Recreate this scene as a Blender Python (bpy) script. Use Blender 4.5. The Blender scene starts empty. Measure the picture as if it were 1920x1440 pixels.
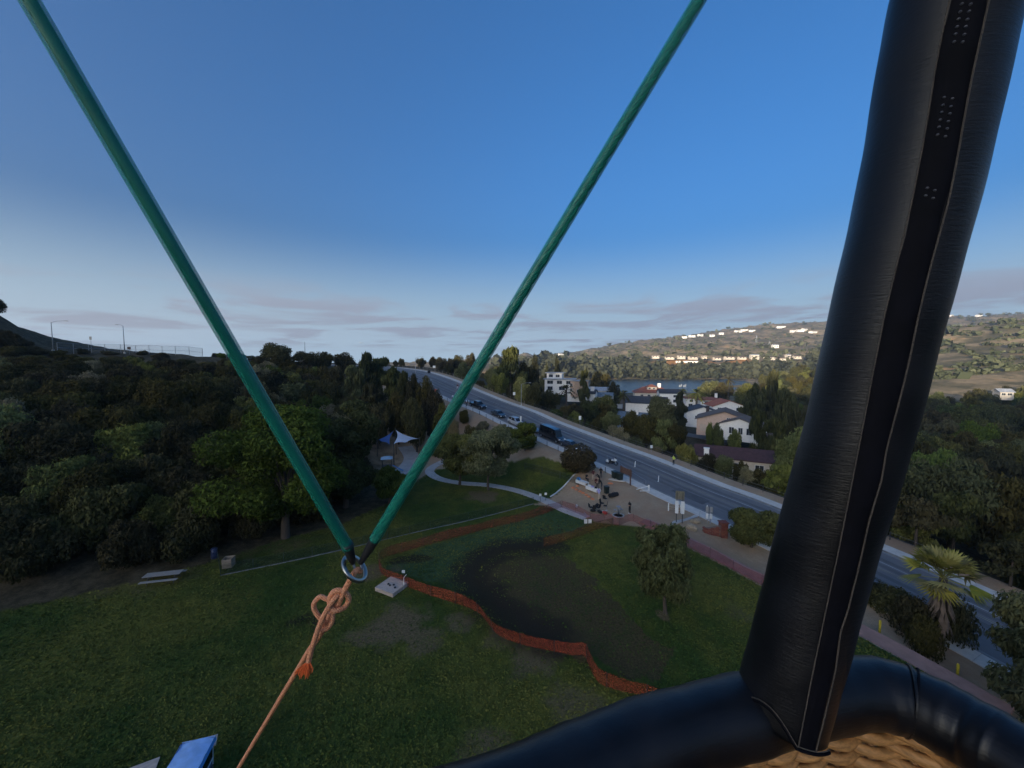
import bpy, math, random
import numpy as np
from mathutils import Vector, Matrix
R = math.radians
rnd = random.Random(7)
rng = np.random.default_rng(11)
sc = bpy.context.scene
col = sc.collection

# ------------------------------------------------------------------ camera
CAMZ, PITCH, F = 21.7, R(3.8), 722.0
cd = bpy.data.cameras.new('camera'); cam = bpy.data.objects.new('camera', cd); col.objects.link(cam)
cam.location = (0, 0, CAMZ); cam.rotation_euler = (R(90) - PITCH, 0, 0)
cd.sensor_width = 36; cd.lens = 36 * F / 1920; cd.clip_start = .01; cd.clip_end = 30000
sc.camera = cam
# ------------------------------------------------------------------ world, sun, exposure
SUN_EL, SUN_AZ = R(7.0), math.atan2(-.55, -.83)      # the low sun stands behind the camera, to its left
sun_dir = Vector((math.sin(SUN_AZ) * math.cos(SUN_EL), math.cos(SUN_AZ) * math.cos(SUN_EL), math.sin(SUN_EL)))
w = bpy.data.worlds.new('World'); sc.world = w; w.use_nodes = True
nt = w.node_tree; N = nt.nodes; L = nt.links
for n_ in list(N): N.remove(n_)
wo = N.new('ShaderNodeOutputWorld'); bg = N.new('ShaderNodeBackground'); L.new(bg.outputs[0], wo.inputs[0])
sky = N.new('ShaderNodeTexSky'); sky.sky_type = 'NISHITA'; sky.sun_disc = False
sky.sun_elevation = SUN_EL; sky.sun_rotation = SUN_AZ; sky.air_density = .85; sky.dust_density = 9.0; sky.ozone_density = 4.0; sky.altitude = 100
bg.inputs['Strength'].default_value = .15
def wm(op, a, b=None, c=None):
    n = N.new('ShaderNodeMath'); n.operation = op
    for i, v in enumerate((a, b, c)):
        if v is None: continue
        if isinstance(v, (int, float)): n.inputs[i].default_value = v
        else: L.new(v, n.inputs[i])
    return n.outputs[0]
tc = N.new('ShaderNodeTexCoord'); sep = N.new('ShaderNodeSeparateXYZ'); L.new(tc.outputs['Generated'], sep.inputs[0])
zz = wm('MAXIMUM', sep.outputs[2], 0.0)
den = wm('ADD', zz, .035)
cx = wm('DIVIDE', sep.outputs[0], den); cy = wm('DIVIDE', sep.outputs[1], den)
cmb = N.new('ShaderNodeCombineXYZ'); L.new(cx, cmb.inputs[0]); L.new(cy, cmb.inputs[1])
nz = N.new('ShaderNodeTexNoise'); nz.inputs['Scale'].default_value = .62; nz.inputs['Detail'].default_value = 8; nz.inputs['Roughness'].default_value = .62; nz.inputs['Distortion'].default_value = .5
mp = N.new('ShaderNodeMapping'); mp.inputs['Scale'].default_value = (.8, .75, 1); mp.inputs['Location'].default_value = (21, 3, .4)
L.new(cmb.outputs[0], mp.inputs[0]); L.new(mp.outputs[0], nz.inputs['Vector'])
def ramp(v, a, b):
    m = N.new('ShaderNodeMapRange'); m.interpolation_type = 'SMOOTHSTEP'
    m.inputs['From Min'].default_value = a; m.inputs['From Max'].default_value = b; L.new(v, m.inputs['Value']); return m.outputs[0]
cl = ramp(nz.outputs['Fac'], .46, .60)
el = wm('MULTIPLY', ramp(zz, .19, .11), ramp(zz, .005, .045))
clm = wm('MULTIPLY', wm('MULTIPLY', cl, el), .92)
low = wm('MULTIPLY', ramp(zz, .30, -.04), .80)        # pale marine layer low over the horizon, all the way round
mixA = N.new('ShaderNodeMix'); mixA.data_type = 'RGBA'; L.new(low, mixA.inputs['Factor'])
hsv = N.new('ShaderNodeHueSaturation'); hsv.inputs['Saturation'].default_value = 1.10; hsv.inputs['Value'].default_value = .80; L.new(sky.outputs[0], hsv.inputs['Color'])
L.new(hsv.outputs[0], mixA.inputs['A']); mixA.inputs['B'].default_value = (1.55, 2.12, 2.62, 1)
mixB = N.new('ShaderNodeMix'); mixB.data_type = 'RGBA'; L.new(clm, mixB.inputs['Factor']); L.new(mixA.outputs['Result'], mixB.inputs['A'])
mixB.inputs['B'].default_value = (.74, .82, 1.04, 1)
L.new(mixB.outputs['Result'], bg.inputs['Color'])

sd = bpy.data.lights.new('sun', 'SUN'); sun = bpy.data.objects.new('sun', sd); col.objects.link(sun)
sd.energy = 3.3; sd.angle = R(.6); sd.color = (1, .85, .64)
sun.rotation_euler = sun_dir.to_track_quat('Z', 'Y').to_euler(); sun.location = sun_dir * 500
vs = sc.view_settings; vs.view_transform = 'Standard'; vs.look = 'None'; vs.gamma = 1; vs.use_curve_mapping = False; vs.exposure = 1.7
sc.cycles.max_bounces = 6; sc.cycles.diffuse_bounces = 3; sc.cycles.transparent_max_bounces = 16; sc.cycles.volume_bounces = 0
try: sc.cycles.use_denoising = True
except Exception: pass

# ------------------------------------------------------------------ helpers
FWD = np.array((0, math.cos(PITCH), -math.sin(PITCH))); UPV = np.array((0, math.sin(PITCH), math.cos(PITCH)))
CAM = np.array((0, 0, CAMZ))
def ray(px, py): return FWD + np.array((1, 0, 0)) * (px - 960) / F - UPV * (py - 720) / F
def at(px, py, Y):                       # the point on a line of sight at northing Y
    r = ray(px, py); return CAM + r * (Y / r[1])
def gz(px, py, z=0.):                    # ... at height z
    r = ray(px, py); return CAM + r * ((z - CAMZ) / r[2])
def hsh(*c): return tuple(c) + (1,)
def smooth(a, b, x):
    t = np.clip((x - a) / (b - a), 0, 1); return t * t * (3 - 2 * t)

def tag(o, label=None, cat=None, group=None, kind=None):
    if label: o['label'] = label
    if cat: o['category'] = cat
    if group: o['group'] = group
    if kind: o['kind'] = kind
    return o
def empty(name, loc=(0, 0, 0), rz=0, label=None, cat=None, group=None, scale=1):
    o = bpy.data.objects.new(name, None); col.objects.link(o); o.location = loc; o.rotation_euler = (0, 0, rz); o.empty_display_size = .2
    o.scale = (scale,) * 3
    return tag(o, label, cat, group)
def mesh_np(name, V, Fq, mat=None, smooth_=False):
    V = np.asarray(V, np.float32); Fq = np.asarray(Fq, np.int32)
    me = bpy.data.meshes.new(name); k = Fq.shape[1]
    me.vertices.add(len(V)); me.vertices.foreach_set('co', V.ravel())
    me.loops.add(Fq.size); me.loops.foreach_set('vertex_index', Fq.ravel())
    me.polygons.add(len(Fq)); me.polygons.foreach_set('loop_start', np.arange(0, Fq.size, k, dtype=np.int32))
    if smooth_: me.polygons.foreach_set('use_smooth', np.ones(len(Fq), bool))
    me.update(calc_edges=True)
    if mat: me.materials.append(mat)
    return me
def obj(name, me, parent=None, loc=None, rot=None):
    o = bpy.data.objects.new(name, me); col.objects.link(o)
    if parent is not None: o.parent = parent
    if loc is not None: o.location = loc
    if rot is not None: o.rotation_euler = rot
    return o
def copy_tree(o, parent=None):
    c = o.copy(); col.objects.link(c); c.parent = parent
    for ch in list(o.children): copy_tree(ch, c)
    return c
def frame(d):
    d = d / (np.linalg.norm(d) + 1e-12)
    a = np.array((0, 0, 1.)) if abs(d[2]) < .95 else np.array((1., 0, 0))
    u = np.cross(a, d); u /= np.linalg.norm(u); return u, np.cross(d, u)
class MB:
    def __init__(s): s.v = []; s.f = []; s.m = []; s.mi = 0; s.sm = []; s.smooth = False
    def add(s, vs_, fs):
        b = len(s.v); s.v += [tuple(map(float, p)) for p in vs_]
        for f in fs: s.f.append(tuple(i + b for i in f)); s.m.append(s.mi); s.sm.append(s.smooth)
        return s
    def box(s, c, d, rz=0, rx=0, ry=0, taper=1.):
        hx, hy, hz = d[0] / 2, d[1] / 2, d[2] / 2
        P = [(-hx, -hy, -hz), (hx, -hy, -hz), (hx, hy, -hz), (-hx, hy, -hz), (-hx * taper, -hy * taper, hz), (hx * taper, -hy * taper, hz), (hx * taper, hy * taper, hz), (-hx * taper, hy * taper, hz)]
        M = Matrix.Translation(c) @ Matrix.Rotation(rz, 4, 'Z') @ Matrix.Rotation(ry, 4, 'Y') @ Matrix.Rotation(rx, 4, 'X')
        return s.add([M @ Vector(p) for p in P], [(0, 3, 2, 1), (4, 5, 6, 7), (0, 1, 5, 4), (1, 2, 6, 5), (2, 3, 7, 6), (3, 0, 4, 7)])
    def tube(s, pts, r, n=8, caps=True, sq=1.):
        pts = [np.array(p, float) for p in pts]; k = len(pts)
        rr = r if hasattr(r, '__len__') else [r] * k
        vs_ = []; u0 = None
        for i, p in enumerate(pts):
            d = pts[min(i + 1, k - 1)] - pts[max(i - 1, 0)]
            if u0 is None: u, v = frame(d)
            else:
                d = d / (np.linalg.norm(d) + 1e-12); u = u0 - d * np.dot(u0, d); u /= np.linalg.norm(u) + 1e-12; v = np.cross(d, u)
            u0 = u
            for j in range(n):
                a = 2 * math.pi * j / n; vs_.append(p + (u * math.cos(a) + v * math.sin(a) * sq) * rr[i])
        fs = [(i * n + j, i * n + (j + 1) % n, (i + 1) * n + (j + 1) % n, (i + 1) * n + j) for i in range(k - 1) for j in range(n)]
        if caps: fs += [tuple(range(n))[::-1], tuple((k - 1) * n + j for j in range(n))]
        old = s.smooth; s.smooth = n > 6; s.add(vs_, fs); s.smooth = old; return s
    def loft(s, rings, closed=True, caps=True):
        n = len(rings[0]); vs_ = [p for r in rings for p in r]; k = len(rings)
        m = n if closed else n - 1
        fs = [(i * n + j, i * n + (j + 1) % n, (i + 1) * n + (j + 1) % n, (i + 1) * n + j) for i in range(k - 1) for j in range(m)]
        if caps: fs += [tuple(range(n))[::-1], tuple((k - 1) * n + j for j in range(n))]
        return s.add(vs_, fs)
    def lathe(s, prof, n=16, c=(0, 0, 0)):
        rings = [[(c[0] + r * math.cos(2 * math.pi * j / n), c[1] + r * math.sin(2 * math.pi * j / n), c[2] + z) for j in range(n)] for r, z in prof]
        old = s.smooth; s.smooth = True; s.loft(rings); s.smooth = old; return s
    def poly(s, pts): return s.add(pts, [tuple(range(len(pts)))])
    def prism(s, pts, dz):                     # flat polygon with thickness dz downwards
        n = len(pts); lo = [(p[0], p[1], p[2] - dz) for p in pts]
        return s.add(list(pts) + lo, [tuple(range(n)), tuple(range(2 * n - 1, n - 1, -1))] + [(i, i + n, (i + 1) % n + n, (i + 1) % n) for i in range(n)])
    def mesh(s, name, mats):
        me = bpy.data.meshes.new(name); me.from_pydata(s.v, [], s.f)
        for m in (mats if isinstance(mats, (list, tuple)) else [mats]): me.materials.append(m)
        me.polygons.foreach_set('material_index', s.m); me.polygons.foreach_set('use_smooth', s.sm); me.update(); return me
    def build(s, name, mats, parent=None, loc=None, rot=None): return obj(name, s.mesh(name, mats), parent, loc, rot)
def bez(pts, n=8, closed=False):               # Catmull-Rom through points
    pts = [np.array(p, float) for p in pts]; k = len(pts); out = []
    for i in range(k if closed else k - 1):
        g = (lambda j: pts[j % k]) if closed else (lambda j: pts[min(max(j, 0), k - 1)])
        p0, p1, p2, p3 = g(i - 1), g(i), g(i + 1), g(i + 2)
        for t in np.linspace(0, 1, n, endpoint=False):
            out.append(.5 * (2 * p1 + (p2 - p0) * t + (2 * p0 - 5 * p1 + 4 * p2 - p3) * t * t + (3 * p1 - 3 * p2 + p3 - p0) * t ** 3))
    if not closed: out.append(pts[-1])
    return out

# ------------------------------------------------------------------ materials
class NT:
    def __init__(s, name):
        s.mat = bpy.data.materials.new(name); s.mat.use_nodes = True; s.t = s.mat.node_tree; s.n = s.t.nodes; s.l = s.t.links
        s.b = s.n['Principled BSDF']; s.out = s.n['Material Output']
    def new(s, t, **kw):
        n = s.n.new(t)
        for k, v in kw.items(): setattr(n, k, v)
        return n
    def setin(s, n, i, v):
        if isinstance(v, bpy.types.NodeSocket): s.l.new(v, n.inputs[i])
        else: n.inputs[i].default_value = v
    def noise(s, scale, detail=4, rough=.55, vec=None, stretch=None):
        n = s.new('ShaderNodeTexNoise'); n.inputs['Scale'].default_value = scale; n.inputs['Detail'].default_value = detail; n.inputs['Roughness'].default_value = rough
        if vec is None: vec = s.coord()
        if stretch:
            m = s.new('ShaderNodeMapping'); m.inputs['Scale'].default_value = stretch; s.l.new(vec, m.inputs[0]); vec = m.outputs[0]
        s.l.new(vec, n.inputs['Vector']); return n.outputs['Fac']
    def coord(s, which='Object'):
        if not hasattr(s, 'tc'): s.tc = s.new('ShaderNodeTexCoord')
        return s.tc.outputs[which]
    def geo(s): 
        return s.new('ShaderNodeNewGeometry').outputs['Position']
    def math(s, op, a, b=None):
        n = s.new('ShaderNodeMath', operation=op); s.setin(n, 0, a)
        if b is not None: s.setin(n, 1, b)
        return n.outputs[0]
    def rng(s, v, a, b, c=0., d=1., sm=True):
        n = s.new('ShaderNodeMapRange'); n.interpolation_type = 'SMOOTHSTEP' if sm else 'LINEAR'
        s.setin(n, 'Value', v)
        for k, x in zip(('From Min', 'From Max', 'To Min', 'To Max'), (a, b, c, d)): n.inputs[k].default_value = x
        return n.outputs[0]
    def mix(s, f, a, b, blend='MIX'):
        n = s.new('ShaderNodeMix', data_type='RGBA', blend_type=blend); s.setin(n, 'Factor', f)
        for k, v in (('A', a), ('B', b)):
            if isinstance(v, (tuple, list)): n.inputs[k].default_value = v if len(v) == 4 else tuple(v) + (1,)
            else: s.l.new(v, n.inputs[k])
        return n.outputs['Result']
    def attr(s, name):
        n = s.new('ShaderNodeAttribute'); n.attribute_name = name; return n
    def bump(s, h, strength=.3, dist=.02):
        n = s.new('ShaderNodeBump'); n.inputs['Strength'].default_value = strength; n.inputs['Distance'].default_value = dist
        s.l.new(h, n.inputs['Height']); s.l.new(n.outputs[0], s.b.inputs['Normal'])
    def base(s, c): s.setin(s.b, 'Base Color', c if not isinstance(c, (tuple, list)) else tuple(c[:3]) + (1,))
MATS = {}
def mat(name, c, rough=.6, metal=0., var=.18, scale=6., bump=0., bscale=None, spec=None, dirt=None, world=False, alpha=None, coat=0., stretch=None):
    if name in MATS: return MATS[name]
    t = NT(name)
    vec = t.geo() if world else None
    f = t.noise(scale, 5, .6, vec, stretch)
    lo = tuple(x * (1 - var) for x in c); hi = tuple(min(1, x * (1 + var)) for x in c)
    cc = t.mix(t.rng(f, .3, .7), lo, hi)
    if dirt:
        f2 = t.noise(scale * .35, 6, .65, vec); cc = t.mix(t.rng(f2, .52, .72, 0, dirt[1]), cc, dirt[0])
    t.base(cc); t.b.inputs['Roughness'].default_value = rough; t.b.inputs['Metallic'].default_value = metal
    if spec is not None: t.b.inputs['Specular IOR Level'].default_value = spec
    if coat: t.b.inputs['Coat Weight'].default_value = coat; t.b.inputs['Coat Roughness'].default_value = .05
    if bump: t.bump(t.noise(bscale or scale * 6, 4, .6, vec, stretch), bump, .02)
    if alpha is not None: t.b.inputs['Alpha'].default_value = alpha
    MATS[name] = t.mat; return t.mat
def foliage(name, c1, c2, trans=.22):
    t = NT(name); t.n.remove(t.b)
    a = t.attr('tone').outputs['Fac']; oi = t.new('ShaderNodeObjectInfo').outputs['Random']
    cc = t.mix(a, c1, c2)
    hs = t.new('ShaderNodeHueSaturation'); t.l.new(cc, hs.inputs['Color'])
    t.l.new(t.rng(oi, 0, 1, .478, .515, False), hs.inputs['Hue']); t.l.new(t.rng(t.math('FRACT', t.math('MULTIPLY', oi, 7.3)), 0, 1, .62, 1.3, False), hs.inputs['Value'])
    t.l.new(t.rng(t.math('FRACT', t.math('MULTIPLY', oi, 3.7)), 0, 1, .75, 1.1, False), hs.inputs['Saturation'])
    d = t.new('ShaderNodeBsdfDiffuse'); tr = t.new('ShaderNodeBsdfTranslucent'); m = t.new('ShaderNodeMixShader'); m.inputs[0].default_value = trans
    t.l.new(hs.outputs[0], d.inputs['Color']); t.l.new(hs.outputs[0], tr.inputs['Color']); t.l.new(d.outputs[0], m.inputs[1]); t.l.new(tr.outputs[0], m.inputs[2])
    t.l.new(m.outputs[0], t.out.inputs[0]); return t.mat
FOL = {
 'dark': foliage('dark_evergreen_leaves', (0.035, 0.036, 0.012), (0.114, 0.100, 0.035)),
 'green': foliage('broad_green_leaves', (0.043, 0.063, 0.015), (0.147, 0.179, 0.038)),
 'olive': foliage('olive_leaves', (.070, .078, .024), (.215, .220, .068)),
 'pine': foliage('pine_needles', (0.031, 0.039, 0.016), (0.108, 0.111, 0.042)),
 'yellow': foliage('yellow_green_leaves', (.13, .14, .032), (.40, .38, .10)),
 'grey': foliage('grey_sage_leaves', (0.132, 0.115, 0.058), (0.370, 0.305, 0.144)),
 'willow': foliage('willow_leaves', (.045, .052, .018), (.150, .150, .052)),
 'palm': foliage('palm_fronds', (0.134, 0.142, 0.030), (0.446, 0.402, 0.089)),
 'bush': foliage('dark_round_bush_leaves', (0.042, 0.034, 0.014), (0.132, 0.097, 0.038)),
 'wood': foliage('far_wood_leaves', (0.045, 0.060, 0.032), (0.15, 0.165, 0.085)),
}
M_bark = mat('bark', (.085, .065, .05), .9, scale=3, bump=.6, stretch=(3, 3, .6))
M_concrete = mat('sidewalk_concrete', (.58, .545, .49), .85, scale=1.2, var=.1, bump=.15, dirt=((.40, .36, .30), .4), world=True)
M_path = mat('path_concrete', (.46, .43, .40), .85, scale=.9, var=.12, bump=.15, dirt=((.16, .14, .12), .5), world=True)
M_redpath = mat('red_path_surface', (.33, .19, .15), .9, scale=1.1, var=.16, bump=.2, dirt=((.24, .15, .11), .6), world=True)
M_white = mat('white_paint', (.74, .74, .72), .55, var=.06, dirt=((.45, .43, .40), .4))
M_black = mat('black_plastic', (.018, .018, .02), .5)
M_steel = mat('galvanised_steel', (.32, .33, .35), .4, .8, var=.1)
M_darksteel = mat('dark_post_steel', (.06, .06, .06), .6, .4)
M_wood = mat('weathered_wood', (.30, .24, .18), .8, scale=3, bump=.3, stretch=(1, 6, 6))
M_brownwood = mat('brown_sign_board', (.115, .065, .05), .8, scale=4)
M_greypost = mat('grey_lamp_paint', (.38, .38, .37), .5, .3, var=.06)
M_tyre = mat('tyre_rubber', (.015, .015, .016), .85)
M_rim = mat('wheel_alloy', (.45, .46, .48), .3, .9, var=.05)
M_glass = mat('dark_vehicle_glass', (.008, .010, .013), .05, var=0, spec=.6)
M_pane = mat('window_pane', (.03, .037, .045), .08, var=.1, spec=.5)
M_skin = mat('skin', (.42, .25, .18), .6, var=.05)
M_hair = mat('dark_hair', (.012, .010, .009), .7)

# ------------------------------------------------------------------ road line (kerb on the park side), then the terrain
LC = [(62, -42, -10.5), (54, -12, -8.6), (47.5, 12, -6.2), (41.5, 28.5, -4.0), (36.2, 39.3, -2.3), (32.5, 45.5, -1.3), (28.0, 52.2, -.2), (24.6, 56.7, .5), (21.4, 61.2, 1.25), (16, 69, 2.6),
      (10.5, 75.6, 3.8), (6.4, 80.6, 4.7), (-.7, 89.2, 6.3), (-7.2, 98, 7.9), (-16.6, 108.9, 9.8), (-26.4, 121.7, 11.9), (-36.5, 136.4, 14.2), (-47.5, 151, 16.1), (-62, 166, 17.4), (-84, 180, 18.2), (-115, 190, 18.6), (-160, 196, 18.4)]
LCs = np.array(bez(LC, 14)); 
T_ = np.gradient(LCs[:, :2], axis=0); T_ /= np.linalg.norm(T_, axis=1)[:, None]
NR = np.stack([T_[:, 1], -T_[:, 0]], 1)                                  # towards the far side of the road
RS = np.concatenate([[0], np.cumsum(np.linalg.norm(np.diff(LCs[:, :2], axis=0), axis=1))])
RW = np.interp(LCs[:, 1], [0, 40, 70, 100, 125, 150, 170], [11.8, 11.8, 11.4, 12.6, 14.4, 14.6, 13.5])
def road_near(x, y):
    """signed offset from the park-side kerb (positive across the road), road height and width at the nearest station"""
    x = np.atleast_1d(np.asarray(x, float)); y = np.atleast_1d(np.asarray(y, float)); off = np.full(x.shape, 1e6); zr = np.zeros(x.shape); wd = np.zeros(x.shape)
    idx = np.where((np.abs(x) < 330) & (y > -130) & (y < 330))[0]
    for k in range(0, len(idx), 20000):
        i = idx[k:k + 20000]
        dx = x[i, None] - LCs[None, :, 0]; dy = y[i, None] - LCs[None, :, 1]
        j = np.argmin(dx * dx + dy * dy, axis=1); a = np.arange(len(i))
        o_ = dx[a, j] * NR[j, 0] + dy[a, j] * NR[j, 1]
        d = np.sqrt(dx[a, j] ** 2 + dy[a, j] ** 2); al = dx[a, j] * T_[j, 0] + dy[a, j] * T_[j, 1]
        end = (j == 0) | (j == len(LCs) - 1); o_ = np.where(end & (np.abs(al) > 3), 1e3, o_)
        g = np.gradient(LCs[:, 2]) / np.maximum(np.linalg.norm(np.gradient(LCs[:, :2], axis=0), axis=1), 1e-6)
        off[i] = o_; zr[i] = LCs[j, 2] + np.clip(al, -1, 1) * g[j]; wd[i] = RW[j]
    return off, zr, wd
CP = [ # lawn and park floor
 (-60, 8, 1.2), (-46, 22, .7), (-36, 31, .5), (-25, 22, 0), (-10, 18, 0), (0, 25, 0), (10, 25, 0), (20, 24, 0), (29, 22, -.4), (-26, 38, .3), (-12, 38, 0), (0, 38, 0), (11, 40, 0), (20, 44, 0), (25, 36, -.4),
 (-20, 52, .3), (-8, 52, 0), (5, 52, 0), (14, 54, 0), (-14, 66, .3), (-5, 64, 0), (4, 62, 0), (-22, 78, .6), (-14, 80, .8), (-24, 92, 2.2), (0, 0, 0), (-20, 0, .4), (20, 0, -.6), (32, 4, -2.5), (-35, -20, 3),
 # shaded hillside on the left
 (-42, 33, .8), (-53, 42, 5), (-64, 52, 10), (-80, 65, 16), (-98, 82, 20.5), (-30, 51, .5), (-40, 60, 5), (-51, 70, 10), (-66, 83, 15.5), (-33, 76, 1.5), (-44, 86, 6), (-55, 97, 11), (-70, 112, 16), (-86, 124, 18.5),
 (-60, 17, 2), (-73, 24, 6), (-85, 32, 11), (-108, 46, 20), (-138, 66, 31), (-30, 104, 6), (-40, 117, 9), (-50, 133, 13.5), (-64, 146, 16),
 (-150, 150, 23), (-110, 150, 21.5), (-100, 200, 19), (-160, 260, 18), (-300, 200, 30), (-300, 400, 15),
 # the hill behind the balloon that keeps the early sun off the park
 (-120, -40, 30), (-180, 0, 44), (-220, -80, 52), (-100, -120, 26), (0, -130, 14), (120, -130, 10), (60, -70, 2), (0, -60, 4), (-60, -50, 14), (210, -100, -6), (350, -90, 0), (-330, 0, 74), (-200, -230, 66), (-60, -290, 74), (100, -300, 72), (260, -290, 70), (0, -400, 88), (-400, -300, 96), (400, -300, 74), (-240, 80, 46), (-290, 130, 44), (600, -320, 80), (300, -450, 86), (-350, -120, 82),
 # across the road
 (62, 62, -7), (50, 92, -6.2), (40, 108, -5), (70, 95, -9), (95, 60, -15), (75, 30, -12), (85, 0, -14), (120, 30, -18), (20, 118, 1), (30, 135, -4), (8, 140, 3.5), (60, 150, -6.5), (-5, 160, 6), (-20, 190, 11), (15, 190, .5), (100, 200, -8.5), (60, 250, -8.5), (20, 250, -3), (0, 300, -2), (-40, 210, 15.5), (-60, 250, 16), (-25, 240, 11), (-90, 300, 12), (100, 310, -10), (40, 330, -9), (150, 350, -10.8), (220, 330, -10), (120, 130, -12), (160, 180, -13), (150, 90, -17), (200, 120, -17), (220, 230, -13), (70, 380, -11.8), (250, 420, -11.8), (0, 420, -8), (-80, 420, 2), (-120, 600, -5), (0, 600, -8),
 # lake bed
 (120, 430, -14), (200, 480, -14), (300, 520, -14), (150, 560, -14), (250, 590, -13.5), (80, 500, -13), (340, 590, -13)]
for q in [(10, 598, 96), (-40, 575, 94), (45, 628, 98), (80, 652, 100), (130, 658, 101), (200, 660, 101), (260, 662, 102), (330, 665, 104), (420, 672, 107), (500, 677, 112), (570, 682, 120), (640, 690, 138)]: CP.append(tuple(at(*q)))
for q in [(1100, 711, 606), (1200, 712, 612), (1300, 712, 612), (1400, 713, 606), (1470, 716, 590), (1040, 700, 640), (960, 692, 640), (1250, 697, 690), (1400, 694, 690), (1330, 696, 690), (1230, 678, 760), (1300, 677, 760), (1370, 677, 760), (1440, 677, 755), (1510, 678, 740), (1150, 683, 760), (1050, 682, 760),
          (1230, 674, 800), (1370, 673, 800), (1510, 673, 790), (1000, 678, 1000), (1100, 671, 1000), (1220, 661, 1000), (1300, 656, 1000), (1450, 650, 1000), (1550, 650, 980), (1000, 673, 1500), (1100, 663, 1400), (1200, 650, 1400), (1300, 642, 1400), (1450, 632, 1400), (1530, 626, 1400),
          (880, 678, 1900), (960, 667, 1700), (985, 663, 1700), (1015, 670, 1700), (1045, 664, 1900), (1100, 658, 1900), (1170, 643, 1900), (1250, 634, 1900), (1300, 628, 1900), (1380, 616, 1900), (1430, 609, 1900), (1530, 605, 1900), (1600, 604, 1900), (1700, 602, 1900), (1800, 598, 1900), (1920, 594, 1900), (2150, 598, 1800), (700, 684, 1900), (500, 690, 1900), (0, 690, 1500),
          (1250, 676, 3000), (1500, 660, 3000), (1800, 650, 3000), (900, 681, 3000), (600, 682, 3200), (300, 684, 3200),
          (1650, 706, 330), (1760, 706, 320), (1860, 702, 300), (1980, 700, 280), (1760, 664, 430), (1850, 655, 420), (1930, 652, 400), (2050, 645, 380), (1770, 620, 560), (1830, 608, 580), (1920, 605, 560), (2050, 600, 520), (1650, 650, 700), (1600, 670, 620), (1850, 640, 900), (1990, 640, 900), (1560, 690, 520), (1560, 700, 400), (1900, 1010, 76), (1880, 930, 100), (1760, 900, 118), (1870, 850, 140), (1720, 800, 190), (1860, 770, 220)]: CP.append(tuple(at(*q)))
CP = np.array(CP)
def kern(r): return np.sqrt(r * r + 16.)
def solve():
    n = len(CP); A = np.zeros((n + 3, n + 3)); d = np.linalg.norm(CP[:, None, :2] - CP[None, :, :2], axis=2)
    A[:n, :n] = kern(d); A[:n, n] = 1; A[:n, n + 1:n + 3] = CP[:, :2] / 100; A[n:, :n] = A[:n, n:].T
    A[:n, :n] -= np.eye(n) * .6
    return np.linalg.solve(A, np.concatenate([CP[:, 2], np.zeros(3)]))
CW = solve()
def fbm(x, y, sc_, oct_=4, seed=0):
    out = np.zeros_like(x, float); a = 1.; tot = 0
    r_ = np.random.default_rng(seed)
    for o_ in range(oct_):
        for k in range(3):
            th = r_.uniform(0, 2 * math.pi); ph = r_.uniform(0, 6.28); fq = 2 * math.pi / sc_ * r_.uniform(.75, 1.3)
            out += a * np.sin((x * math.cos(th) + y * math.sin(th)) * fq + ph + 1.7 * np.sin((x * -math.sin(th) + y * math.cos(th)) * fq * .63 + ph * 2)) / 3
        tot += a; a *= .52; sc_ *= .47
    return out / tot
def H(x, y, parts=False):
    x = np.atleast_1d(np.asarray(x, float)); y = np.atleast_1d(np.asarray(y, float)); out = np.zeros(x.shape)
    for k in range(0, len(x), 20000):
        s_ = slice(k, k + 20000); d = np.sqrt((x[s_, None] - CP[None, :, 0]) ** 2 + (y[s_, None] - CP[None, :, 1]) ** 2)
        out[s_] = kern(d) @ CW[:-3] + CW[-3] + (x[s_] * CW[-2] + y[s_] * CW[-1]) / 100
    rr = np.hypot(x, y)
    out += fbm(x, y, 160, 4, 3) * smooth(450, 1300, rr) * 13 + fbm(x, y, 60, 3, 5) * smooth(240, 700, rr) * 3
    hill = smooth(1.5, 8, out) * smooth(-25, -45, x) * smooth(10, 40, y)
    out += fbm(x, y, 14, 3, 9) * .7 * hill
    off, zr, wd = road_near(x, y)
    dist = np.maximum(np.maximum(-3.4 - off, off - (wd + 4.6)), 0); B = np.where(off < 0, 11., 9.)
    b = 1 - smooth(0, 1, dist / B)
    flat = zr + np.where((off > -1.2) & (off < wd + 1.2), -.3, .06)
    out = np.where(b > 0, out * (1 - b) + flat * b, out)
    return (out, off, zr, wd) if parts else out
def h1(x, y): return float(H([x], [y])[0])
def G(px, py, lift=0.):                       # first meeting of a line of sight with the terrain
    r = ray(px, py); t = np.geomspace(8, 4000, 1400); P = CAM + r[None] * t[:, None]; z = H(P[:, 0], P[:, 1]) + lift
    k = np.argmax(P[:, 2] < z)
    if k == 0: return np.array(P[-1])
    a, b = t[k - 1], t[k]; tt = np.linspace(a, b, 24); P = CAM + r[None] * tt[:, None]; z = H(P[:, 0], P[:, 1]) + lift
    k = np.argmax(P[:, 2] < z); return np.array((P[k][0], P[k][1], z[k] - lift))
def inpoly(x, y, poly):
    ins = np.zeros(x.shape, bool); n = len(poly)
    for i in range(n):
        x1, y1 = poly[i][:2]; x2, y2 = poly[(i + 1) % n][:2]
        c = ((y1 > y) != (y2 > y)) & (x < (x2 - x1) * (y - y1) / (y2 - y1 + 1e-12) + x1); ins ^= c
    return ins
def segdist(x, y, pl):
    d = np.full(x.shape, 1e9)
    for (a, b) in zip(pl[:-1], pl[1:]):
        vx, vy = b[0] - a[0], b[1] - a[1]; t = np.clip(((x - a[0]) * vx + (y - a[1]) * vy) / (vx * vx + vy * vy), 0, 1)
        d = np.minimum(d, np.hypot(x - a[0] - t * vx, y - a[1] - t * vy))
    return d
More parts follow.
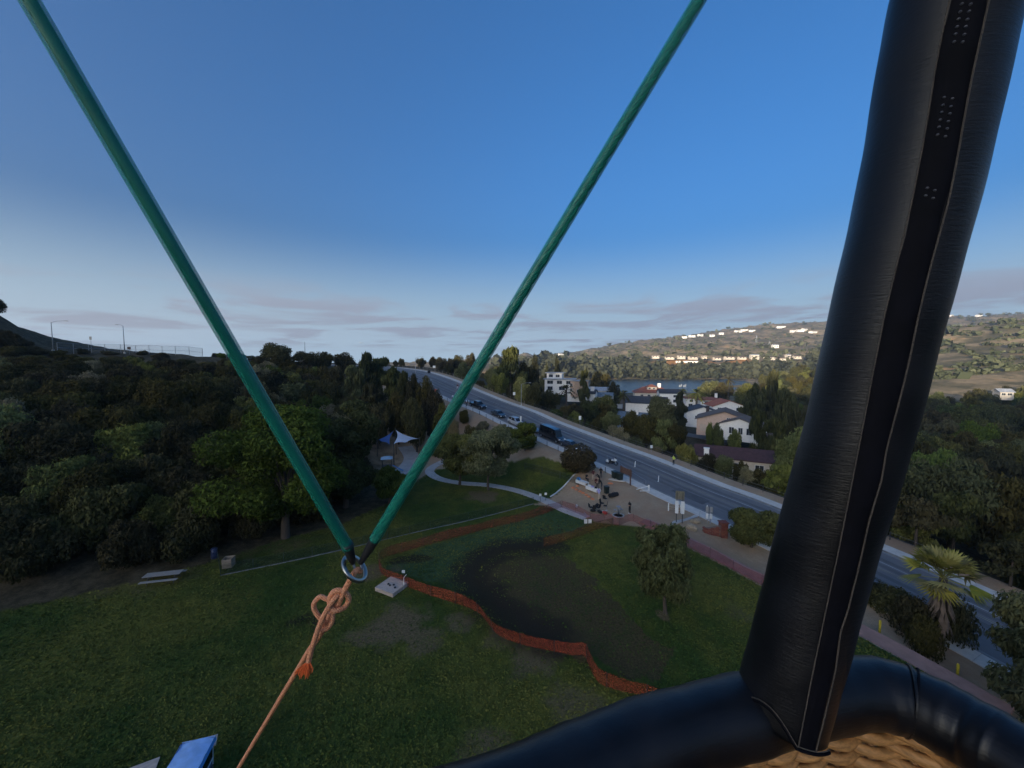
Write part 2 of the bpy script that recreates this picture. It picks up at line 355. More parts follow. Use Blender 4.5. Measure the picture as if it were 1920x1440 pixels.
# ground sheet: rings round the viewpoint, finest in the field of view, out to the horizon
az = np.concatenate([np.linspace(-180, -64, 60, endpoint=False), np.linspace(-64, 64, 400, endpoint=False), np.linspace(64, 180, 60, endpoint=False)])
rad = np.concatenate([np.geomspace(1.5, 14, 12, endpoint=False), np.geomspace(14, 240, 270, endpoint=False), np.geomspace(240, 3250, 130)])
AZ, RA = np.meshgrid(np.radians(az), rad); gx = (np.sin(AZ) * RA).ravel(); gy = (np.cos(AZ) * RA).ravel()
gH, gO, gZ, gWd = H(gx, gy, True)
fade = smooth(2300, 3200, RA.ravel()); gH = gH * (1 - fade) + (-32) * fade
na = len(az); nr = len(rad); ii = np.arange(nr * na).reshape(nr, na)
Fq = np.stack([ii[:-1], np.roll(ii[:-1], -1, 1), np.roll(ii[1:], -1, 1), ii[1:]], -1).reshape(-1, 4)[:, ::-1]
# cover masks, each with its own outline on the ground
def Z0(pts): return [gz(a, b)[:2] for a, b in pts]
LAWN = Z0([(-900, 1320), (0, 1163), (140, 1130), (270, 1100), (420, 1055), (540, 1012), (640, 985), (735, 945), (765, 918), (800, 893), (820, 884), (850, 880), (905, 884), (960, 883), (1020, 888), (1085, 906), (1040, 930), (1000, 946), (1046, 952), (1118, 979), (1155, 986), (1202, 988), (1290, 1024), (1428, 1087), (1640, 1182), (1800, 1252), (1960, 1330), (2600, 1600)]) + [(60, -20), (-70, -20)]
BAND = Z0([(1030, 1022), (999, 1025), (954, 1026), (920, 1037), (893, 1058), (880, 1082), (905, 1111), (931, 1139), (960, 1156), (994, 1176), (1030, 1194)])
BARE = Z0([(900, 1075), (935, 1045), (1010, 1037), (1070, 1047), (1125, 1095), (1185, 1165), (1260, 1225), (1230, 1290), (1110, 1250), (1020, 1200), (935, 1140)])
COOL = Z0([(720, 1065), (800, 1025), (920, 990), (1050, 955), (1110, 985), (1020, 1022), (930, 1030), (880, 1075), (900, 1120), (800, 1090)])
MUD = Z0([(1020, 985), (1075, 985), (1120, 1000), (1060, 1012), (1020, 1022), (985, 1010)])
nzA = fbm(gx, gy, 5, 4, 21); nzB = fbm(gx, gy, 1.7, 3, 22); nzC = fbm(gx, gy, 24, 3, 23)
near = RA.ravel() < 230
wob = .5 * nzB + .4 * nzA
lawn = (inpoly(gx + wob * .25, gy + wob * .25, LAWN) & near).astype(float)
bd_ = segdist(gx, gy, BAND); soil = np.where(near, np.maximum(1 - smooth(.3, 1.5, bd_ + .7 * nzA + .6 * nzB), .80 * (1 - smooth(.8, 4.6, bd_ + .9 * nzA + .5 * nzB))), 0)
soil = np.maximum(soil, inpoly(gx, gy, MUD) * smooth(.05, .35, nzB * .7 + nzA * .4))
soil = np.maximum(soil, .8 * (1 - smooth(.4, 1.5, segdist(gx, gy, Z0([(745, 1052), (800, 1047)])) + .6 * nzA)))
soil = np.maximum(soil, .7 * (1 - smooth(.4, 1.4, segdist(gx, gy, Z0([(560, 1165), (590, 1160), (610, 1170)])) + .8 * nzB)))
def blobm(p, r, k=1.): 
    c = gz(*p); return k * (1 - smooth(r * .35, r, np.hypot(gx - c[0], (gy - c[1])) + r * .45 * nzA + .3 * nzB))
bare = np.where(near, inpoly(gx + 1.2 * nzA, gy + 1.2 * nzA, BARE) * (.85 + .3 * nzA), 0)
DRY = [((745, 1170), 3.6, .9), ((690, 1190), 2.2, .8), ((800, 1200), 2.5, .7), ((860, 1165), 1.8, .7), ((1000, 1235), 2.6, .75), ((930, 1200), 2., .6), ((1080, 1320), 3., .6), ((900, 1400), 2.2, .6), ((690, 1075), 2.4, .8), ((905, 930), 3.6, 1.), ((745, 1065), 1.5, .6), ((540, 1025), 3.5, .5), ((310, 1090), 4.5, .45), ((220, 1105), 4, .45), ((450, 1045), 4, .4), ((1247, 1155), .8, .9), ((1390, 1150), 2.2, .4)]
dry = np.maximum.reduce([blobm(a, b, c) for a, b, c in DRY])
dry = np.where(near, dry, 0)
yel = np.clip(.5 + .9 * nzC + .35 * nzA, 0, 1)
yel = np.maximum(yel, np.maximum.reduce([blobm((180, 1200), 6), blobm((400, 1150), 5), blobm((620, 1140), 3), blobm((1010, 1350), 4), blobm((560, 1230), 2.5)]))
cool = np.where(near, inpoly(gx + nzA, gy + nzA, COOL) * 1., 0)
tan = ((gO > -30) & (gO < gWd + 9) & near & (gy < 240)).astype(float) * smooth(-34, -20, gO + 4 * nzA)
tan = np.maximum(tan, smooth(3.5, 2, np.abs(gO - gWd - 4.0)) * near)
tan *= (gx > -52)
me = mesh_np('ground', np.stack([gx, gy, gH], 1), Fq, smooth_=True)
def cattr(m, name, a):
    at_ = m.color_attributes.new(name, 'FLOAT_COLOR', 'POINT'); at_.data.foreach_set('color', np.clip(np.stack(a, 1), 0, 1).astype(np.float32).ravel())
orange_bank = inpoly(gx, gy, [at(1222, 680, 770)[:2], at(1225, 690, 720)[:2], at(1340, 690, 720)[:2], at(1345, 680, 770)[:2]]) | inpoly(gx, gy, [at(1350, 678, 770)[:2], at(1352, 686, 735)[:2], at(1402, 686, 735)[:2], at(1402, 678, 770)[:2]])  # the two banks of orange soil below the hill houses
cattr(me, 'ma', [lawn, soil, bare, dry]); cattr(me, 'mb', [yel, cool, tan, smooth(230, 420, RA.ravel())]); cattr(me, 'mc', [orange_bank * 1., smooth(.2, 1.2, nzC), nzC * .5 + .5, lawn * 0 + 1])
t = NT('ground_cover'); pos = t.geo()
a1 = t.new('ShaderNodeSeparateColor'); t.l.new(t.attr('ma').outputs['Color'], a1.inputs[0]); al1 = t.attr('ma').outputs['Alpha']
a2 = t.new('ShaderNodeSeparateColor'); t.l.new(t.attr('mb').outputs['Color'], a2.inputs[0]); al2 = t.attr('mb').outputs['Alpha']
a3 = t.new('ShaderNodeSeparateColor'); t.l.new(t.attr('mc').outputs['Color'], a3.inputs[0])
n1 = t.noise(.9, 8, .7, pos); n2 = t.noise(5.5, 8, .75, pos); n3 = t.noise(.016, 9, .68, pos); n4 = t.noise(.07, 8, .7, pos); n5 = t.noise(28, 5, .7, pos)
grass = t.mix(a2.outputs[0], (.058, .096, .020), (.165, .158, .032))
grass = t.mix(a2.outputs[1], grass, (.075, .125, .055))
grass = t.mix(t.rng(n1, .35, .7), grass, t.mix(.55, grass, (.034, .052, .014)))
grass = t.mix(t.rng(t.math('ADD', al1, t.math('MULTIPLY', t.math('SUBTRACT', n1, .5), .8)), .1, .95, 0, .9), grass, t.mix(t.rng(n2, .3, .7), (.150, .104, .058), (.225, .162, .092))); 
grass = t.mix(t.rng(t.math('ADD', a1.outputs[2], t.math('MULTIPLY', t.math('SUBTRACT', n1, .5), .9)), .2, .95, 0, .9), grass, t.mix(t.rng(n2, .35, .65), (.072, .050, .026), (.125, .086, .043)))
grass = t.mix(t.rng(t.math('ADD', a1.outputs[1], t.math('MULTIPLY', t.math('SUBTRACT', n2, .5), 1.5)), .3, .85, 0, .93), grass, t.mix(t.rng(n5, .3, .7), (.022, .016, .012), (.058, .043, .030)))
grass = t.mix(t.rng(n2, .3, .72), t.mix(.4, grass, (.008, .010, .006)), grass)
grass = t.mix(t.rng(n5, .25, .75, 0, .5), grass, t.mix(1., grass, (1.5, 1.5, 1.4), 'MULTIPLY'))
dirt = t.mix(t.rng(n1, .3, .7), (.40, .29, .185), (.50, .37, .245)); dirt = t.mix(t.rng(n2, .35, .75, 0, .6), dirt, (.27, .20, .13))
dirt = t.mix(t.rng(n4, .45, .62, 0, .7), dirt, (.38, .24, .15))
hillc = t.mix(t.rng(n1, .35, .65), (.055, .046, .027), (.135, .108, .066)); hillc = t.mix(t.rng(n2, .4, .7, 0, .5), hillc, (.03, .03, .018))
farc = t.mix(t.rng(n3, .40, .60), (.15, .13, .075), (.36, .27, .165)); farc = t.mix(t.rng(n4, .50, .60, 0, .7), farc, (.085, .085, .048)); farc = t.mix(t.rng(t.noise(.03, 5, .6, pos), .6, .68, 0, .8), farc, (.42, .26, .13))
farc = t.mix(a3.outputs[0], farc, t.mix(t.rng(n2, .3, .7), (.30, .155, .06), (.40, .21, .09)))
c = t.mix(a2.outputs[2], hillc, dirt); c = t.mix(al2, c, farc); c = t.mix(a1.outputs[0], c, grass)
t.base(c); t.b.inputs['Roughness'].default_value = 1; t.b.inputs['Specular IOR Level'].default_value = .08
t.bump(t.math('ADD', n2, t.math('MULTIPLY', n5, .5)), .8, .12); me.materials.append(t.mat)
ground = tag(obj('ground', me), kind='structure')

# grass: tufts over the lawn, one mass
r_ = np.random.default_rng(99); n = 230000; yy = 17 + 60 * r_.random(n) ** 1.25; xx = r_.uniform(-1.52, 1.4, n) * yy; k = inpoly(xx, yy, LAWN) & (yy < 75); xx, yy = xx[k], yy[k]; zz_ = H(xx, yy)
sd_ = segdist(xx, yy, BAND); br = inpoly(xx, yy, BARE); k = (sd_ > .5 + 2.6 * r_.random(len(xx)) ** 1.5) & ~(br & (r_.random(len(xx)) < .72)); xx, yy, zz_, br = xx[k], yy[k], zz_[k], br[k]; f5, f1 = fbm(xx, yy, 5, 4, 21), fbm(xx, yy, 1.7, 3, 22); dq = np.zeros(len(xx))
for a, b, c in DRY:
    cq = gz(*a); dq = np.maximum(dq, c * (1 - smooth(b * .35, b, np.hypot(xx - cq[0], yy - cq[1]) + b * .45 * f5 + .3 * f1)))
k = r_.random(len(xx)) > dq * .95; xx, yy, zz_, br = xx[k], yy[k], zz_[k], br[k]; n = len(xx)
tone_ = np.clip(.5 + .9 * fbm(xx, yy, 24, 3, 23) + .35 * fbm(xx, yy, 5, 4, 21) + r_.normal(size=n) * .13, 0, 1); a = r_.uniform(0, 6.28, n); s1 = r_.uniform(.04, .10, n) * (.7 + yy / 90); hh = r_.uniform(.03, .09, n); lx, ly = r_.normal(size=n) * .05, r_.normal(size=n) * .05
ca_, sa_ = np.cos(a) * s1, np.sin(a) * s1
V = np.stack([np.stack([xx - ca_, yy - sa_, zz_ - .01], 1), np.stack([xx + ca_, yy + sa_, zz_ - .01], 1), np.stack([xx + ca_ * .6 + lx, yy + sa_ * .6 + ly, zz_ + hh], 1), np.stack([xx - ca_ * .6 + lx, yy - sa_ * .6 + ly, zz_ + hh * r_.uniform(.5, 1, n)], 1)], 1).reshape(-1, 3)
gm = mesh_np('lawn_grass', V, np.arange(len(V)).reshape(-1, 4)); a_ = gm.attributes.new('tone', 'FLOAT', 'POINT'); a_.data.foreach_set('value', np.repeat(tone_, 4).astype(np.float32))
tg_ = NT('grass_tufts'); tg_.base(tg_.mix(tg_.attr('tone').outputs['Fac'], (.046, .084, .018), (.155, .150, .034))); tg_.b.inputs['Roughness'].default_value = .9; tg_.b.inputs['Specular IOR Level'].default_value = .1; gm.materials.append(tg_.mat)
tag(obj('lawn_grass', gm), 'short uneven grass covering the park lawn', 'grass', kind='stuff')

# lake
mw = NT('lake_water'); mw.base((.035, .05, .055)); mw.b.inputs['Roughness'].default_value = .22; mw.b.inputs['Specular IOR Level'].default_value = .5
mw.bump(mw.noise(.5, 4, .6, mw.geo()), .8, .5)
lake = tag(MB().poly([(x, y, -11.6) for x, y in [(30, 372), (260, 372), (420, 460), (440, 640), (60, 640), (20, 480)]]).build('lake', mw.mat), kind='structure')

# ------------------------------------------------------------------ road, kerbs, pavements, markings
def strip(o1, o2, lift, i0=0, i1=None, th=None, rel2=False):
    """ribbon along the road from offset o1 to o2 (callables of width allowed)"""
    i1 = len(LCs) if i1 is None else i1; m = MB(); rg = []
    for i in range(i0, i1):
        a = o1(RW[i]) if callable(o1) else o1; b = o2(RW[i]) if callable(o2) else o2
        p = LCs[i]; A = (p[0] + NR[i, 0] * a, p[1] + NR[i, 1] * a, p[2] + lift); B = (p[0] + NR[i, 0] * b, p[1] + NR[i, 1] * b, p[2] + lift)
        rg.append([A, B] if th is None else [A, B, (B[0], B[1], B[2] - th), (A[0], A[1], A[2] - th)])
    m.loft(rg, closed=th is not None, caps=th is not None)
    if th is None: m.f = [f[::-1] for f in m.f]
    else: m.f = [f[::-1] for f in m.f]
    return m
def road_pt0(i, off, lift=0.): return np.array((LCs[i, 0] + NR[i, 0] * off, LCs[i, 1] + NR[i, 1] * off, LCs[i, 2] + lift))
ta = NT('asphalt'); p_ = ta.geo(); q1 = ta.noise(.35, 6, .65, p_); q2 = ta.noise(30, 4, .7, p_); q3 = ta.noise(.09, 4, .6, p_)
ca = ta.mix(ta.rng(q1, .35, .68), (.135, .125, .125), (.175, .165, .160)); ca = ta.mix(ta.rng(q3, .52, .66, 0, .6), ca, (.105, .098, .100)); ca = ta.mix(ta.rng(q2, .3, .75, 0, .5), ca, (.20, .19, .185))
ta.base(ca); ta.b.inputs['Roughness'].default_value = .75; ta.bump(q2, .3, .01)
tag(strip(0, lambda W: W, 0.).build('road', ta.mat), kind='structure')
gut = mat('gutter_concrete', (.24, .235, .23), .85, scale=1.4, world=True, dirt=((.10, .09, .08), .7))
o = tag(strip(lambda W: W - .55, lambda W: W - .0, .006).build('gutter', gut), kind='structure')
tag(strip(0., .5, .006).build('gutter', gut), kind='structure')
M_kerb = mat('kerb_concrete', (.22, .22, .215), .85, scale=2, world=True, dirt=((.06, .06, .06), .8))
tag(strip(-.17, 0., .14, th=.5).build('kerb', M_kerb), kind='structure'); tag(strip(lambda W: W, lambda W: W + .17, .14, th=.5).build('kerb', M_kerb), kind='structure')
# pavement slabs: one piece between joints while the joints can still be told apart
def pavement(name, oa, ob, lo, hi, step=1.75):
    root = tag(empty(name), kind='structure'); s_ = lo
    while s_ < hi:
        e = min(s_ + step - .025, hi); m = MB(); rg = []
        for q in np.linspace(s_, e, 3):
            p = [np.interp(q, RS, LCs[:, k]) for k in range(3)]; n_ = [np.interp(q, RS, NR[:, k]) for k in range(2)]; W = np.interp(q, RS, RW)
            a, b = oa(W), ob(W); A = (p[0] + n_[0] * a, p[1] + n_[1] * a, p[2] + .132); B = (p[0] + n_[0] * b, p[1] + n_[1] * b, p[2] + .132)
            rg.append([A, B, (B[0], B[1], B[2] - .5), (A[0], A[1], A[2] - .5)])
        m.loft(rg); m.f = [f[::-1] for f in m.f]; m.build('slab', M_concrete, root); s_ += step
    return root
def s_at(y): return float(np.interp(y, LCs[:, 1], RS))
pavement('pavement', lambda W: -2.1, lambda W: -.17, s_at(20), s_at(110)); pavement('pavement', lambda W: W + .17, lambda W: W + 2.1, s_at(10), s_at(100))
tag(strip(-2.1, -.17, .13, np.searchsorted(LCs[:, 1], 110), None, th=.5).build('pavement_upper', M_concrete), kind='structure')
tag(strip(lambda W: W + .17, lambda W: W + 2.1, .13, np.searchsorted(LCs[:, 1], 100), None, th=.5).build('pavement_upper', M_concrete), kind='structure')
M_line = mat('worn_white_road_paint', (.40, .40, .39), .7, scale=.8, var=.25, world=True, dirt=((.12, .12, .125), .9))
M_yline = mat('worn_yellow_road_paint', (.26, .23, .16), .7, scale=.8, var=.25, world=True, dirt=((.11, .11, .11), .9))
tag(strip(lambda W: W - 3.35, lambda W: W - 3.22, .007).build('edge_line', M_line), kind='structure')
tag(strip(lambda W: W * .5 + .6, lambda W: W * .5 + .72, .0072).build('centre_line', M_yline), kind='structure')
tag(strip(lambda W: W * .5 + .92, lambda W: W * .5 + 1.04, .0072).build('centre_line', M_yline), kind='structure')
M_seal = mat('crack_sealant', (.040, .040, .044), .6, scale=2, var=.2, world=True); M_patch = mat('asphalt_patch', (.095, .090, .092), .8, scale=1.5, var=.2, world=True); M_track = mat('tyre_track_wear', (.115, .108, .110), .7, scale=.5, var=.35, world=True, alpha=.22)
for q, (oa, y0, y1) in enumerate([(2.6, 44, 86), (4.4, 52, 118), (6.9, 40, 70), (8.7, 60, 132), (5.6, 96, 146), (3.3, 104, 140)]):
    I = [i for i in range(len(LCs)) if y0 < LCs[i, 1] < y1]; m = MB(); m.loft([[tuple(road_pt0(i, oa + .25 * math.sin(i * .55 + q) + .12 * math.sin(i * 1.7), .008)), tuple(road_pt0(i, oa + .055 + .25 * math.sin(i * .55 + q) + .12 * math.sin(i * 1.7), .008))] for i in I], False, False); m.f = [f[::-1] for f in m.f]; tag(m.build('crack_seal', M_seal), kind='structure')
for (oa, ob, y0, y1) in [(2.2, 4.6, 54, 58.5), (6.4, 8.1, 66, 74), (3.1, 5.2, 88, 92), (5.2, 9.6, 47, 49.5), (7.0, 9.0, 104, 109)]:
    I = [i for i in range(len(LCs)) if y0 < LCs[i, 1] < y1]
    if len(I) > 1: tag(strip(oa, ob, .0065, I[0], I[-1] + 1).build('road_patch', M_patch), kind='structure')
for oa in (3.4, 5.0, 7.3, 8.9): tag(strip(oa, oa + .8, .004).build('tyre_track', M_track), kind='structure')
for sy, o_ in ((128, 4.6), (134, 7.2)):
    i = int(np.argmin(np.abs(LCs[:, 1] - sy))); m = strip(o_, o_ + .5, .006, i, i + 2); tag(m.build('road_marking', M_line), kind='structure')

# ------------------------------------------------------------------ paths and pads in the park
def flat(name, px, mat_, lift=.05, th=.16):
    pts = [gz(a, b) for a, b in px]; area = sum(pts[i][0] * pts[(i + 1) % len(pts)][1] - pts[(i + 1) % len(pts)][0] * pts[i][1] for i in range(len(pts)))
    if area < 0: pts = pts[::-1]
    return tag(MB().prism([(p[0], p[1], h1(p[0], p[1]) * 0 + lift) for p in pts], th).build(name, mat_), kind='structure')
def ribbon(name, px, wid, mat_, lift=.045, th=.14, sub=6, world=None):
    pts = bez([list(gz(a, b)) for a, b in px] if world is None else world, sub); m = MB(); P = np.array(pts); T = np.gradient(P[:, :2], axis=0); T /= np.linalg.norm(T, axis=1)[:, None]
    rg = []
    for i in range(len(P)):
        n_ = np.array((-T[i, 1], T[i, 0])) * wid / 2; a = P[i, :2] + n_; b = P[i, :2] - n_; za, zb = H([a[0], b[0]], [a[1], b[1]]); z = max(za, zb) + lift
        rg.append([(a[0], a[1], z), (b[0], b[1], z), (b[0], b[1], z - th - .1), (a[0], a[1], z - th - .1)])
    m.loft(rg); m.f = [f[::-1] for f in m.f] if True else m.f
    return m.build(name, mat_)
tag(ribbon('path', [(838, 868), (812, 880), (806, 890), (825, 901), (862, 907), (915, 910), (965, 919), (1015, 936), (1060, 957), (1100, 972)], 1.7, M_path), kind='structure')
tag(ribbon('path', [(760, 850), (772, 865), (758, 885), (735, 900)], 3.2, M_path, lift=.04), kind='structure')
flat('concrete_pad', [(1092, 953), (1116, 947), (1140, 942), (1160, 947), (1186, 960), (1206, 970), (1208, 984), (1184, 978), (1160, 985), (1137, 976), (1118, 980), (1098, 970)], M_path, lift=.055)
flat('concrete_pad', [(1256, 986), (1273, 962), (1293, 957), (1309, 969), (1290, 975)], M_path, lift=.055)
tag(ribbon('path', [(1206, 978), (1250, 994), (1290, 1012), (1360, 1043), (1428, 1074), (1530, 1119), (1640, 1164), (1720, 1199), (1800, 1234), (1900, 1280)], 1.9, M_redpath), kind='structure')
kerbl = ribbon('lawn_kerb', [(414, 1086), (520, 1062), (640, 1033), (720, 1013), (800, 994), (900, 971), (1000, 945)], .10, M_kerb, lift=.06, th=.2, sub=2); tag(kerbl, 'thin pale concrete lawn kerb running up towards the plaza', 'kerb')
kerbl = ribbon('lawn_kerb', [(1032, 932), (1058, 920), (1084, 907)], .18, M_white, lift=.12, th=.2, sub=2); tag(kerbl, 'short pale kerb between lawn and tan plaza by folding tables', 'kerb')

# ------------------------------------------------------------------ vegetation
def leaf_arrays(blobs, n, size, seed, aspect=1.6, droop=0., lo=.55, flat_=0.):
    r = np.random.default_rng(seed); B = np.array(blobs, float); wt = (B[:, 3] * B[:, 4] * B[:, 5]) ** (2 / 3.); k = r.choice(len(B), n, p=wt / wt.sum())
    d = r.normal(size=(n, 3)); d /= np.linalg.norm(d, axis=1)[:, None]
    rr = lo + (1.06 - lo) * r.random(n) ** .6
    lump = 1 + .10 * np.sin(d[:, 0] * 7 + k) * np.sin(d[:, 1] * 6 + k * 2) + .08 * np.sin(d[:, 2] * 9 + k)
    P = B[k, :3] + d * B[k, 3:6] * (rr * lump)[:, None]
    nrm = d * .9 + r.normal(size=(n, 3)) * .65; nrm[:, 2] += .25; nrm /= np.linalg.norm(nrm, axis=1)[:, None]
    t = r.normal(size=(n, 3)); 
    if droop: t = t * (1 - droop) + np.array((0, 0, -1.6)) * droop + d * .35
    t -= nrm * (t * nrm).sum(1)[:, None]; t /= np.linalg.norm(t, axis=1)[:, None]; b = np.cross(nrm, t)
    s = size * r.uniform(.6, 1.35, n)[:, None]
    a = t * s * aspect * .5; c = b * s * .5
    V = np.stack([P - a, P + c * .9 - a * .1, P + a, P - c * .9 - a * .1], 1).reshape(-1, 3)
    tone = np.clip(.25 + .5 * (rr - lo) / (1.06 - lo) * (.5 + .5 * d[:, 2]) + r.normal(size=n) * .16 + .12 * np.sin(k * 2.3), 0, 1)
    return V, np.repeat(tone, 4)
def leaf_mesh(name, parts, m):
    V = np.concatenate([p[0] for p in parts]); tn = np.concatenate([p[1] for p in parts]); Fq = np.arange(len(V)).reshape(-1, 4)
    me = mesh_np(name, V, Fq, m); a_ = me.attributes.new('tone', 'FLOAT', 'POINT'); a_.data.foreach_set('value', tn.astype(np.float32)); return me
def dome_blobs(seed, n, rx=1., rz=1., z0=.55, spread=.62, sz=(.3, .5)):
    r = random.Random(seed); out = [(0, 0, z0, rx * .62, rx * .62, rz * .5)]
    for i in range(n):
        a = r.uniform(0, 6.28); q = math.sqrt(r.random()) * spread * rx; e = r.uniform(-.35, .55) * rz; s = r.uniform(*sz)
        out.append((math.cos(a) * q, math.sin(a) * q, z0 + e * (1 - q / rx * .7), s * rx, s * rx, s * rz * .8))
    return out
# unit crowns: height and half-width 1, scaled per tree
CROWN = {}
def crown(kind, var):
    key = (kind, var)
    if key in CROWN: return CROWN[key]
    sd_ = hash(kind) % 97 * 0 + sum(map(ord, kind)) + var * 31
    if kind in ('dark', 'green', 'olive', 'yellow', 'grey'):
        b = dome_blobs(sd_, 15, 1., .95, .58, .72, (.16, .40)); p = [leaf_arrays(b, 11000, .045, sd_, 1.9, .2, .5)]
    elif kind == 'bush':
        b = [(0, 0, .45, .92, .92, .52)] + dome_blobs(sd_, 8, 1., .7, .5, .6, (.3, .42)); p = [leaf_arrays(b, 4200, .07, sd_, 1.5, lo=.8)]
    elif kind == 'pine':
        r = random.Random(sd_); b = []
        for i in range(20):
            z = .16 + .80 * i / 19; w_ = (1 - (z - .16) / .86) ** .8 * .78 + .12; a = r.uniform(0, 6.28); q = w_ * r.uniform(.25, .8); b.append((math.cos(a) * q, math.sin(a) * q, z, .34 * w_ + .10, .34 * w_ + .10, .075))
        p = [leaf_arrays(b, 4200, .075, sd_, 2., .1, .3)]
    elif kind == 'euc':                         # tall ragged crown of separate clumps with gaps
        r = random.Random(sd_); b = []
        for i in range(24):
            z = .22 + .74 * (i / 23) ** .9; w_ = (.95 - .62 * abs(z - .5) * 1.6); a = r.uniform(0, 6.28); q = w_ * r.uniform(.05, .8); s_ = r.uniform(.16, .34); b.append((math.cos(a) * q, math.sin(a) * q, z + r.uniform(-.04, .04), s_, s_, s_ * .30))
        p = [leaf_arrays(b, 5200, .075, sd_, 2.2, .45, .25)]
    elif kind == 'cypress':
        b = [(0, 0, .16 + .78 * i / 9, *(2 * [.95 * math.sin(math.pi * min(1, (.2 + .8 * (1 - i / 9)) * .62))]), .16) for i in range(10)]; p = [leaf_arrays(b, 2600, .085, sd_, 2.2, .0, .7)]
    elif kind == 'stone':                       # tall pine with flat clumped tiers
        r = random.Random(sd_); b = []
        for i in range(15):
            z = r.uniform(.38, .95); w_ = .95 - .75 * max(0, (z - .55) / .45); a = r.uniform(0, 6.28); q = w_ * r.uniform(.1, .75); b.append((math.cos(a) * q, math.sin(a) * q, z, r.uniform(.22, .42), r.uniform(.22, .42), r.uniform(.06, .11)))
        p = [leaf_arrays(b, 5000, .065, sd_, 1.7, 0, .3)]
    CROWN[key] = p; return p
CME = {}
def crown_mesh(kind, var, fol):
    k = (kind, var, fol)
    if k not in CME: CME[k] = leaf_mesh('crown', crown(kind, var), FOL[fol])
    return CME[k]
TRK = {}
def trunk_mesh(kind, var):
    k = (kind in ('pine', 'cypress', 'stone', 'euc'), var % 3)
    if k in TRK: return TRK[k]
    r = random.Random(var + 5); m = MB()
    if k[0]: m.tube([(0, 0, -.06), (.01, 0, .3), (.0, .01, .95)], [.05, .038, .008], 7)
    else:
        m.tube([(0, 0, -.08), (.02, .01, .2), (-.01, .03, .42), (.03, .02, .7)], [.075, .058, .04, .012], 8)
        for i in range(6):
            a = i * 1.05 + r.random(); m.tube([(0, 0, .22 + .05 * i), (.28 * math.cos(a), .28 * math.sin(a), .42 + .05 * i), (.55 * math.cos(a), .55 * math.sin(a), .58 + .04 * i)], [.032, .02, .006], 6)
    TRK[k] = m.mesh('trunk', M_bark); return TRK[k]
NTREE = [0]
def tree(name, p, h, wid, kind, fol, label, cat='tree', group=None, var=None, rz=None):
    """p base point, h height, wid crown width"""
    NTREE[0] += 1; var = NTREE[0] % 3 if var is None else var
    e = empty(name, p, rnd.uniform(0, 6.28) if rz is None else rz, label, cat, group); sx = wid / 2
    c = obj('crown', crown_mesh(kind, var, fol), e); c.scale = (sx, sx, h)
    t_ = obj('trunk', trunk_mesh(kind, var), e); s_ = h * (.55 if kind in ('pine', 'cypress', 'stone') else .8); t_.scale = (min(sx, s_), min(sx, s_), h)
    return e
def bush(name, p, h, wid, kind, fol, label, group=None, cat='bush'):
    NTREE[0] += 1
    o = obj(name, crown_mesh(kind, NTREE[0] % 3, fol)); o.location = (p[0], p[1], p[2] - h * .12); o.rotation_euler = (0, 0, rnd.uniform(0, 6.28)); o.scale = (wid / 2, wid / 2, h)
    return tag(o, label, cat, group)
def base(px, Y):
    r = ray(px, 720); X = r[0] / r[1] * Y; return np.array((X, Y, h1(X, Y)))
def tree_px(name, px, top, Y, wpx, kind, fol, label, cat='tree', group=None, **k):
    b = base(px, Y); h = max(1.0, at(px, top, Y)[2] - b[2]); return tree(name, b, h, wpx * Y / F, kind, fol, label, cat, group, **k)
def bush_px(name, px, top, Y, wpx, kind, fol, label, group=None):
    b = base(px, Y); return bush(name, b, max(.6, (at(px, top, Y)[2] - b[2])), wpx * Y / F, kind, fol, label, group)

# large park trees with their own crowns
def big_tree(name, p, h, blobs, n, leaf, fol, trunk_pts, limbs, label, droop=.2, seed=1, aspect=1.8, lo=.5):
    e = empty(name, p, 0, label, 'tree')
    obj('crown', leaf_mesh('crown', [leaf_arrays(blobs, n, leaf, seed, aspect, droop, lo)], FOL[fol]), e)
    m = MB(); m.tube(bez([t_[:3] for t_ in trunk_pts], 4), np.interp(np.linspace(0, 1, 4 * (len(trunk_pts) - 1) + 1), np.linspace(0, 1, len(trunk_pts)), [t_[3] for t_ in trunk_pts]), 10)
    top = np.array(trunk_pts[-1][:3])
    for (a, z0) in limbs:
        q = np.array(a, float); s0 = np.array([np.interp(z0, [t_[2] for t_ in trunk_pts], [t_[k] for t_ in trunk_pts]) for k in range(3)])
        mid = (s0 + q) / 2 + np.array((0, 0, .6)); m.tube(bez([s0, mid, q], 4), np.linspace(trunk_pts[-1][3] * .9, .04, 9), 7)
    m.build('trunk', M_bark, e); return e
def rblobs(seed, n, cx, cz, sx, sz, r0, r1, zf=.75, sy=None):
    r = random.Random(seed); out = []
    for i in range(n):
        a = r.uniform(0, 6.28); q = math.sqrt(r.random()); e = r.uniform(-1, 1); k = math.sqrt(max(.05, 1 - e * e * .8)); s = r.uniform(r0, r1)
        out.append((cx + math.cos(a) * q * sx * k, math.sin(a) * q * (sy or sx) * k, cz + e * sz, s, s, s * zf))
    return out
p = G(535, 1008); bb = rblobs(4, 46, -.5, 9.2, 7.6, 5.2, 1.5, 2.7)
big_tree('broadleaf_tree', p, 16, bb, 50000, .215, 'green', [(0, 0, -.5, .55), (.1, 0, 2.2, .42), (.2, .1, 4.5, .34), (0, .1, 7.5, .22)], [(b[:3], 3 + i % 4) for i, b in enumerate(bb[:14])], 'largest round green tree overhanging the lawn edge in front of dark hillside', seed=3, droop=.35)
p = base(642, 54); bb = rblobs(9, 34, .2, 8.6, 4.3, 5.6, 1.1, 2.1)
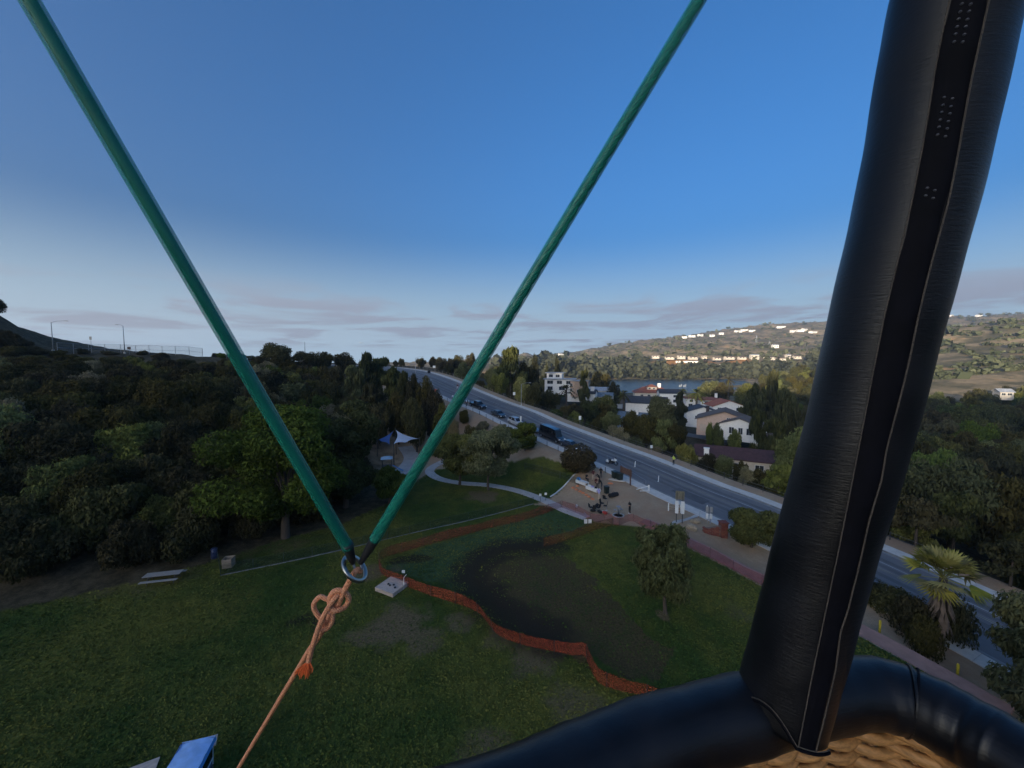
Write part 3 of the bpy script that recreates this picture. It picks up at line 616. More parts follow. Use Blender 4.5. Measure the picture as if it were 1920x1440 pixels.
big_tree('broadleaf_tree', p, 15, bb, 38000, .21, 'green', [(0, 0, -.5, .45), (.1, 0, 3, .33), (-.1, .1, 8, .18)], [(b[:3], 3 + i % 4) for i, b in enumerate(bb[:10])], 'tall pale green tree with feathery top behind the largest park tree', seed=5, droop=.45)
p = base(725, 55.5); bb = rblobs(12, 14, 0, 3.5, 2.0, 1.8, .8, 1.4)
big_tree('pepper_tree', p, 6, bb, 12000, .19, 'green', [(0, 0, -.4, .2), (.1, 0, 1.6, .15), (0, .1, 4, .07)], [(b[:3], 1.5) for b in bb[:6]], 'low drooping green tree below the blue and white sail shade', seed=6, droop=.7, aspect=2.6)
p = G(862, 909); bb = rblobs(15, 28, .6, 5.6, 4.6, 2.4, 1.1, 1.9, sy=3.6)
big_tree('pepper_tree', p, 9, bb, 28000, .205, 'olive', [(0, 0, -.4, .26), (.1, 0, 1.8, .2), (.5, .1, 5.5, .1)], [(b[:3], 1.8 + i % 3) for i, b in enumerate(bb[:9])], 'spreading olive green tree shading the curve of the concrete path', seed=8, droop=.5, aspect=2.2)
p = G(916, 919); bb = rblobs(18, 30, .8, 6.4, 4.6, 2.9, 1.1, 2.0, sy=3.8)
big_tree('pepper_tree', p, 9.5, bb, 30000, .205, 'olive', [(0, 0, -.4, .24), (-.1, 0, 1.9, .18), (.3, .1, 6, .1)], [(b[:3], 1.9 + i % 3) for i, b in enumerate(bb[:9])], 'spreading olive green tree on bare soil beside concrete path', seed=9, droop=.5, aspect=2.2)
p = base(985, 75); bb = rblobs(22, 16, 0, 3.0, 2.4, 1.7, .8, 1.3)
big_tree('broadleaf_tree', p, 8, bb, 15000, .19, 'green', [(0, 0, -.4, .2), (0, .1, 2, .15), (.1, 0, 5, .06)], [(b[:3], 1.8) for b in bb[:6]], 'dense green tree on the bank beside the parked van', seed=10, droop=.2)
p = G(1248, 1150); bb = rblobs(25, 34, -.2, 4.7, 2.55, 2.2, .55, 1.05, zf=1.1)
big_tree('willow_tree', p, 8.3, bb, 21000, .15, 'willow', [(0, 0, -.3, .26), (-.05, 0, .25, .16), (-.15, 0, 1.7, .13), (-.2, .1, 5.5, .05)], [(b[:3], 1.7 + .5 * (i % 4)) for i, b in enumerate(bb[:14])], 'small weeping tree standing alone on the lawn by the red path', seed=13, droop=.62, aspect=2.8, lo=.3)
p = G(1084, 884); bb = [(0, 0, 2.2, 2.9, 2.6, 2.3)] + rblobs(28, 12, 0, 2.4, 2.1, 1.5, .9, 1.4)
e = empty('round_bush', p, 0, 'dense round dark brown-green bush on the tan bank beside the road', 'bush'); obj('crown', leaf_mesh('crown', [leaf_arrays(bb, 15000, .17, 31, 1.6, .1, .84)], FOL['bush']), e); MB().tube([(0, 0, -.4), (0, .1, 1.6)], [.22, .12], 8).build('trunk', M_bark, e)
p = G(1408, 1026); bb = rblobs(33, 22, .2, 2.6, 2.7, 1.5, .9, 1.4, sy=2.2)
big_tree('laurel_tree', p, 5.5, bb, 22000, .155, 'olive', [(0, 0, -.3, .2), (.1, 0, 1.2, .15), (.2, .1, 3, .08)], [(b[:3], 1.2) for b in bb[:7]], 'low leafy tree between the brick wall and the leather-covered upright', seed=15, droop=.35, aspect=2.)
p = np.array((37.6, 24.6, h1(37.6, 24.6))); bb = rblobs(36, 30, 0, 5.0, 3.5, 3.1, .9, 1.5)
big_tree('willow_tree', p, 8.5, bb, 26000, .155, 'olive', [(0, 0, -.3, .22), (.1, 0, 2, .16), (0, .1, 5.5, .06)], [(b[:3], 2.0) for b in bb[:9]], 'feathery green tree at the end of the red path near yellow post', seed=17, droop=.75, aspect=3.)
p = np.array((28.6, 18.6, h1(28.6, 18.6))); bb = rblobs(37, 18, 0, 2.9, 2.3, 1.5, .7, 1.1)
big_tree('willow_tree', p, 5, bb, 9000, .18, 'willow', [(0, 0, -.3, .16), (.1, 0, 1.2, .12), (0, .1, 3, .05)], [(b[:3], 1.2) for b in bb[:6]], 'feathery olive shrub-like tree just outside the basket rim', seed=18, droop=.75, aspect=3.)

# palms
def palm(p, h, cr, label, fan=True, n=34, skirt=True, fol='palm', seed=0):
    e = empty('palm_tree', p, 0, label, 'palm'); r = random.Random(seed); m = MB()
    tr = max(.14, h * .045) if h < 12 else .22
    m.tube([(0, 0, -.4), (.02, 0, h * .5), (.05, .02, h)], [tr * 1.5, tr, tr], 10); m.build('trunk', M_bark, e)
    if skirt:
        m = MB(); k = 60
        for i in range(k):
            a = r.uniform(0, 6.28); z = h * r.uniform(.35, 1); rr = tr * 1.6; 
            m.add([(math.cos(a) * rr, math.sin(a) * rr, z), (math.cos(a + .25) * rr * 1.6, math.sin(a + .25) * rr * 1.6, z - h * .16), (math.cos(a) * rr * 2.1, math.sin(a) * rr * 2.1, z - h * .26), (math.cos(a - .25) * rr * 1.6, math.sin(a - .25) * rr * 1.6, z - h * .16)], [(0, 1, 2, 3)])
        m.build('dead_frond_skirt', mat('dead_fronds', (.19, .14, .105), .9, scale=3), e)
    for i in range(n):
        a = i * 2.399 + r.uniform(-.2, .2); el = r.uniform(-.55, 1.15) if i > n * .25 else r.uniform(.9, 1.4); m = MB(); V = []; Fc = []
        d = np.array((math.cos(a) * math.cos(el), math.sin(a) * math.cos(el), math.sin(el))); s_ = np.array((-math.sin(a), math.cos(a), 0)); u = np.cross(d, s_)
        if fan:
            L0 = cr * .5; hub = d * L0; m.tube([(0, 0, h), tuple(np.array((0, 0, h)) + hub)], [.03, .02], 4)
            for q in np.linspace(-1.25, 1.25, 13):
                dr = d * math.cos(q) + s_ * math.sin(q); tip = hub + dr * cr * .55 + np.array((0, 0, -.16 * cr)) * (.4 + abs(q) * .5); mid = hub + dr * cr * .3 - np.array((0, 0, .02 * cr)); wv = np.cross(dr, u) * cr * .035
                b_ = np.array((0, 0, h)); m.add([b_ + hub, b_ + mid + wv, b_ + tip, b_ + mid - wv], [(0, 1, 2, 3)])
        else:
            pts = [np.array((0, 0, h)) + d * cr * t_ + np.array((0, 0, -.55 * cr * t_ * t_)) for t_ in np.linspace(0, 1, 7)]
            for k in range(6):
                for sg in (-1, 1):
                    a0, a1 = pts[k], pts[k + 1]; ww = cr * .20 * math.sin(math.pi * (k + .7) / 7.2); q = s_ * sg * ww + np.array((0, 0, -.35 * ww)); m.add([a0, a1, (a0 + a1) / 2 + q + (a1 - a0) * .6], [(0, 1, 2)])
        me = m.mesh('frond', FOL[fol]); at_ = me.attributes.new('tone', 'FLOAT', 'POINT'); at_.data.foreach_set('value', np.full(len(me.vertices), r.uniform(.2, .95), np.float32)); obj('frond', me, e)
    return e
palm((37.4, 32.2, h1(37.4, 32.2)), 5.9, 2.9, 'stout fan palm with shaggy brown skirt between hedge and road', seed=3, n=40)
b_ = base(1062, 178); palm(b_, at(1062, 730, 178)[2] - b_[2], 5.2, 'palm with drooping crown in front of white modern houses', fan=False, n=22, skirt=False, seed=5, fol='dark')
b_ = base(1366, 215); palm(b_, at(1364, 712, 215)[2] - b_[2], 3.6, 'tall slender palm behind the orange roofed house', fan=False, n=24, skirt=False, seed=6, fol='dark')
b_ = base(1307, 205); palm(b_, at(1307, 737, 205)[2] - b_[2], 5.2, 'bushy palm in front of the red eaved white villa', fan=False, n=30, skirt=False, seed=7, fol='palm')
b_ = base(1281, 225); palm(b_, at(1281, 733, 225)[2] - b_[2], 3.6, 'small palm between white houses beside tall cypress', fan=False, n=22, skirt=False, seed=8, fol='palm')
b_ = base(1170, 190); palm(b_, at(1170, 738, 190)[2] - b_[2], 4.2, 'dark palm standing before the lake and grey roofs', fan=False, n=24, skirt=False, seed=9, fol='dark')

# shaded hillside: single shrubs and small trees, all dark, set by slope and spacing
def spread(cands, mind):
    out = []; cell = {}
    for c in cands:
        k = (int(c[0] // mind), int(c[1] // mind))
        if any((c[0] - q[0]) ** 2 + (c[1] - q[1]) ** 2 < mind * mind for i in (-1, 0, 1) for j in (-1, 0, 1) for q in cell.get((k[0] + i, k[1] + j), ())): continue
        cell.setdefault(k, []).append(c); out.append(c)
    return out
r_ = np.random.default_rng(5); X = r_.uniform(-150, -24, 5000); Y = r_.uniform(24, 150, 5000); Hh, Of, Zr, Wd = H(X, Y, True)
scr = 960 + F * X / Y
lawnhit = inpoly(X, Y, LAWN); foot = segdist(X, Y, LAWN)
ok = (~lawnhit) & (foot > 1.6) & (Of < -9) & (scr > -160) & (scr < 720) & (Hh > .25) & (Hh < np.where(scr > 395, 23.5, 20.2)) & ~((X > -34) & (Y > 62) & (Y < 92)) & (Y + .35 * (X + 100) < 128)
sand = (fbm(X, Y, 40, 3, 77) > .22) & (Hh > 16) & (scr < 430)
ok &= ~sand
pts = spread([(a, b, c) for a, b, c, k in zip(X, Y, Hh, ok) if k], 2.9)
print('hill shrubs', len(pts))
for i, q in enumerate(sorted(pts, key=lambda q: math.hypot(q[0], q[1]))[:300]):
    hi = min(1, max(0, (q[2] - 12) / 9)); s = rnd.uniform(.8, 1.3); h = (5.6 - 4.1 * hi) * s; w_ = (7.0 - 3.6 * hi) * s
    kd = rnd.choices(['dark', 'olive', 'grey', 'green'], [.82, .08, .05, .05])[0]
    bush('hillside_shrub', q, h, w_, 'dark', kd if kd != 'grey' or hi < .8 else 'dark', {'dark': 'dark evergreen shrub on the shaded hillside beyond the lawn', 'olive': 'dull olive shrub on the shaded hillside beyond the lawn', 'grey': 'pale grey-leaved shrub on the shaded hillside beyond the lawn', 'green': 'green leafy shrub on the shaded hillside beyond the lawn'}[kd], 'shrubs on the shaded hillside')
for (px, py, h, w_) in [(15, 640, 2.4, 4), (40, 650, 2, 3.5), (5, 655, 2.6, 5), (70, 665, 1.8, 4), (25, 668, 2.2, 5), (110, 668, 1.4, 3.5), (155, 664, 1.3, 2.6), (205, 666, 1.1, 3.4), (268, 666, 1.2, 3), (300, 672, 1.4, 4), (60, 684, 2, 5), (130, 680, 1.8, 5)]:
    bush('knoll_shrub', G(px, py), h, w_, 'dark', 'dark', 'low dark shrub along the bare crest of the left ridge', 'shrubs along the ridge crest')
# trees on the ridge line and along the gully up to the road
for (px, top, Yd, wpx, kd, fol, lab) in [
 (520, 652, 114, 68, 'green', 'dark', 'dark rounded ridge tree with the widest crown on the left skyline'), (570, 663, 118, 46, 'green', 'dark', 'dark ridge tree beside the thin mast'), (603, 663, 121, 46, 'green', 'dark', 'dark flat topped ridge tree next to the thin mast'),
 (652, 669, 128, 50, 'green', 'dark', 'dark rounded tree where the ridge dips'), (690, 667, 112, 56, 'euc', 'pine', 'grey-green pointed tree breaking the skyline left of the road'), (712, 674, 118, 60, 'euc', 'pine', 'slim dark tree left of the road crest'), (738, 692, 104, 52, 'euc', 'pine', 'narrow dark conifer against the upper road'), (757, 703, 98, 50, 'euc', 'pine', 'narrow conifer just below the upper pavement'), (665, 690, 100, 56, 'euc', 'olive', 'loose pointed grey-green tree in the gully'), (632, 700, 104, 40, 'green', 'dark', 'dark crown in the gully beside pointed tree'),
 (700, 725, 92, 62, 'euc', 'dark', 'dark tiered tree in the gully above the sail shade'), (775, 712, 96, 40, 'green', 'dark', 'rounded dark tree under the street lamp'), (792, 728, 92, 44, 'green', 'dark', 'rounded dark tree on the bank below the upper pavement'), (812, 742, 88, 52, 'green', 'dark', 'broad dark tree on the bank right of the gully'), (745, 745, 88, 50, 'green', 'dark', 'broad dark tree behind the sail shade'), (780, 765, 84, 56, 'green', 'dark', 'wide dark tree right behind the sail shade'), (830, 770, 82, 44, 'green', 'dark', 'dark tree between the sail shade and parked cars'), (705, 765, 84, 50, 'green', 'dark', 'dark tree left of the sail shade'), (850, 790, 80, 30, 'green', 'grey', 'dry grey bush on the bank under the green cable'), (610, 720, 96, 50, 'green', 'dark', 'dark crown above the tall pale green park tree'), (560, 735, 90, 56, 'green', 'dark', 'dark crown above the largest park tree'), (480, 745, 84, 60, 'green', 'dark', 'dark crown on the slope above the largest park tree'), (250, 738, 66, 40, 'cypress', 'grey', 'pale tufted shrub highest in the hillside thicket'), (330, 735, 66, 62, 'green', 'olive', 'rounded olive tree on the hillside above the thicket'),
 (8, 566, 97, 34, 'green', 'dark', 'dark tree on top of the bare knoll at the left edge')]:
    tree_px('hillside_tree' if px < 640 else 'gully_tree', px, top, Yd, wpx, kd, fol, lab)
for (px, top, Yd, wpx, fol, lab) in [(870, 768, 92, 26, 'dark', 'small dark shrub on the bank below the pickup truck'), (905, 790, 86, 34, 'grey', 'dry brown-grey shrub on the bank under the parked sedan'), (885, 800, 82, 34, 'dark', 'dark shrub above the spreading path trees'), (940, 795, 84, 24, 'grey', 'small dry shrub on the bank under the silver crossover'), (955, 800, 83, 22, 'olive', 'little olive shrub at the pavement edge below the sign pole')]:
    bush_px('bank_shrub', px, top, Yd, wpx, 'dark', fol, lab)

# ------------------------------------------------------------------ houses
def house(name, p, rz, w_, d, h, wall, roof, label, rtype='gable', rh=1.8, over=.5, wins=(), chimney=None, doors=(), extra=None, ridge='x'):
    """w along local x, d along local y; windows (face, along, z, width, height); faces f(-y) b(+y) l(-x) r(+x)"""
    e = empty(name, p, rz, label, 'house'); m = MB(); m.box((0, 0, h / 2 - .75), (w_, d, h + 1.5))
    if rtype == 'gable':
        if ridge == 'x':
            for sx in (-1, 1): m.add([(sx * w_ / 2, -d / 2, h), (sx * w_ / 2, d / 2, h), (sx * w_ / 2, 0, h + rh)], [(0, 1, 2)])
        else:
            for sy in (-1, 1): m.add([(-w_ / 2, sy * d / 2, h), (w_ / 2, sy * d / 2, h), (0, sy * d / 2, h + rh)], [(0, 1, 2)])
    m.build('wall', wall, e)
    m = MB(); th = .16
    if rtype == 'gable':
        A, B = (w_, d) if ridge == 'x' else (d, w_); k = rh / (B / 2); e0 = h - k * over + .05
        pr = [(-B / 2 - over, e0), (0, h + rh + .05), (B / 2 + over, e0), (B / 2 + over, e0 + th), (0, h + rh + th + .08), (-B / 2 - over, e0 + th)]
        rg = [[((x, y, z) if ridge == 'x' else (-y, x, z)) for y, z in pr] for x in (-A / 2 - over, A / 2 + over)]; m.loft(rg)
    elif rtype == 'hip':
        o_ = over; q = min(w_, d) * .48; lo = [(-w_ / 2 - o_, -d / 2 - o_, h), (w_ / 2 + o_, -d / 2 - o_, h), (w_ / 2 + o_, d / 2 + o_, h), (-w_ / 2 - o_, d / 2 + o_, h)]
        if w_ >= d: tp = [(-w_ / 2 + q, 0, h + rh), (w_ / 2 - q, 0, h + rh)]; fs = [(4, 5, 9, 8), (5, 6, 9), (6, 7, 8, 9), (7, 4, 8)]
        else: tp = [(0, -d / 2 + q, h + rh), (0, d / 2 - q, h + rh)]; fs = [(4, 5, 8), (5, 6, 9, 8), (6, 7, 9), (7, 4, 8, 9)]
        m.add(lo + [(x, y, z + th) for x, y, z in lo] + tp, [(3, 2, 1, 0), (0, 1, 5, 4), (1, 2, 6, 5), (2, 3, 7, 6), (3, 0, 4, 7)] + fs)
    else: m.box((0, 0, h + .15), (w_ + over * 2, d + over * 2, .3))
    rf = m.build('roof', roof, e)
    for (fc, al, z, ww, wh) in wins:
        pos = {'f': (al, -d / 2, z), 'b': (al, d / 2, z), 'l': (-w_ / 2, al, z), 'r': (w_ / 2, al, z)}[fc]; rot = {'f': 0, 'b': math.pi, 'l': -math.pi / 2, 'r': math.pi / 2}[fc]
        m = MB()
        for s in (-1, 1): m.box((s * (ww / 2 + .05), -.03, 0), (.1, .12, wh + .2)); m.box((0, -.03, s * (wh / 2 + .05)), (ww, .12, .1))
        m.box((0, -.035, 0), (.06, .08, wh)); fr = m.build('window', M_white, e, pos, (0, 0, rot)); MB().box((0, -.008, 0), (ww, .04, wh)).build('pane', M_pane, fr)
    for (fc, al, ww, wh, mt) in doors:
        pos = {'f': (al, -d / 2, wh / 2), 'b': (al, d / 2, wh / 2), 'l': (-w_ / 2, al, wh / 2), 'r': (w_ / 2, al, wh / 2)}[fc]; rot = {'f': 0, 'b': math.pi, 'l': -math.pi / 2, 'r': math.pi / 2}[fc]
        MB().box((0, -.02, 0), (ww, .08, wh)).build('door' if ww < 1.6 else 'garage_door', mt, e, pos, (0, 0, rot))
    if chimney:
        x, y, z0, z1, cw, cm = chimney; m = MB(); m.box((x, y, (z0 + z1) / 2), (cw, cw, z1 - z0)); m.box((x, y, z1 + .06), (cw + .2, cw + .2, .12)); m.build('chimney', cm, rf)
    return e
W_cream = mat('cream_stucco', (.62, .55, .46), .9, scale=1.5, var=.08, bump=.1); W_white = mat('white_stucco', (.86, .83, .78), .9, scale=1.5, var=.05, bump=.1)
W_pink = mat('pinkish_stucco', (.55, .40, .32), .9, scale=1.5, var=.08); W_tan = mat('tan_stucco', (.60, .42, .30), .9, scale=1.5, var=.08); W_blue = mat('pale_blue_siding', (.45, .55, .64), .8, scale=1.5, var=.07)
def roofmat(name, c, s=2.2):
    t = NT(name); v = t.coord(); n1 = t.noise(1.2, 5, .6, v); wv = t.new('ShaderNodeTexWave', wave_type='BANDS', bands_direction='Z'); wv.inputs['Scale'].default_value = s; wv.inputs['Distortion'].default_value = 1.2; t.l.new(v, wv.inputs['Vector'])
    cc = t.mix(t.rng(n1, .3, .7), tuple(x * .75 for x in c), tuple(x * 1.25 for x in c)); t.base(t.mix(t.rng(wv.outputs['Fac'], .2, .8, 0, .35), cc, tuple(x * .45 for x in c))); t.b.inputs['Roughness'].default_value = .85; return t.mat
R_maroon = roofmat('maroon_shingles', (.085, .038, .036)); R_brown = roofmat('brown_shingles', (.155, .115, .09)); R_char = roofmat('charcoal_shingles', (.055, .058, .068)); R_orange = roofmat('orange_clay_tiles', (.42, .135, .07)); R_red = roofmat('red_clay_tiles', (.30, .105, .065)); R_grey = roofmat('pale_grey_roofing', (.42, .44, .47)); R_blue = roofmat('slate_blue_shingles', (.15, .20, .25))
M_garage = mat('garage_door_paint', (.50, .40, .33), .7)
def hp(px, py, Yd):
    q = at(px, py, Yd); return (q[0], q[1], q[2])
# the house by the road: maroon roof, cream walls
house('house', hp(1372, 880, 92), R(-27), 15.5, 8.5, 3.6, W_cream, R_maroon, 'cream house with long maroon roof just below the road', rh=1.7, over=.6, wins=[('f', 1.0, 2.1, 2.0, 1.1), ('f', 5.2, 2.1, 1.6, 1.1), ('r', -1.5, 2.0, 1.2, 1.3)], chimney=(-5.6, -3.9, 0, 5.4, 1.1, W_white))
house('house', hp(1358, 806, 136), R(-30), 17, 12, 4.2, W_pink, R_brown, 'large house with brown shingle roof and pinkish gable', rh=3.0, over=.7, ridge='y', wins=[('f', 1.2, 4.3, 1.0, 1.6), ('f', 3.0, 4.0, 1.0, 1.2), ('r', 2, 2, 1.6, 1.2)], doors=[('f', -5.2, 4.6, 2.3, M_garage)])
house('house', hp(1392, 815, 122), R(-42), 12, 9, 3.4, W_white, R_brown, 'white walled wing with brown roof and tall windows among pines', rh=2.2, ridge='y', wins=[('f', -2.2, 1.8, 1.3, 1.9), ('f', .3, 1.8, 1.1, 1.9), ('f', 2.6, 1.8, 1.3, 1.9), ('l', 0, 1.8, 1.4, 1.4)])
house('house', hp(1313, 793, 168), R(-16), 13, 11, 5.4, W_white, R_char, 'plain white gabled house with charcoal roof and dark chimney', rh=2.2, ridge='y', wins=[('f', -2.6, 3.3, .9, 1.1), ('f', -1.4, 3.3, .9, 1.1), ('f', 4.2, 1.5, 1.2, 1.4)], chimney=(1.6, -5.9, 0, 8.2, 1.1, mat('dark_brick', (.07, .05, .045), .9)))
house('house', hp(1358, 776, 192), R(-8), 15, 12, 4.4, W_white, R_orange, 'white gabled house under the bright orange tiled roof', rh=2.8, ridge='y', wins=[('f', -4.6, 3.2, 1.6, 1.2), ('f', 4.4, 3.1, 2.6, 1.4)], doors=[('f', 0.2, 1.4, 2.3, M_garage)])
house('house', hp(1300, 763, 232), R(-6), 12, 10, 5.6, W_white, R_red, 'white two-storey villa with red tile eaves near the lake', rtype='hip', rh=1.6, over=1.0, wins=[('f', -3.4, 1.5, 2.2, 1.9), ('f', 1.6, 1.5, 1.9, 1.9), ('f', -3.0, 4.2, 1.8, 1.2), ('f', 2.4, 4.2, 2.6, 1.3)])
house('house', hp(1328, 764, 226), R(-6), 13, 9, 4.8, W_white, R_red, 'white villa wing with red eaves and chimney behind the orange roof', rtype='hip', rh=1.5, over=1.0, wins=[('f', -2.5, 3.4, 2.4, 1.3), ('f', 2.6, 1.3, 2.2, 1.4)], chimney=(4.5, 1, 4, 8.2, 1.2, W_white))
house('house', hp(1258, 755, 252), R(-10), 16, 10, 6.6, W_white, R_char, 'tall white house with dark roof and bay windows by the lake', rh=2.2, wins=[('f', 1.8, 4.8, 3.0, 1.5), ('f', 1.8, 1.6, 3.2, 1.8), ('f', 6.0, 1.6, 1.4, 1.7), ('f', -5, 2.0, 1.6, 1.3)])
house('house', hp(1222, 746, 290), R(-12), 26, 14, 4.4, W_cream, R_red, 'sprawling house with red hipped roof on the lake shore', rtype='hip', rh=4.0, over=1., wins=[('f', -8, 2.3, 2, 1.5), ('f', -3, 2.3, 2, 1.5), ('f', 6, 2.3, 2.4, 1.5), ('l', 0, 2.3, 2, 1.4)], chimney=(5, 0, 6, 11, 2.2, W_white))
house('house', hp(1221, 739, 289.5), R(-12), 7, 6, 5.6, W_cream, R_red, 'small raised tower room with red roof on the lakeside house', rtype='hip', rh=1.8, over=.6, wins=[('f', -1.6, 4.6, 1.3, 1.2), ('f', 1.4, 4.6, 1.3, 1.2)])
house('house', hp(1212, 766, 205), R(-26), 20, 11, 3.4, W_white, R_char, 'low white house with broad charcoal roof among trees', rh=3.0, wins=[('f', 3.0, 1.8, 1.5, 1.2), ('f', 6.0, 1.8, 1.5, 1.2), ('f', 8.4, 1.8, 1.2, 1.2), ('r', 0, 1.9, 1.6, 1.3)])
house('house', hp(1182, 799, 140), R(-30), 11, 8, 3.2, W_blue, R_blue, 'pale blue cottage half hidden in trees by the road', rh=1.9, wins=[('f', 3.2, 1.7, 1.2, 1.2), ('r', 0, 1.7, 1.2, 1.2)], chimney=(2.5, -1, 3, 6, .9, W_white))
house('house', hp(1147, 764, 225), R(-20), 12, 8, 3.0, W_white, R_brown, 'small white house with low brown roof deep in the trees', rh=1.6, wins=[('f', 2.5, 1.6, 1.4, 1.1)])
house('house', hp(1050, 733, 205), R(-14), 15, 10, 6.4, W_white, R_grey, 'white modern house with flat roof behind the tall dark pine', rtype='flat', over=.8, wins=[('f', -4.6, 4.9, 3, 1.6), ('f', .3, 4.9, 2.6, 1.6), ('f', 5, 4.9, 2.4, 1.6), ('f', -4.6, 1.8, 2.6, 1.8), ('f', 1.6, 1.8, 3, 1.8)])
house('house', hp(1041, 729, 208), R(-14), 8, 8, 8.6, W_white, R_grey, 'white upper block with pale roof above the flat roofed house', rtype='flat', over=1.0, wins=[('f', -1.8, 7.2, 2, 1.4), ('f', 1.8, 7.2, 2, 1.4)])
house('house', hp(1082, 737, 200), R(20), 8, 9, 6.4, W_tan, R_grey, 'tan and white cubic house beside the leaning palm', rtype='flat', over=.2, wins=[('l', -1, 4.4, 2.6, 1.6), ('l', -1, 1.7, 2.6, 1.6), ('f', -1.5, 1.4, 2.4, 1.5)])
house('house', hp(1112, 742, 228), R(-10), 20, 9, 3.6, W_white, R_grey, 'long low house with pale grey roof left of the lake', rh=1.5, over=.8, wins=[('f', -6, 2.0, 2.4, 1.3), ('f', 0, 2.0, 2.4, 1.3), ('f', 6, 2.0, 2.4, 1.3)])
house('house', hp(1092, 747, 200), R(-22), 14, 8, 3.0, W_white, R_char, 'white bungalow with dark roof and square white chimney', rh=1.7, wins=[('f', -3.5, 1.7, 1.8, 1.2), ('f', 2.5, 1.7, 1.8, 1.2)], chimney=(5.4, -1, 2.6, 6.2, 1.8, W_white))
house('house', hp(1125, 752, 205), R(-22), 13, 8, 2.8, W_cream, R_blue, 'low house with slate blue roof in front of pale grey roof', rh=1.8, wins=[('f', 2, 1.6, 1.6, 1.1)])
for (px, py, Yd, lab, w_, rf, wl) in [(1655, 742, 205, 'pale bungalow glimpsed in the shaded wood right of the upright', 10, R_brown, W_pink), (1880, 744, 205, 'small white house alone in the shaded wood under the hill', 5, R_grey, W_cream), (1750, 884, 128, 'pale house glimpsed through trees right of the upright', 7, R_grey, W_cream), (1850, 925, 108, 'house glimpsed between dark trees near the right edge', 8, R_grey, W_cream), (1822, 975, 84, 'low building with pale grey canopy behind the fan palm', 9, R_grey, W_blue), (1440, 838, 118, 'pale house glimpsed through pines left of the upright', 9, R_brown, W_cream)]:
    house('house', hp(px, py, Yd), R(-25), w_, 6, 2.8, wl, rf, lab, rh=1.4, wins=[('f', -w_ * .25, 1.6, 1.4, 1.1), ('f', w_ * .2, 1.6, 1.6, 1.1)])
# drive and lane between the houses
def drape(name, pts, wid, m, lift=.06): return tag(ribbon(name, None, wid, m, lift=lift, th=.3, world=pts), kind='structure')
q = [G(1288, 815), G(1325, 822), G(1368, 834)]; drape('lane', [(x, y, z) for x, y, z in q], 7, ta.mat, .12)
q = [G(1322, 812), G(1332, 804), G(1340, 797)]; drape('driveway', [(x, y, z) for x, y, z in q], 6, M_path, .18)

# the row of hillside houses above the lake, and those along the crest
k = 0
for (px, py, w_, hh, rz, lab) in [(1229, 671, 17, 5, -8, 'white hill house farthest left above the lake'), (1255, 673, 22, 4.5, -5, 'long white hill house above the terraced slope'), (1277, 672, 18, 6, 0, 'white hill house with raised roof above the terraced slope'), (1299, 673, 22, 4.5, 5, 'white hill house at the right end of the white retaining wall'), (1320, 672, 11, 6, -10, 'small pale hill house half behind trees'), (1344, 674, 17, 4, 0, 'low pale hill house between the two orange banks'), (1367, 673, 24, 4.5, 4, 'wide hill house above the second orange bank'), (1391, 673, 18, 4, 0, 'low hill house on the right of the second orange bank'), (1414, 673, 20, 9, -6, 'tall white two-storey hill house with dark windows'), (1442, 674, 24, 5, 3, 'long pale hill house right of the tall white one'), (1464, 677, 24, 6, -12, 'large white hill house lowest on the right'), (1477, 673, 9, 9, 0, 'narrow white hill house with pointed gable'), (1494, 672, 17, 5, -6, 'white hill house nearest the leather upright')]:
    house('hillside_house', hp(px, py, 762), R(rz), w_ * .72, 9, hh * .85, W_cream, R_brown if hh < 7 else R_grey, lab, rtype='gable', rh=1.6, over=.5, wins=[('f', -w_ * .28, hh * .55, 2.4, 1.8), ('f', w_ * .05, hh * .55, 2.4, 1.8), ('f', w_ * .33, hh * .55, 2.0, 1.8)])
def wall_px(name, pts, th, hgt, label):
    P = [np.array(hp(a, b, c)) for a, b, c in pts]; m = MB()
    for a, b in zip(P[:-1], P[1:]):
        d = b - a; L0 = math.hypot(d[0], d[1]); m.loft([[(q[0], q[1] - th / 2, q[2] - 1.5), (q[0], q[1] + th / 2, q[2] - 1.5), (q[0], q[1] + th / 2, q[2] + hgt), (q[0], q[1] - th / 2, q[2] + hgt)] for q in (a, b)])
    return tag(m.build(name, W_white), label, 'wall')
wall_px('retaining_wall', [(1267, 679, 742), (1309, 679, 742)], .6, 2.2, 'white retaining wall along the top of the terraced orange slope')
wall_px('retaining_wall', [(1222, 685, 742), (1236, 685, 742), (1249, 681, 745)], .6, 1.6, 'white wall stepping down at the left end of the hill houses')
wall_px('retaining_wall', [(1264, 688.5, 705), (1290, 688.5, 705)], .6, 1.0, 'low white wall at the foot of the terraced orange slope')
wall_px('retaining_wall', [(1349, 684, 735), (1372, 685, 733), (1397, 683, 735)], .6, 1.4, 'white wall under the second orange bank')
wall_px('retaining_wall', [(1401, 680, 745), (1424, 682, 742)], .6, 1.8, 'white wall below the tall two-storey hill house')
k = 0
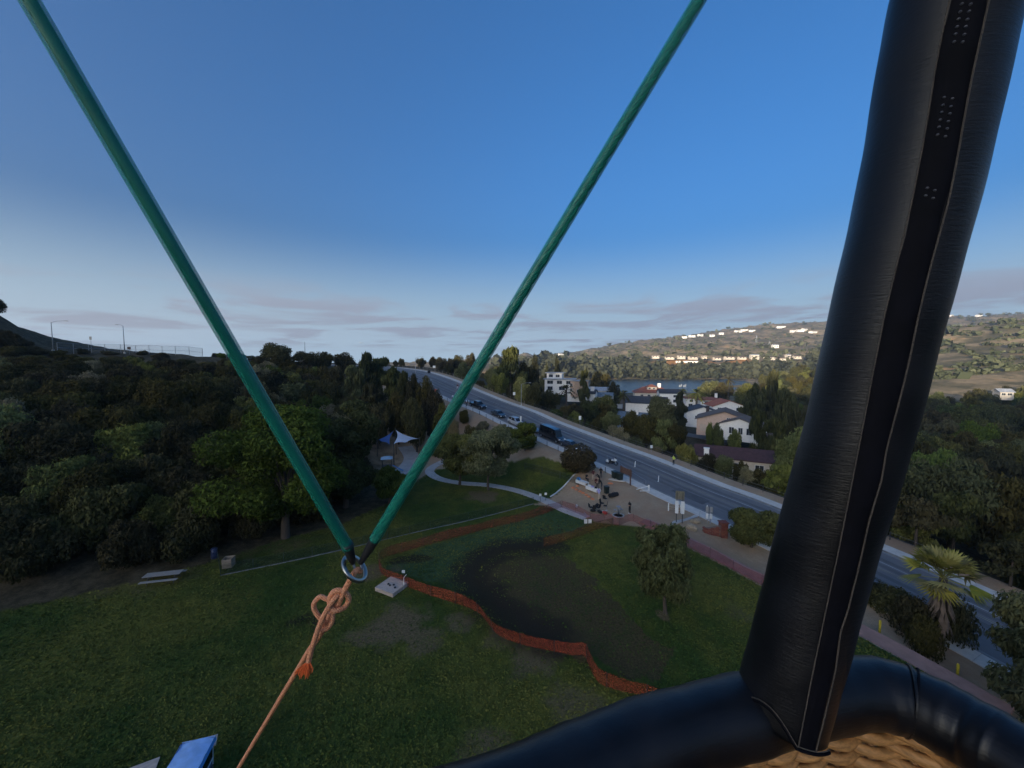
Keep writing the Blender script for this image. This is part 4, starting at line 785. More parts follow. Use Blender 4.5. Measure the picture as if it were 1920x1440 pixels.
for (px, py, Yd, w_) in [(1283, 634, 1750, 20), (1297, 632, 1760, 26), (1313, 630, 1750, 22), (1335, 631, 1700, 20), (1352, 627, 1800, 18), (1384, 623, 1780, 30), (1395, 621, 1790, 30), (1410, 622, 1770, 24), (1464, 615, 1780, 34), (1488, 623, 1700, 26), (1500, 622, 1710, 26), (1508, 620, 1720, 24), (1524, 625, 1690, 34), (1052, 667, 1700, 22), (1453, 652, 1000, 20)]:
    g = G(px, py); p = (g[0], g[1], g[2]) if g[1] < 3000 else hp(px, py, Yd); s = w_ * p[1] / 1750
    house('ridge_house', p, R(rnd.uniform(-20, 20)), max(12, s), 12, 6.5, W_white, R_grey, 'small white house on the hazy far ridge above the lake' if Yd != 1000 else 'white house with slanted roof alone on the middle slope', rh=1.8, wins=[('f', -3, 3.4, 3, 2.2), ('f', 3, 3.4, 3, 2.2)])['group'] = 'houses on the far ridge'
for (px, py, w_, lab) in [(1778, 592, 34, 'upper white house on the far ridge right of the upright'), (1783, 597, 44, 'long white house on the far ridge right of the upright'), (1835, 592, 18, 'tiny white house on the far ridge between trees'), (1886, 595, 26, 'white house with pointed roof on the ridge near the right edge'), (1771, 612, 12, 'small pale house on the slope right beside the upright')]:
    house('ridge_house', hp(px, py + 2, 1650), 0, w_, 12, 7, W_white, R_grey, lab, rh=2, wins=[('f', -w_ * .2, 3.4, 3, 2.2), ('f', w_ * .2, 3.4, 3, 2.2)])
# pylons on the middle slope
for (px, top, Yd, lab) in [(1415, 629, 1200, 'taller lattice pylon on the hazy middle slope'), (1439, 641, 1100, 'shorter lattice pylon on the hazy middle slope')]:
    b_ = base(px, Yd); hh = max(14, at(px, top, Yd)[2] - b_[2]); e = empty('power_pylon', b_, 0, lab, 'pylon')
    for sx in (-1, 1):
        for sy in (-1, 1): MB().tube([(sx * 2.6, sy * 2.6, -1), (sx * .4, sy * .4, hh)], [.28, .18], 4).build('leg', M_steel, e)
    m = MB(); [m.tube([(-4 + i * .6, 0, hh * q), (4 - i * .6, 0, hh * q)], .2, 4) for i, q in enumerate((.72, .84, .96))]; m.build('cross_arm', M_steel, e)

# ------------------------------------------------------------------ trees across the road
for (px, top, Yd, wpx, kd, fol, lab) in [
 (957, 651, 152, 62, 'stone', 'pine', 'tallest dark pine rising over the road against the hills'), (985, 690, 156, 44, 'green', 'dark', 'dark tree right beside the tallest roadside pine'), (1003, 668, 190, 30, 'pine', 'pine', 'pointed grey-green conifer behind the roadside pine'), (1025, 682, 215, 16, 'pine', 'pine', 'small pointed conifer behind the white flat roofed house'), (1044, 672, 215, 24, 'pine', 'pine', 'taller pointed conifer behind the white flat roofed house'), (978, 712, 118, 34, 'green', 'yellow', 'yellow-green tree behind the street sign by the road'), (925, 700, 132, 34, 'green', 'yellow', 'yellow-green tree beside the road under the tall pine'), (938, 706, 128, 36, 'green', 'olive', 'olive tree beside the road right of the green cable'), (868, 684, 165, 36, 'green', 'olive', 'olive bush-like tree right of the upper road'), (1000, 728, 118, 40, 'green', 'dark', 'dark grey tree behind the pavement opposite the van'), (1030, 738, 126, 44, 'green', 'dark', 'dark tree below the white flat roofed house'), (1095, 697, 190, 26, 'euc', 'pine', 'dark pine in front of the tan cubic house'), (1122, 708, 262, 50, 'green', 'dark', 'wide dark tree at the left end of the lake'), (1150, 722, 222, 26, 'green', 'dark', 'dark tree between lake and grey roofs'), (1110, 755, 150, 56, 'green', 'dark', 'broad dark tree behind the tall pavement sign'), (1140, 752, 142, 60, 'green', 'olive', 'broad olive tree behind the pavement opposite the bush'), (1075, 762, 122, 44, 'green', 'dark', 'dark tree on the slope under the palm'), (1040, 770, 112, 36, 'green', 'green', 'green shrub-like tree beside the far pavement'), (1240, 757, 138, 66, 'green', 'olive', 'wide olive tree in front of the low charcoal roofs'), (1232, 752, 200, 26, 'green', 'olive', 'brownish tree beside the tall white lake house'), (1277, 736, 152, 36, 'pine', 'pine', 'fat dark cypress between the white houses'), (1215, 790, 112, 60, 'green', 'dark', 'dark tree behind the pavement left of the cream house'), (1262, 800, 108, 64, 'green', 'dark', 'large dark tree left of the lane'), (1185, 775, 124, 46, 'green', 'dark', 'dark tree in front of the pale blue cottage'), (1352, 806, 110, 26, 'green', 'green', 'bright green tree by the driveway'), (1334, 800, 118, 18, 'green', 'green', 'small bright green tree at the garage'), (1382, 812, 106, 30, 'green', 'green', 'green tree behind the maroon roof'), (1420, 725, 140, 50, 'euc', 'pine', 'tall layered pine left of the upright'), (1445, 703, 150, 44, 'euc', 'pine', 'tallest pine just left of the upright'), (1475, 735, 130, 52, 'euc', 'pine', 'dark pine touching the upright'), (1405, 745, 160, 40, 'euc', 'pine', 'pine behind the brown roofed wing'), (1430, 775, 106, 50, 'euc', 'pine', 'open dark pine beside the maroon roofed house'), (1462, 790, 100, 50, 'euc', 'pine', 'open dark pine right of the maroon roofed house'), (1500, 770, 100, 50, 'euc', 'pine', 'dark pine half hidden by the upright'), (1355, 723, 260, 40, 'green', 'dark', 'dark tree at the right end of the lake'), (1330, 718, 300, 60, 'green', 'olive', 'olive trees\' broad crown covering the lake corner'), (1395, 728, 250, 50, 'green', 'olive', 'olive crown behind the orange roofed house'), (1440, 740, 200, 50, 'green', 'dark', 'dark crown behind the tallest pine')]:
    tree_px('garden_tree', px, top, Yd, wpx, kd, fol, lab)
for (px, top, Yd, wpx, kd, fol, lab) in [(1292, 833, 91, 52, 'dark', 'yellow', 'bright yellow-green feathery shrub near the person in vest'), (1330, 852, 86, 40, 'dark', 'dark', 'dark shrub against the cream house wall'), (1362, 853, 84, 50, 'dark', 'olive', 'rounded olive shrub in front of the cream house'), (1398, 866, 80, 34, 'dark', 'dark', 'dark shrub at the corner of the cream house'), (1412, 880, 75, 40, 'dark', 'grey', 'grey-green shrub below the cream house corner'), (1450, 880, 74, 60, 'dark', 'dark', 'dark shrub mass left of the upright'), (1425, 900, 70, 36, 'dark', 'dark', 'small dark shrub beside the far pavement near the laurel'), (1455, 915, 68, 36, 'dark', 'dark', 'dark shrub on the verge touching the upright'), (1225, 835, 95, 36, 'dark', 'grey', 'dry grey shrub on the verge behind the small white sign'), (1195, 820, 99, 40, 'dark', 'olive', 'olive shrub on the verge behind the pavement'), (1160, 800, 105, 44, 'dark', 'grey', 'grey shrub on the verge right of the tall sign'), (1115, 790, 107, 40, 'dark', 'green', 'green shrub on the verge left of the tall sign'), (1080, 772, 113, 34, 'dark', 'olive', 'olive shrub on the verge opposite the grey sedan'), (1255, 850, 92, 40, 'dark', 'dark', 'dark shrub on the verge left of the yellow-green shrub'), (1060, 760, 118, 30, 'dark', 'dark', 'dark shrub on the verge opposite the crossover'), (1013, 742, 128, 26, 'dark', 'dark', 'dark shrub by the far pavement opposite the sedan'), (965, 730, 136, 30, 'dark', 'dark', 'dark shrub at the verge beneath the tall pine'), (900, 712, 152, 26, 'dark', 'dark', 'dark shrub right of the upper road beside the cable')]:
    bush_px('verge_shrub', px, top, Yd, wpx, kd, fol, lab)
# skyline trees beyond the road crest
for i, (px, top, Yd, wpx, lab) in enumerate([(743, 677, 205, 12, 'tiny round tree on the skyline left of the upper lamp'), (753, 675, 205, 15, 'small tree on the skyline just left of the upper lamp'), (790, 674, 205, 22, 'small flat tree on the skyline right of the upper lamp'), (812, 671, 210, 18, 'small skyline tree with pointed top'), (826, 675, 200, 30, 'low skyline tree group behind the white roadside sign'), (845, 676, 190, 22, 'dark skyline tree near the verge fence'), (862, 670, 195, 34, 'wide dark tree on the skyline left of the green cable'), (885, 671, 195, 26, 'dark tree on the skyline touching the green cable'), (840, 688, 168, 22, 'dark shrub-like tree on the upper verge')]):
    tree_px('skyline_tree', px, top, Yd, wpx, 'green', 'dark', lab)
# random wood filling the valley, kept clear of the houses' fronts
CLEAR = [(1015, 700, 1180, 752, 210), (1190, 720, 1275, 770, 300), (1250, 730, 1275, 760, 260), (1285, 735, 1405, 812, 240), (1180, 785, 1196, 800, 145), (1205, 750, 1232, 768, 210), (1295, 788, 1345, 812, 170), (1290, 800, 1372, 835, 135), (1305, 815, 1432, 890, 97), (1130, 700, 1420, 738, 640), (1382, 790, 1440, 832, 122), (1180, 690, 1290, 742, 640)]
r_ = np.random.default_rng(17); X = r_.uniform(-30, 330, 9000); Y = 28 + 392 * r_.random(9000) ** 1.3; Hh, Of, Zr, Wd = H(X, Y, True); cnt = 0; cand = []
for x, y, z, of, wd in zip(X, Y, Hh, Of, Wd):
    px = 960 + F * x / y
    if of < wd + (7.5 if px < 1500 else 5.2) or (z < -11 and px < 1480): continue
    if px < 900 or px > 2080: continue
    h = r_.uniform(5, 10) * (1 if px < 1400 else 1.35); ww = h * r_.uniform(.7, 1.1)
    if of < wd + 16: h *= .55; ww *= .7
    d_ = y; pt = 672 + F * (CAMZ - z - h) / y; pb = 672 + F * (CAMZ - z) / y; hw = ww / 2 * F / y
    if any(d_ < c[4] and px + hw > c[0] and px - hw < c[2] and pt < c[3] and pb > c[1] for c in CLEAR): continue
    if 900 < px < 1130 and pt < 690: continue
    cand.append((x, y, z, h, ww, px))
sel = spread(cand, 5.2)
for q in [c for c in sel if c[5] <= 1560][:190] + sorted([c for c in sel if c[5] > 1560], key=lambda c: c[1])[:290]:
    fol = rnd.choices(['dark', 'pine', 'olive', 'green'], [.4, .25, .2, .15])[0]; kd = rnd.choices(['green', 'euc', 'stone'], [.58, .3, .12])[0]; right = q[5] > 1560
    tree('wood_tree' if right else 'valley_tree', q[:3], q[3], q[4], kd, fol, {'dark': 'dark rounded', 'pine': 'deep green', 'olive': 'dull olive', 'green': 'mid green'}[fol] + (' tree in the shaded wood right of the upright' if right else ' tree filling the gardens across the road'), 'tree', 'trees of the shaded wood' if right else 'trees in the gardens across the road'); cnt += 1
print('valley trees', cnt)
# right of the upright: hedge and scrub between the red path and the road
for (px, top, Yd, wpx, lab) in [(1660, 1083, 37.5, 80, 'dark hedge bush beside the upright above the red path'), (1705, 1098, 35.5, 84, 'dark hedge bush left of the fan palm'), (1745, 1112, 33, 76, 'dark hedge bush at the foot of the fan palm'), (1825, 1105, 33, 70, 'dark hedge bush right of the fan palm'), (1615, 1060, 40, 60, 'grey-green hedge bush touching the upright'), (1770, 1150, 31, 60, 'dark low hedge bush over the red path')]:
    bush_px('hedge_bush', px, top, Yd, wpx, 'bush', 'dark', lab)
# far woods and brush: one mass
def far_mass(name, pts, label, nl, kinds='wood'):
    Vs, Ts = [], []; r = np.random.default_rng(3); P = np.array([q[:3] for q in pts]); hs = np.array([q[3] for q in pts]); ws = np.array([q[4] for q in pts]); n = len(P)
    d = r.normal(size=(n, nl, 3)); d /= np.linalg.norm(d, axis=2)[..., None]; rr = r.uniform(.45, 1.05, (n, nl, 1)); C = P[:, None] + d * rr * np.stack([ws / 2, ws / 2, hs * .46], 1)[:, None] + np.array((0, 0, 1)) * hs[:, None, None] * .5
    nr = d + r.normal(size=d.shape) * .5; nr /= np.linalg.norm(nr, axis=2)[..., None]; t_ = r.normal(size=d.shape); t_ -= nr * (t_ * nr).sum(2)[..., None]; t_ /= np.linalg.norm(t_, axis=2)[..., None]; b = np.cross(nr, t_); s = (ws[:, None, None] * r.uniform(.22, .42, (n, nl, 1)))
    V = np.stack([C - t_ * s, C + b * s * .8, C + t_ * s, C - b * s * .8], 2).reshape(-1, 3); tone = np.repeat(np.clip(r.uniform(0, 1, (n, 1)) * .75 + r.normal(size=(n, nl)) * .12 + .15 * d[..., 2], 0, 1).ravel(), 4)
    return tag(obj(name, leaf_mesh(name, [(V, tone)], FOL[kinds])), label, 'wood' if 'wood' in name else 'scrub', kind='stuff')
r_ = np.random.default_rng(23); n = 5200; px = r_.uniform(930, 1640, n); Yd = r_.uniform(604, 800, n); X = (px - 960) / F * Yd; Z = H(X, Yd); py = 672 + F * (CAMZ - Z) / Yd; nf = fbm(X, Yd, 90, 3, 41)
clear = ((px > 1215) & (px < 1515) & (py < 691) & (py > 668)) | (nf > .32) & (Yd > 680)
far_mass('far_wood', [(a, b, c - 1, hh * (1.5 if b < 690 else .8), hh * .8) for a, b, c, hh, k in zip(X, Yd, Z, r_.lognormal(2.1, .35, n), clear) if not k and c > -11.4], 'mass of pale green trees on the far shore of the lake', 34)
n = 9000; px = r_.uniform(900, 2100, n); Yd = 820 * (2000 / 820) ** r_.random(n); X = (px - 960) / F * Yd; Z = H(X, Yd); nf = fbm(X, Yd, 150, 3, 43)
far_mass('far_scrub', [(a, b, c - 1, hh * .75, hh * 1.5) for a, b, c, hh, k in zip(X, Yd, Z, r_.lognormal(1.35, .55, n), nf + .35 * r_.normal(size=n)) if k < -.18], 'scattered scrub over the hazy hills beyond the lake', 12)
n = 3800; px = r_.uniform(1560, 2150, n); Yd = r_.uniform(300, 620, n); X = (px - 960) / F * Yd; Z = H(X, Yd); nf = fbm(X, Yd, 70, 3, 47); py = 672 + F * (CAMZ - Z) / Yd
far_mass('slope_scrub', [(a, b, c - .6, hh * .6, hh * 1.25) for a, b, c, hh, k, y_ in zip(X, Yd, Z, r_.lognormal(1.15, .55, n), nf + .3 * r_.normal(size=n), py) if k < -.22 or y_ > 695], 'scrub over the sunlit orange hillside at right', 16, 'wood')

# ------------------------------------------------------------------ street furniture
def road_pt(i, off, lift=0.): return np.array((LCs[i, 0] + NR[i, 0] * off, LCs[i, 1] + NR[i, 1] * off, LCs[i, 2] + lift))
def station(px, off, from_=20):
    P = np.array([road_pt(i, off) for i in range(len(LCs))]); ok = P[:, 1] > from_; x = np.where(ok, 960 + F * P[:, 0] / np.maximum(P[:, 1], 1), 1e9); return int(np.argmin(np.abs(x - px)))
def street_lamp(p, h, ang, arm, label, m=None):
    m = m or M_greypost; e = empty('street_lamp', p, 0, label, 'street lamp'); MB().tube([(0, 0, -.3), (0, 0, h)], [.11, .06], 8).build('pole', m, e); d = np.array((math.cos(ang), math.sin(ang), 0))
    MB().tube(bez([(0, 0, h - .15), tuple(d * arm * .4 + np.array((0, 0, h + .25))), tuple(d * arm + np.array((0, 0, h + .35)))], 4), .04, 6).build('arm', m, e)
    MB().box(tuple(d * (arm + .3) + np.array((0, 0, h + .33))), (.75, .26, .14), ang, taper=.7).build('lamp_head', M_greypost, e); MB().box((0, 0, .15), (.34, .34, .5)).build('base', M_concrete, e)
g = G(100, 659); street_lamp(tuple(g), at(97, 604, g[1])[2] - g[2], R(12), 2.6, 'street lamp with arm to the right on the left ridge')
g = G(234, 663); street_lamp(tuple(g), at(229, 611, g[1])[2] - g[2], R(172), 1.6, 'street lamp with short arm to the left on the ridge')
i = station(780, -1.9); g = road_pt(i, -1.9, .1); street_lamp(tuple(g), at(779, 671, g[1])[2] - g[2], R(15), 2.0, 'pale street lamp on the park-side pavement of the upper road')
i = station(977, RW[station(977, 12)] + 1.9); g = road_pt(i, RW[i] + 1.9, .1); street_lamp(tuple(g), 6.2, R(10), 2.2, 'street lamp on the far pavement in front of yellow-green tree')
def sign(name, p, h, plates, label, m=None, cat='sign', rz=0, pm=None):
    e = empty(name, p, rz, label, cat); MB().tube([(0, 0, -.2), (0, 0, h)], .035, 6).build('post', m or M_steel, e)
    for (z, w_, hh) in plates:
        MB().box((0, -.045, z), (w_, .02, hh)).build('plate', pm or M_white, e)
    return e
def verge(px, extra=2.8): i = station(px, RW[station(px, 14)] + extra); return tuple(road_pt(i, RW[i] + extra, .1))
sign('street_sign', verge(964), 2.9, [(2.6, .7, .9)], 'white street sign on the far verge left of the lamp')
sign('street_sign', verge(1087), 2.8, [(2.4, .6, .9)], 'white street sign on the far verge opposite the round bush')
sign('street_sign', verge(1227, 3.4), 1.5, [(1.2, .5, .6)], 'small white sign on the far verge left of person in vest')
sign('street_sign', verge(813, 4.5), 2.4, [(2.0, 1.1, .9)], 'white board on the grassy verge near the road crest')
i = station(977, -1.4); sign('street_sign', tuple(road_pt(i, -1.4, .13)), 3.4, [(3.1, .32, .8), (2.0, .26, 1.5)], 'tall narrow white sign post beside the silver crossover')
g = G(172, 662); sign('signal_box', tuple(g), at(170, 632, g[1])[2] - g[2], [(at(170, 634, g[1])[2] - g[2], .6, .8)], 'grey box on a pole between the two ridge lamps', pm=M_steel, cat='signal')
g = G(243, 664); sign('ridge_sign', tuple(g), 1.9, [(1.5, .9, .7)], 'small brown sign beside the ridge fence', pm=M_brownwood)
b_ = base(574, 150); e = empty('mast', b_, 0, 'thin mast standing among trees on the left skyline', 'mast'); MB().tube([(0, 0, 0), (0, 0, at(574, 641, 150)[2] - b_[2])], [.14, .05], 6).build('pole', M_darksteel, e); MB().tube([(0, -.5, 3), (0, .5, 3)], .03, 4).build('bracket', M_darksteel, e)
# fences with separate posts
def post_fence(name, pts, hgt, every, label, wires=(.95, .55), pr=.05, pm=None, wm_=None, mesh=None, rail=False, wr=.012):
    P = np.array(pts); s = np.concatenate([[0], np.cumsum(np.linalg.norm(np.diff(P[:, :2], axis=0), axis=1))]); n = max(2, int(s[-1] / every) + 1); Q = np.stack([np.interp(np.linspace(0, s[-1], n), s, P[:, k]) for k in range(3)], 1); Q[:, 2] = H(Q[:, 0], Q[:, 1])
    e = empty(name, tuple(Q[0]), 0, label, 'fence'); me = MB().tube([(0, 0, -.3), (0, 0, hgt)], pr, 6).mesh('post', pm or M_darksteel)
    for q in Q: obj('post', me, e, tuple(q - Q[0]))
    for f in wires: MB().tube([tuple(q - Q[0] + np.array((0, 0, hgt * f))) for q in Q], wr if not rail else .03, 4).build('rail' if rail else 'wire', pm or M_steel, e)
    if mesh:
        m = MB(); m.loft([[tuple(q - Q[0] + np.array((0, 0, .05))), tuple(q - Q[0] + np.array((0, 0, hgt * .96)))] for q in Q], closed=False, caps=False); m.build('netting', mesh, e)
    return e
M_link = mat('chain_link_netting', (.22, .22, .22), .5, .5, alpha=.22); M_link2 = mat('green_wire_netting', (.035, .06, .045), .6, .2, alpha=.30); M_greenpost = mat('green_post_paint', (.022, .045, .032), .6)
post_fence('chain_link_fence', [G(108, 661), G(170, 662.5), G(250, 664), G(320, 666.5), G(380, 669)], 2.3, 2.6, 'chain link fence along the left ridge under the street lamps', (1., .5), .05, M_steel, None, M_link, True)
post_fence('chain_link_fence', [G(425, 673.5), G(460, 675.5), G(492, 677.5)], 1.4, 2.6, 'low fence on the ridge beside the widest skyline tree', (1., .5), .04, M_steel, None, M_link, True)
post_fence('wire_fence', [gz(414, 1086), gz(640, 1033), gz(800, 994), gz(1000, 945)], 1.05, 2.6, 'green wire fence along the pale lawn kerb', (1., .1), .03, M_greenpost, None, M_link2)
post_fence('wire_fence', [gz(414, 1086), gz(410, 1062)], 1.05, 2.2, 'short return of green wire fence beside the wooden bin', (1., .1), .03, M_greenpost, None, M_link2)
post_fence('wire_fence', [G(984, 880), G(1003, 884), G(1029, 891), G(1056, 899), G(1085, 910)], 1.2, 3.0, 'dark wire fence at the foot of the tan bank', (1., .5), .045, M_darksteel, None, M_link2)
def along(y0, y1, off): 
    I = [i for i in range(len(LCs)) if y0 < LCs[i, 1] < y1]; return [road_pt(i, off(RW[i])) for i in I]
post_fence('cable_fence', along(63, 72, lambda W: -2.5), 1.0, 3.0, 'post and cable fence by the park-side pavement near the motorcycle', (.9,), .06)
post_fence('cable_fence', along(75, 150, lambda W: -2.5), 1.0, 3.0, 'post and cable fence along the park-side pavement past parked cars', (.9, .45), .06)
post_fence('cable_fence', along(36, 100, lambda W: W + 4.4), 1.1, 3.0, 'post and wire fence on the far verge above the houses', (.9, .45), .05)
post_fence('cable_fence', along(100, 178, lambda W: W + 4.0), 1.1, 3.2, 'post and wire fence on the far verge of the upper road', (.9, .45), .06, M_wood)
# orange safety netting
def netmat(name, c, al):
    t = NT(name); n = t.noise(3, 4, .6); t.base(t.mix(t.rng(n, .3, .7), tuple(x * .75 for x in c), c)); t.b.inputs['Roughness'].default_value = .7
    tc_ = t.coord('UV'); ck = t.new('ShaderNodeTexNoise'); ck.inputs['Scale'].default_value = 40; t.l.new(t.coord(), ck.inputs['Vector']); t.setin(t.b, 'Alpha', t.rng(ck.outputs['Fac'], .3, .7, al - .18, al + .15)); return t.mat
M_net = netmat('orange_safety_netting', (.32, .055, .022), .60); M_net2 = netmat('red_safety_netting', (.30, .035, .03), .42); M_net3 = netmat('faded_brown_orange_netting', (.26, .10, .025), .5)
def safety_fence(px, hgt, m, label, every=2.4, lean=.25, seed=1):
    r = random.Random(seed); P = np.array(bez([gz(a, b) for a, b in px], 5)); P[:, 2] = H(P[:, 0], P[:, 1]); e = empty('safety_fence', tuple(P[0]), 0, label, 'fence'); T = np.gradient(P[:, :2], axis=0); T /= np.linalg.norm(T, axis=1)[:, None] + 1e-9
    mb = MB(); rg = []
    s = np.concatenate([[0], np.cumsum(np.linalg.norm(np.diff(P[:, :2], axis=0), axis=1))]); lp = 0
    for k, q in enumerate(P):
        n_ = np.array((-T[k, 1], T[k, 0], 0)); a = q - P[0]; hh = hgt * (1 + .07 * math.sin(s[k] * .9 + seed) - .04 * r.random()); bow = .06 * math.sin(s[k] * 1.3); ln = lean * (.6 + .6 * math.sin(s[k] * .4 + seed))
        rg.append([a + n_ * (.0 + .05 * bow) + np.array((0, 0, .02)), a + n_ * (bow + ln * .3) + np.array((0, 0, hh * .35)), a + n_ * (bow * .6 + ln * .6) + np.array((0, 0, hh * .7)), a + n_ * ln + np.array((0, 0, hh))])
        if k == 0 or s[k] - lp > every: 
            lp = s[k]; MB().tube([tuple(a + n_ * .06 + np.array((0, 0, -.3))), tuple(a + n_ * (ln + .06) + np.array((0, 0, hh + .1)))], .022, 5).build('post', M_darksteel, e)
    mb.smooth = True; mb.loft(rg, closed=False, caps=False); mb.build('netting', m, e); return e
safety_fence([(1290, 1335), (1250, 1320), (1213, 1306), (1182, 1300), (1150, 1292), (1122, 1280), (1106, 1252), (1096, 1231), (1070, 1228), (1046, 1223), (1010, 1216), (977, 1208), (950, 1199), (931, 1188), (914, 1168), (898, 1150), (874, 1138), (840, 1127), (800, 1114), (760, 1098), (730, 1086), (716, 1076)], 1.05, M_net, 'orange safety netting winding across the lawn past the basket rim', seed=2)
safety_fence([(716, 1076), (711, 1063), (718, 1048), (766, 1032), (841, 1011), (911, 992), (982, 975), (1030, 960), (1053, 952)], 1.05, M_net2, 'red safety netting parallel to the pale lawn kerb', seed=4, lean=.15)
safety_fence([(1053, 952), (1085, 965), (1118, 980), (1137, 977), (1157, 987), (1183, 979), (1204, 988), (1245, 1004), (1290, 1024), (1360, 1055), (1428, 1087), (1480, 1110)], 1.1, M_net2, 'red safety netting between lawn and plaza pad', seed=6, lean=.05)
safety_fence([(1019, 1026), (1050, 1017), (1082, 1008), (1110, 997), (1150, 986)], 1.1, M_net3, 'faded brown-orange netting across the upper lawn', seed=8, lean=.05)
g = gz(1102, 990); e = empty('notice_board', (g[0], g[1], .03), 0, 'pair of white notices hung on the netting below the plaza', 'sign')
MB().tube([(0, .04, 0), (0, .04, 1.2)], .02, 5).build('stake', M_darksteel, e); [MB().box((s * .27, 0, .85), (.42, .02, .55)).build('notice', M_white, e) for s in (-1, 1)]
for (px, py, lab) in [(1013, 931, 'small white notice on a post where the path meets the plaza'), (1023, 929, 'taller white notice on a post beside the path')]:
    g = gz(px, py + 10); sign('notice', (g[0], g[1], 0), 1.35, [(1.1, .35, .35)], lab, M_darksteel)
g = gz(757, 1088); sign('notice', (g[0], g[1], 0), 1.1, [(.9, .3, .3)], 'white square notice on the orange netting by the wooden platform', M_darksteel)

# ------------------------------------------------------------------ vehicles
def wheel_mesh(r=.33, w_=.22):
    m = MB(); m.smooth = True; pr = [(r * .62, -w_ / 2), (r * .93, -w_ / 2), (r, -w_ * .32), (r, w_ * .32), (r * .93, w_ / 2), (r * .62, w_ / 2)]
    m.loft([[(q * math.cos(a), z, q * math.sin(a)) for q, z in pr] for a in np.linspace(0, 2 * math.pi, 19)], closed=True, caps=False); t_ = m.mesh('tyre', M_tyre)
    m = MB(); m.smooth = False
    for sd_ in (-1, 1):
        y = sd_ * w_ * .42; m.add([(r * .63 * math.cos(a), y, r * .63 * math.sin(a)) for a in np.linspace(0, 2 * math.pi, 16, endpoint=False)], [tuple(range(16)) if sd_ < 0 else tuple(range(15, -1, -1))])
        for k in range(5): a = k * 1.2566; m.box((r * .34 * math.cos(a), sd_ * w_ * .46, r * .34 * math.sin(a)), (r * .55, .02, .06), ry=-a)
    return t_, m.mesh('rim', M_rim)
WT, WR = wheel_mesh()
def carpaint(name, c): return mat(name, c, .28, .25, var=.04, scale=2, coat=1.)
M_lamp = mat('headlamp_lens', (.75, .77, .8), .1, var=.02); M_tail = mat('tail_lamp', (.25, .01, .01), .2); M_trim = mat('car_trim', (.02, .02, .022), .5)
# stations: (x, half width, sill z, belt z, roof z, roof half width); roof z == belt z where there is no cabin
SEDAN = [(-2.35, .70, .45, .78, .78, .6), (-2.25, .82, .28, .92, .92, .7), (-1.75, .90, .24, .99, 1.0, .74), (-.95, .91, .22, .98, 1.38, .60), (-.1, .91, .22, .95, 1.45, .60), (.45, .91, .22, .93, 1.40, .59), (1.15, .90, .22, .92, .94, .72), (1.95, .87, .24, .82, .83, .70), (2.3, .76, .28, .68, .68, .6), (2.4, .6, .42, .58, .58, .5)]
SUV = [(-2.3, .78, .5, .95, .95, .65), (-2.22, .88, .34, 1.06, 1.12, .72), (-2.0, .93, .3, 1.1, 1.62, .64), (-.9, .94, .28, 1.07, 1.72, .66), (.2, .94, .28, 1.04, 1.68, .65), (.95, .93, .28, 1.03, 1.06, .75), (1.9, .9, .3, .98, .99, .74), (2.25, .84, .34, .84, .84, .68), (2.38, .66, .48, .7, .7, .55)]
VAN = [(-3.1, .88, .5, 1.2, 1.25, .86), (-3.05, .96, .4, 1.25, 2.55, .84), (-2.8, .99, .38, 1.25, 2.68, .86), (0, .99, .38, 1.22, 2.70, .86), (1.35, .99, .38, 1.18, 2.60, .82), (1.6, .98, .38, 1.16, 2.42, .80), (2.25, .97, .38, 1.14, 1.18, .80), (2.85, .93, .4, 1.0, 1.02, .76), (3.08, .82, .5, .82, .82, .66)]
PICK = [(-2.75, .88, .6, 1.02, 1.02, .80), (-2.7, .94, .45, 1.06, 1.06, .84), (-.95, .96, .42, 1.06, 1.06, .86), (-.8, .96, .42, 1.08, 1.80, .66), (.2, .96, .42, 1.08, 1.88, .68), (.75, .96, .42, 1.08, 1.80, .66), (1.35, .96, .42, 1.10, 1.12, .82), (2.4, .94, .44, 1.06, 1.08, .82), (2.75, .88, .5, .95, .95, .76), (2.85, .74, .62, .8, .8, .6)]
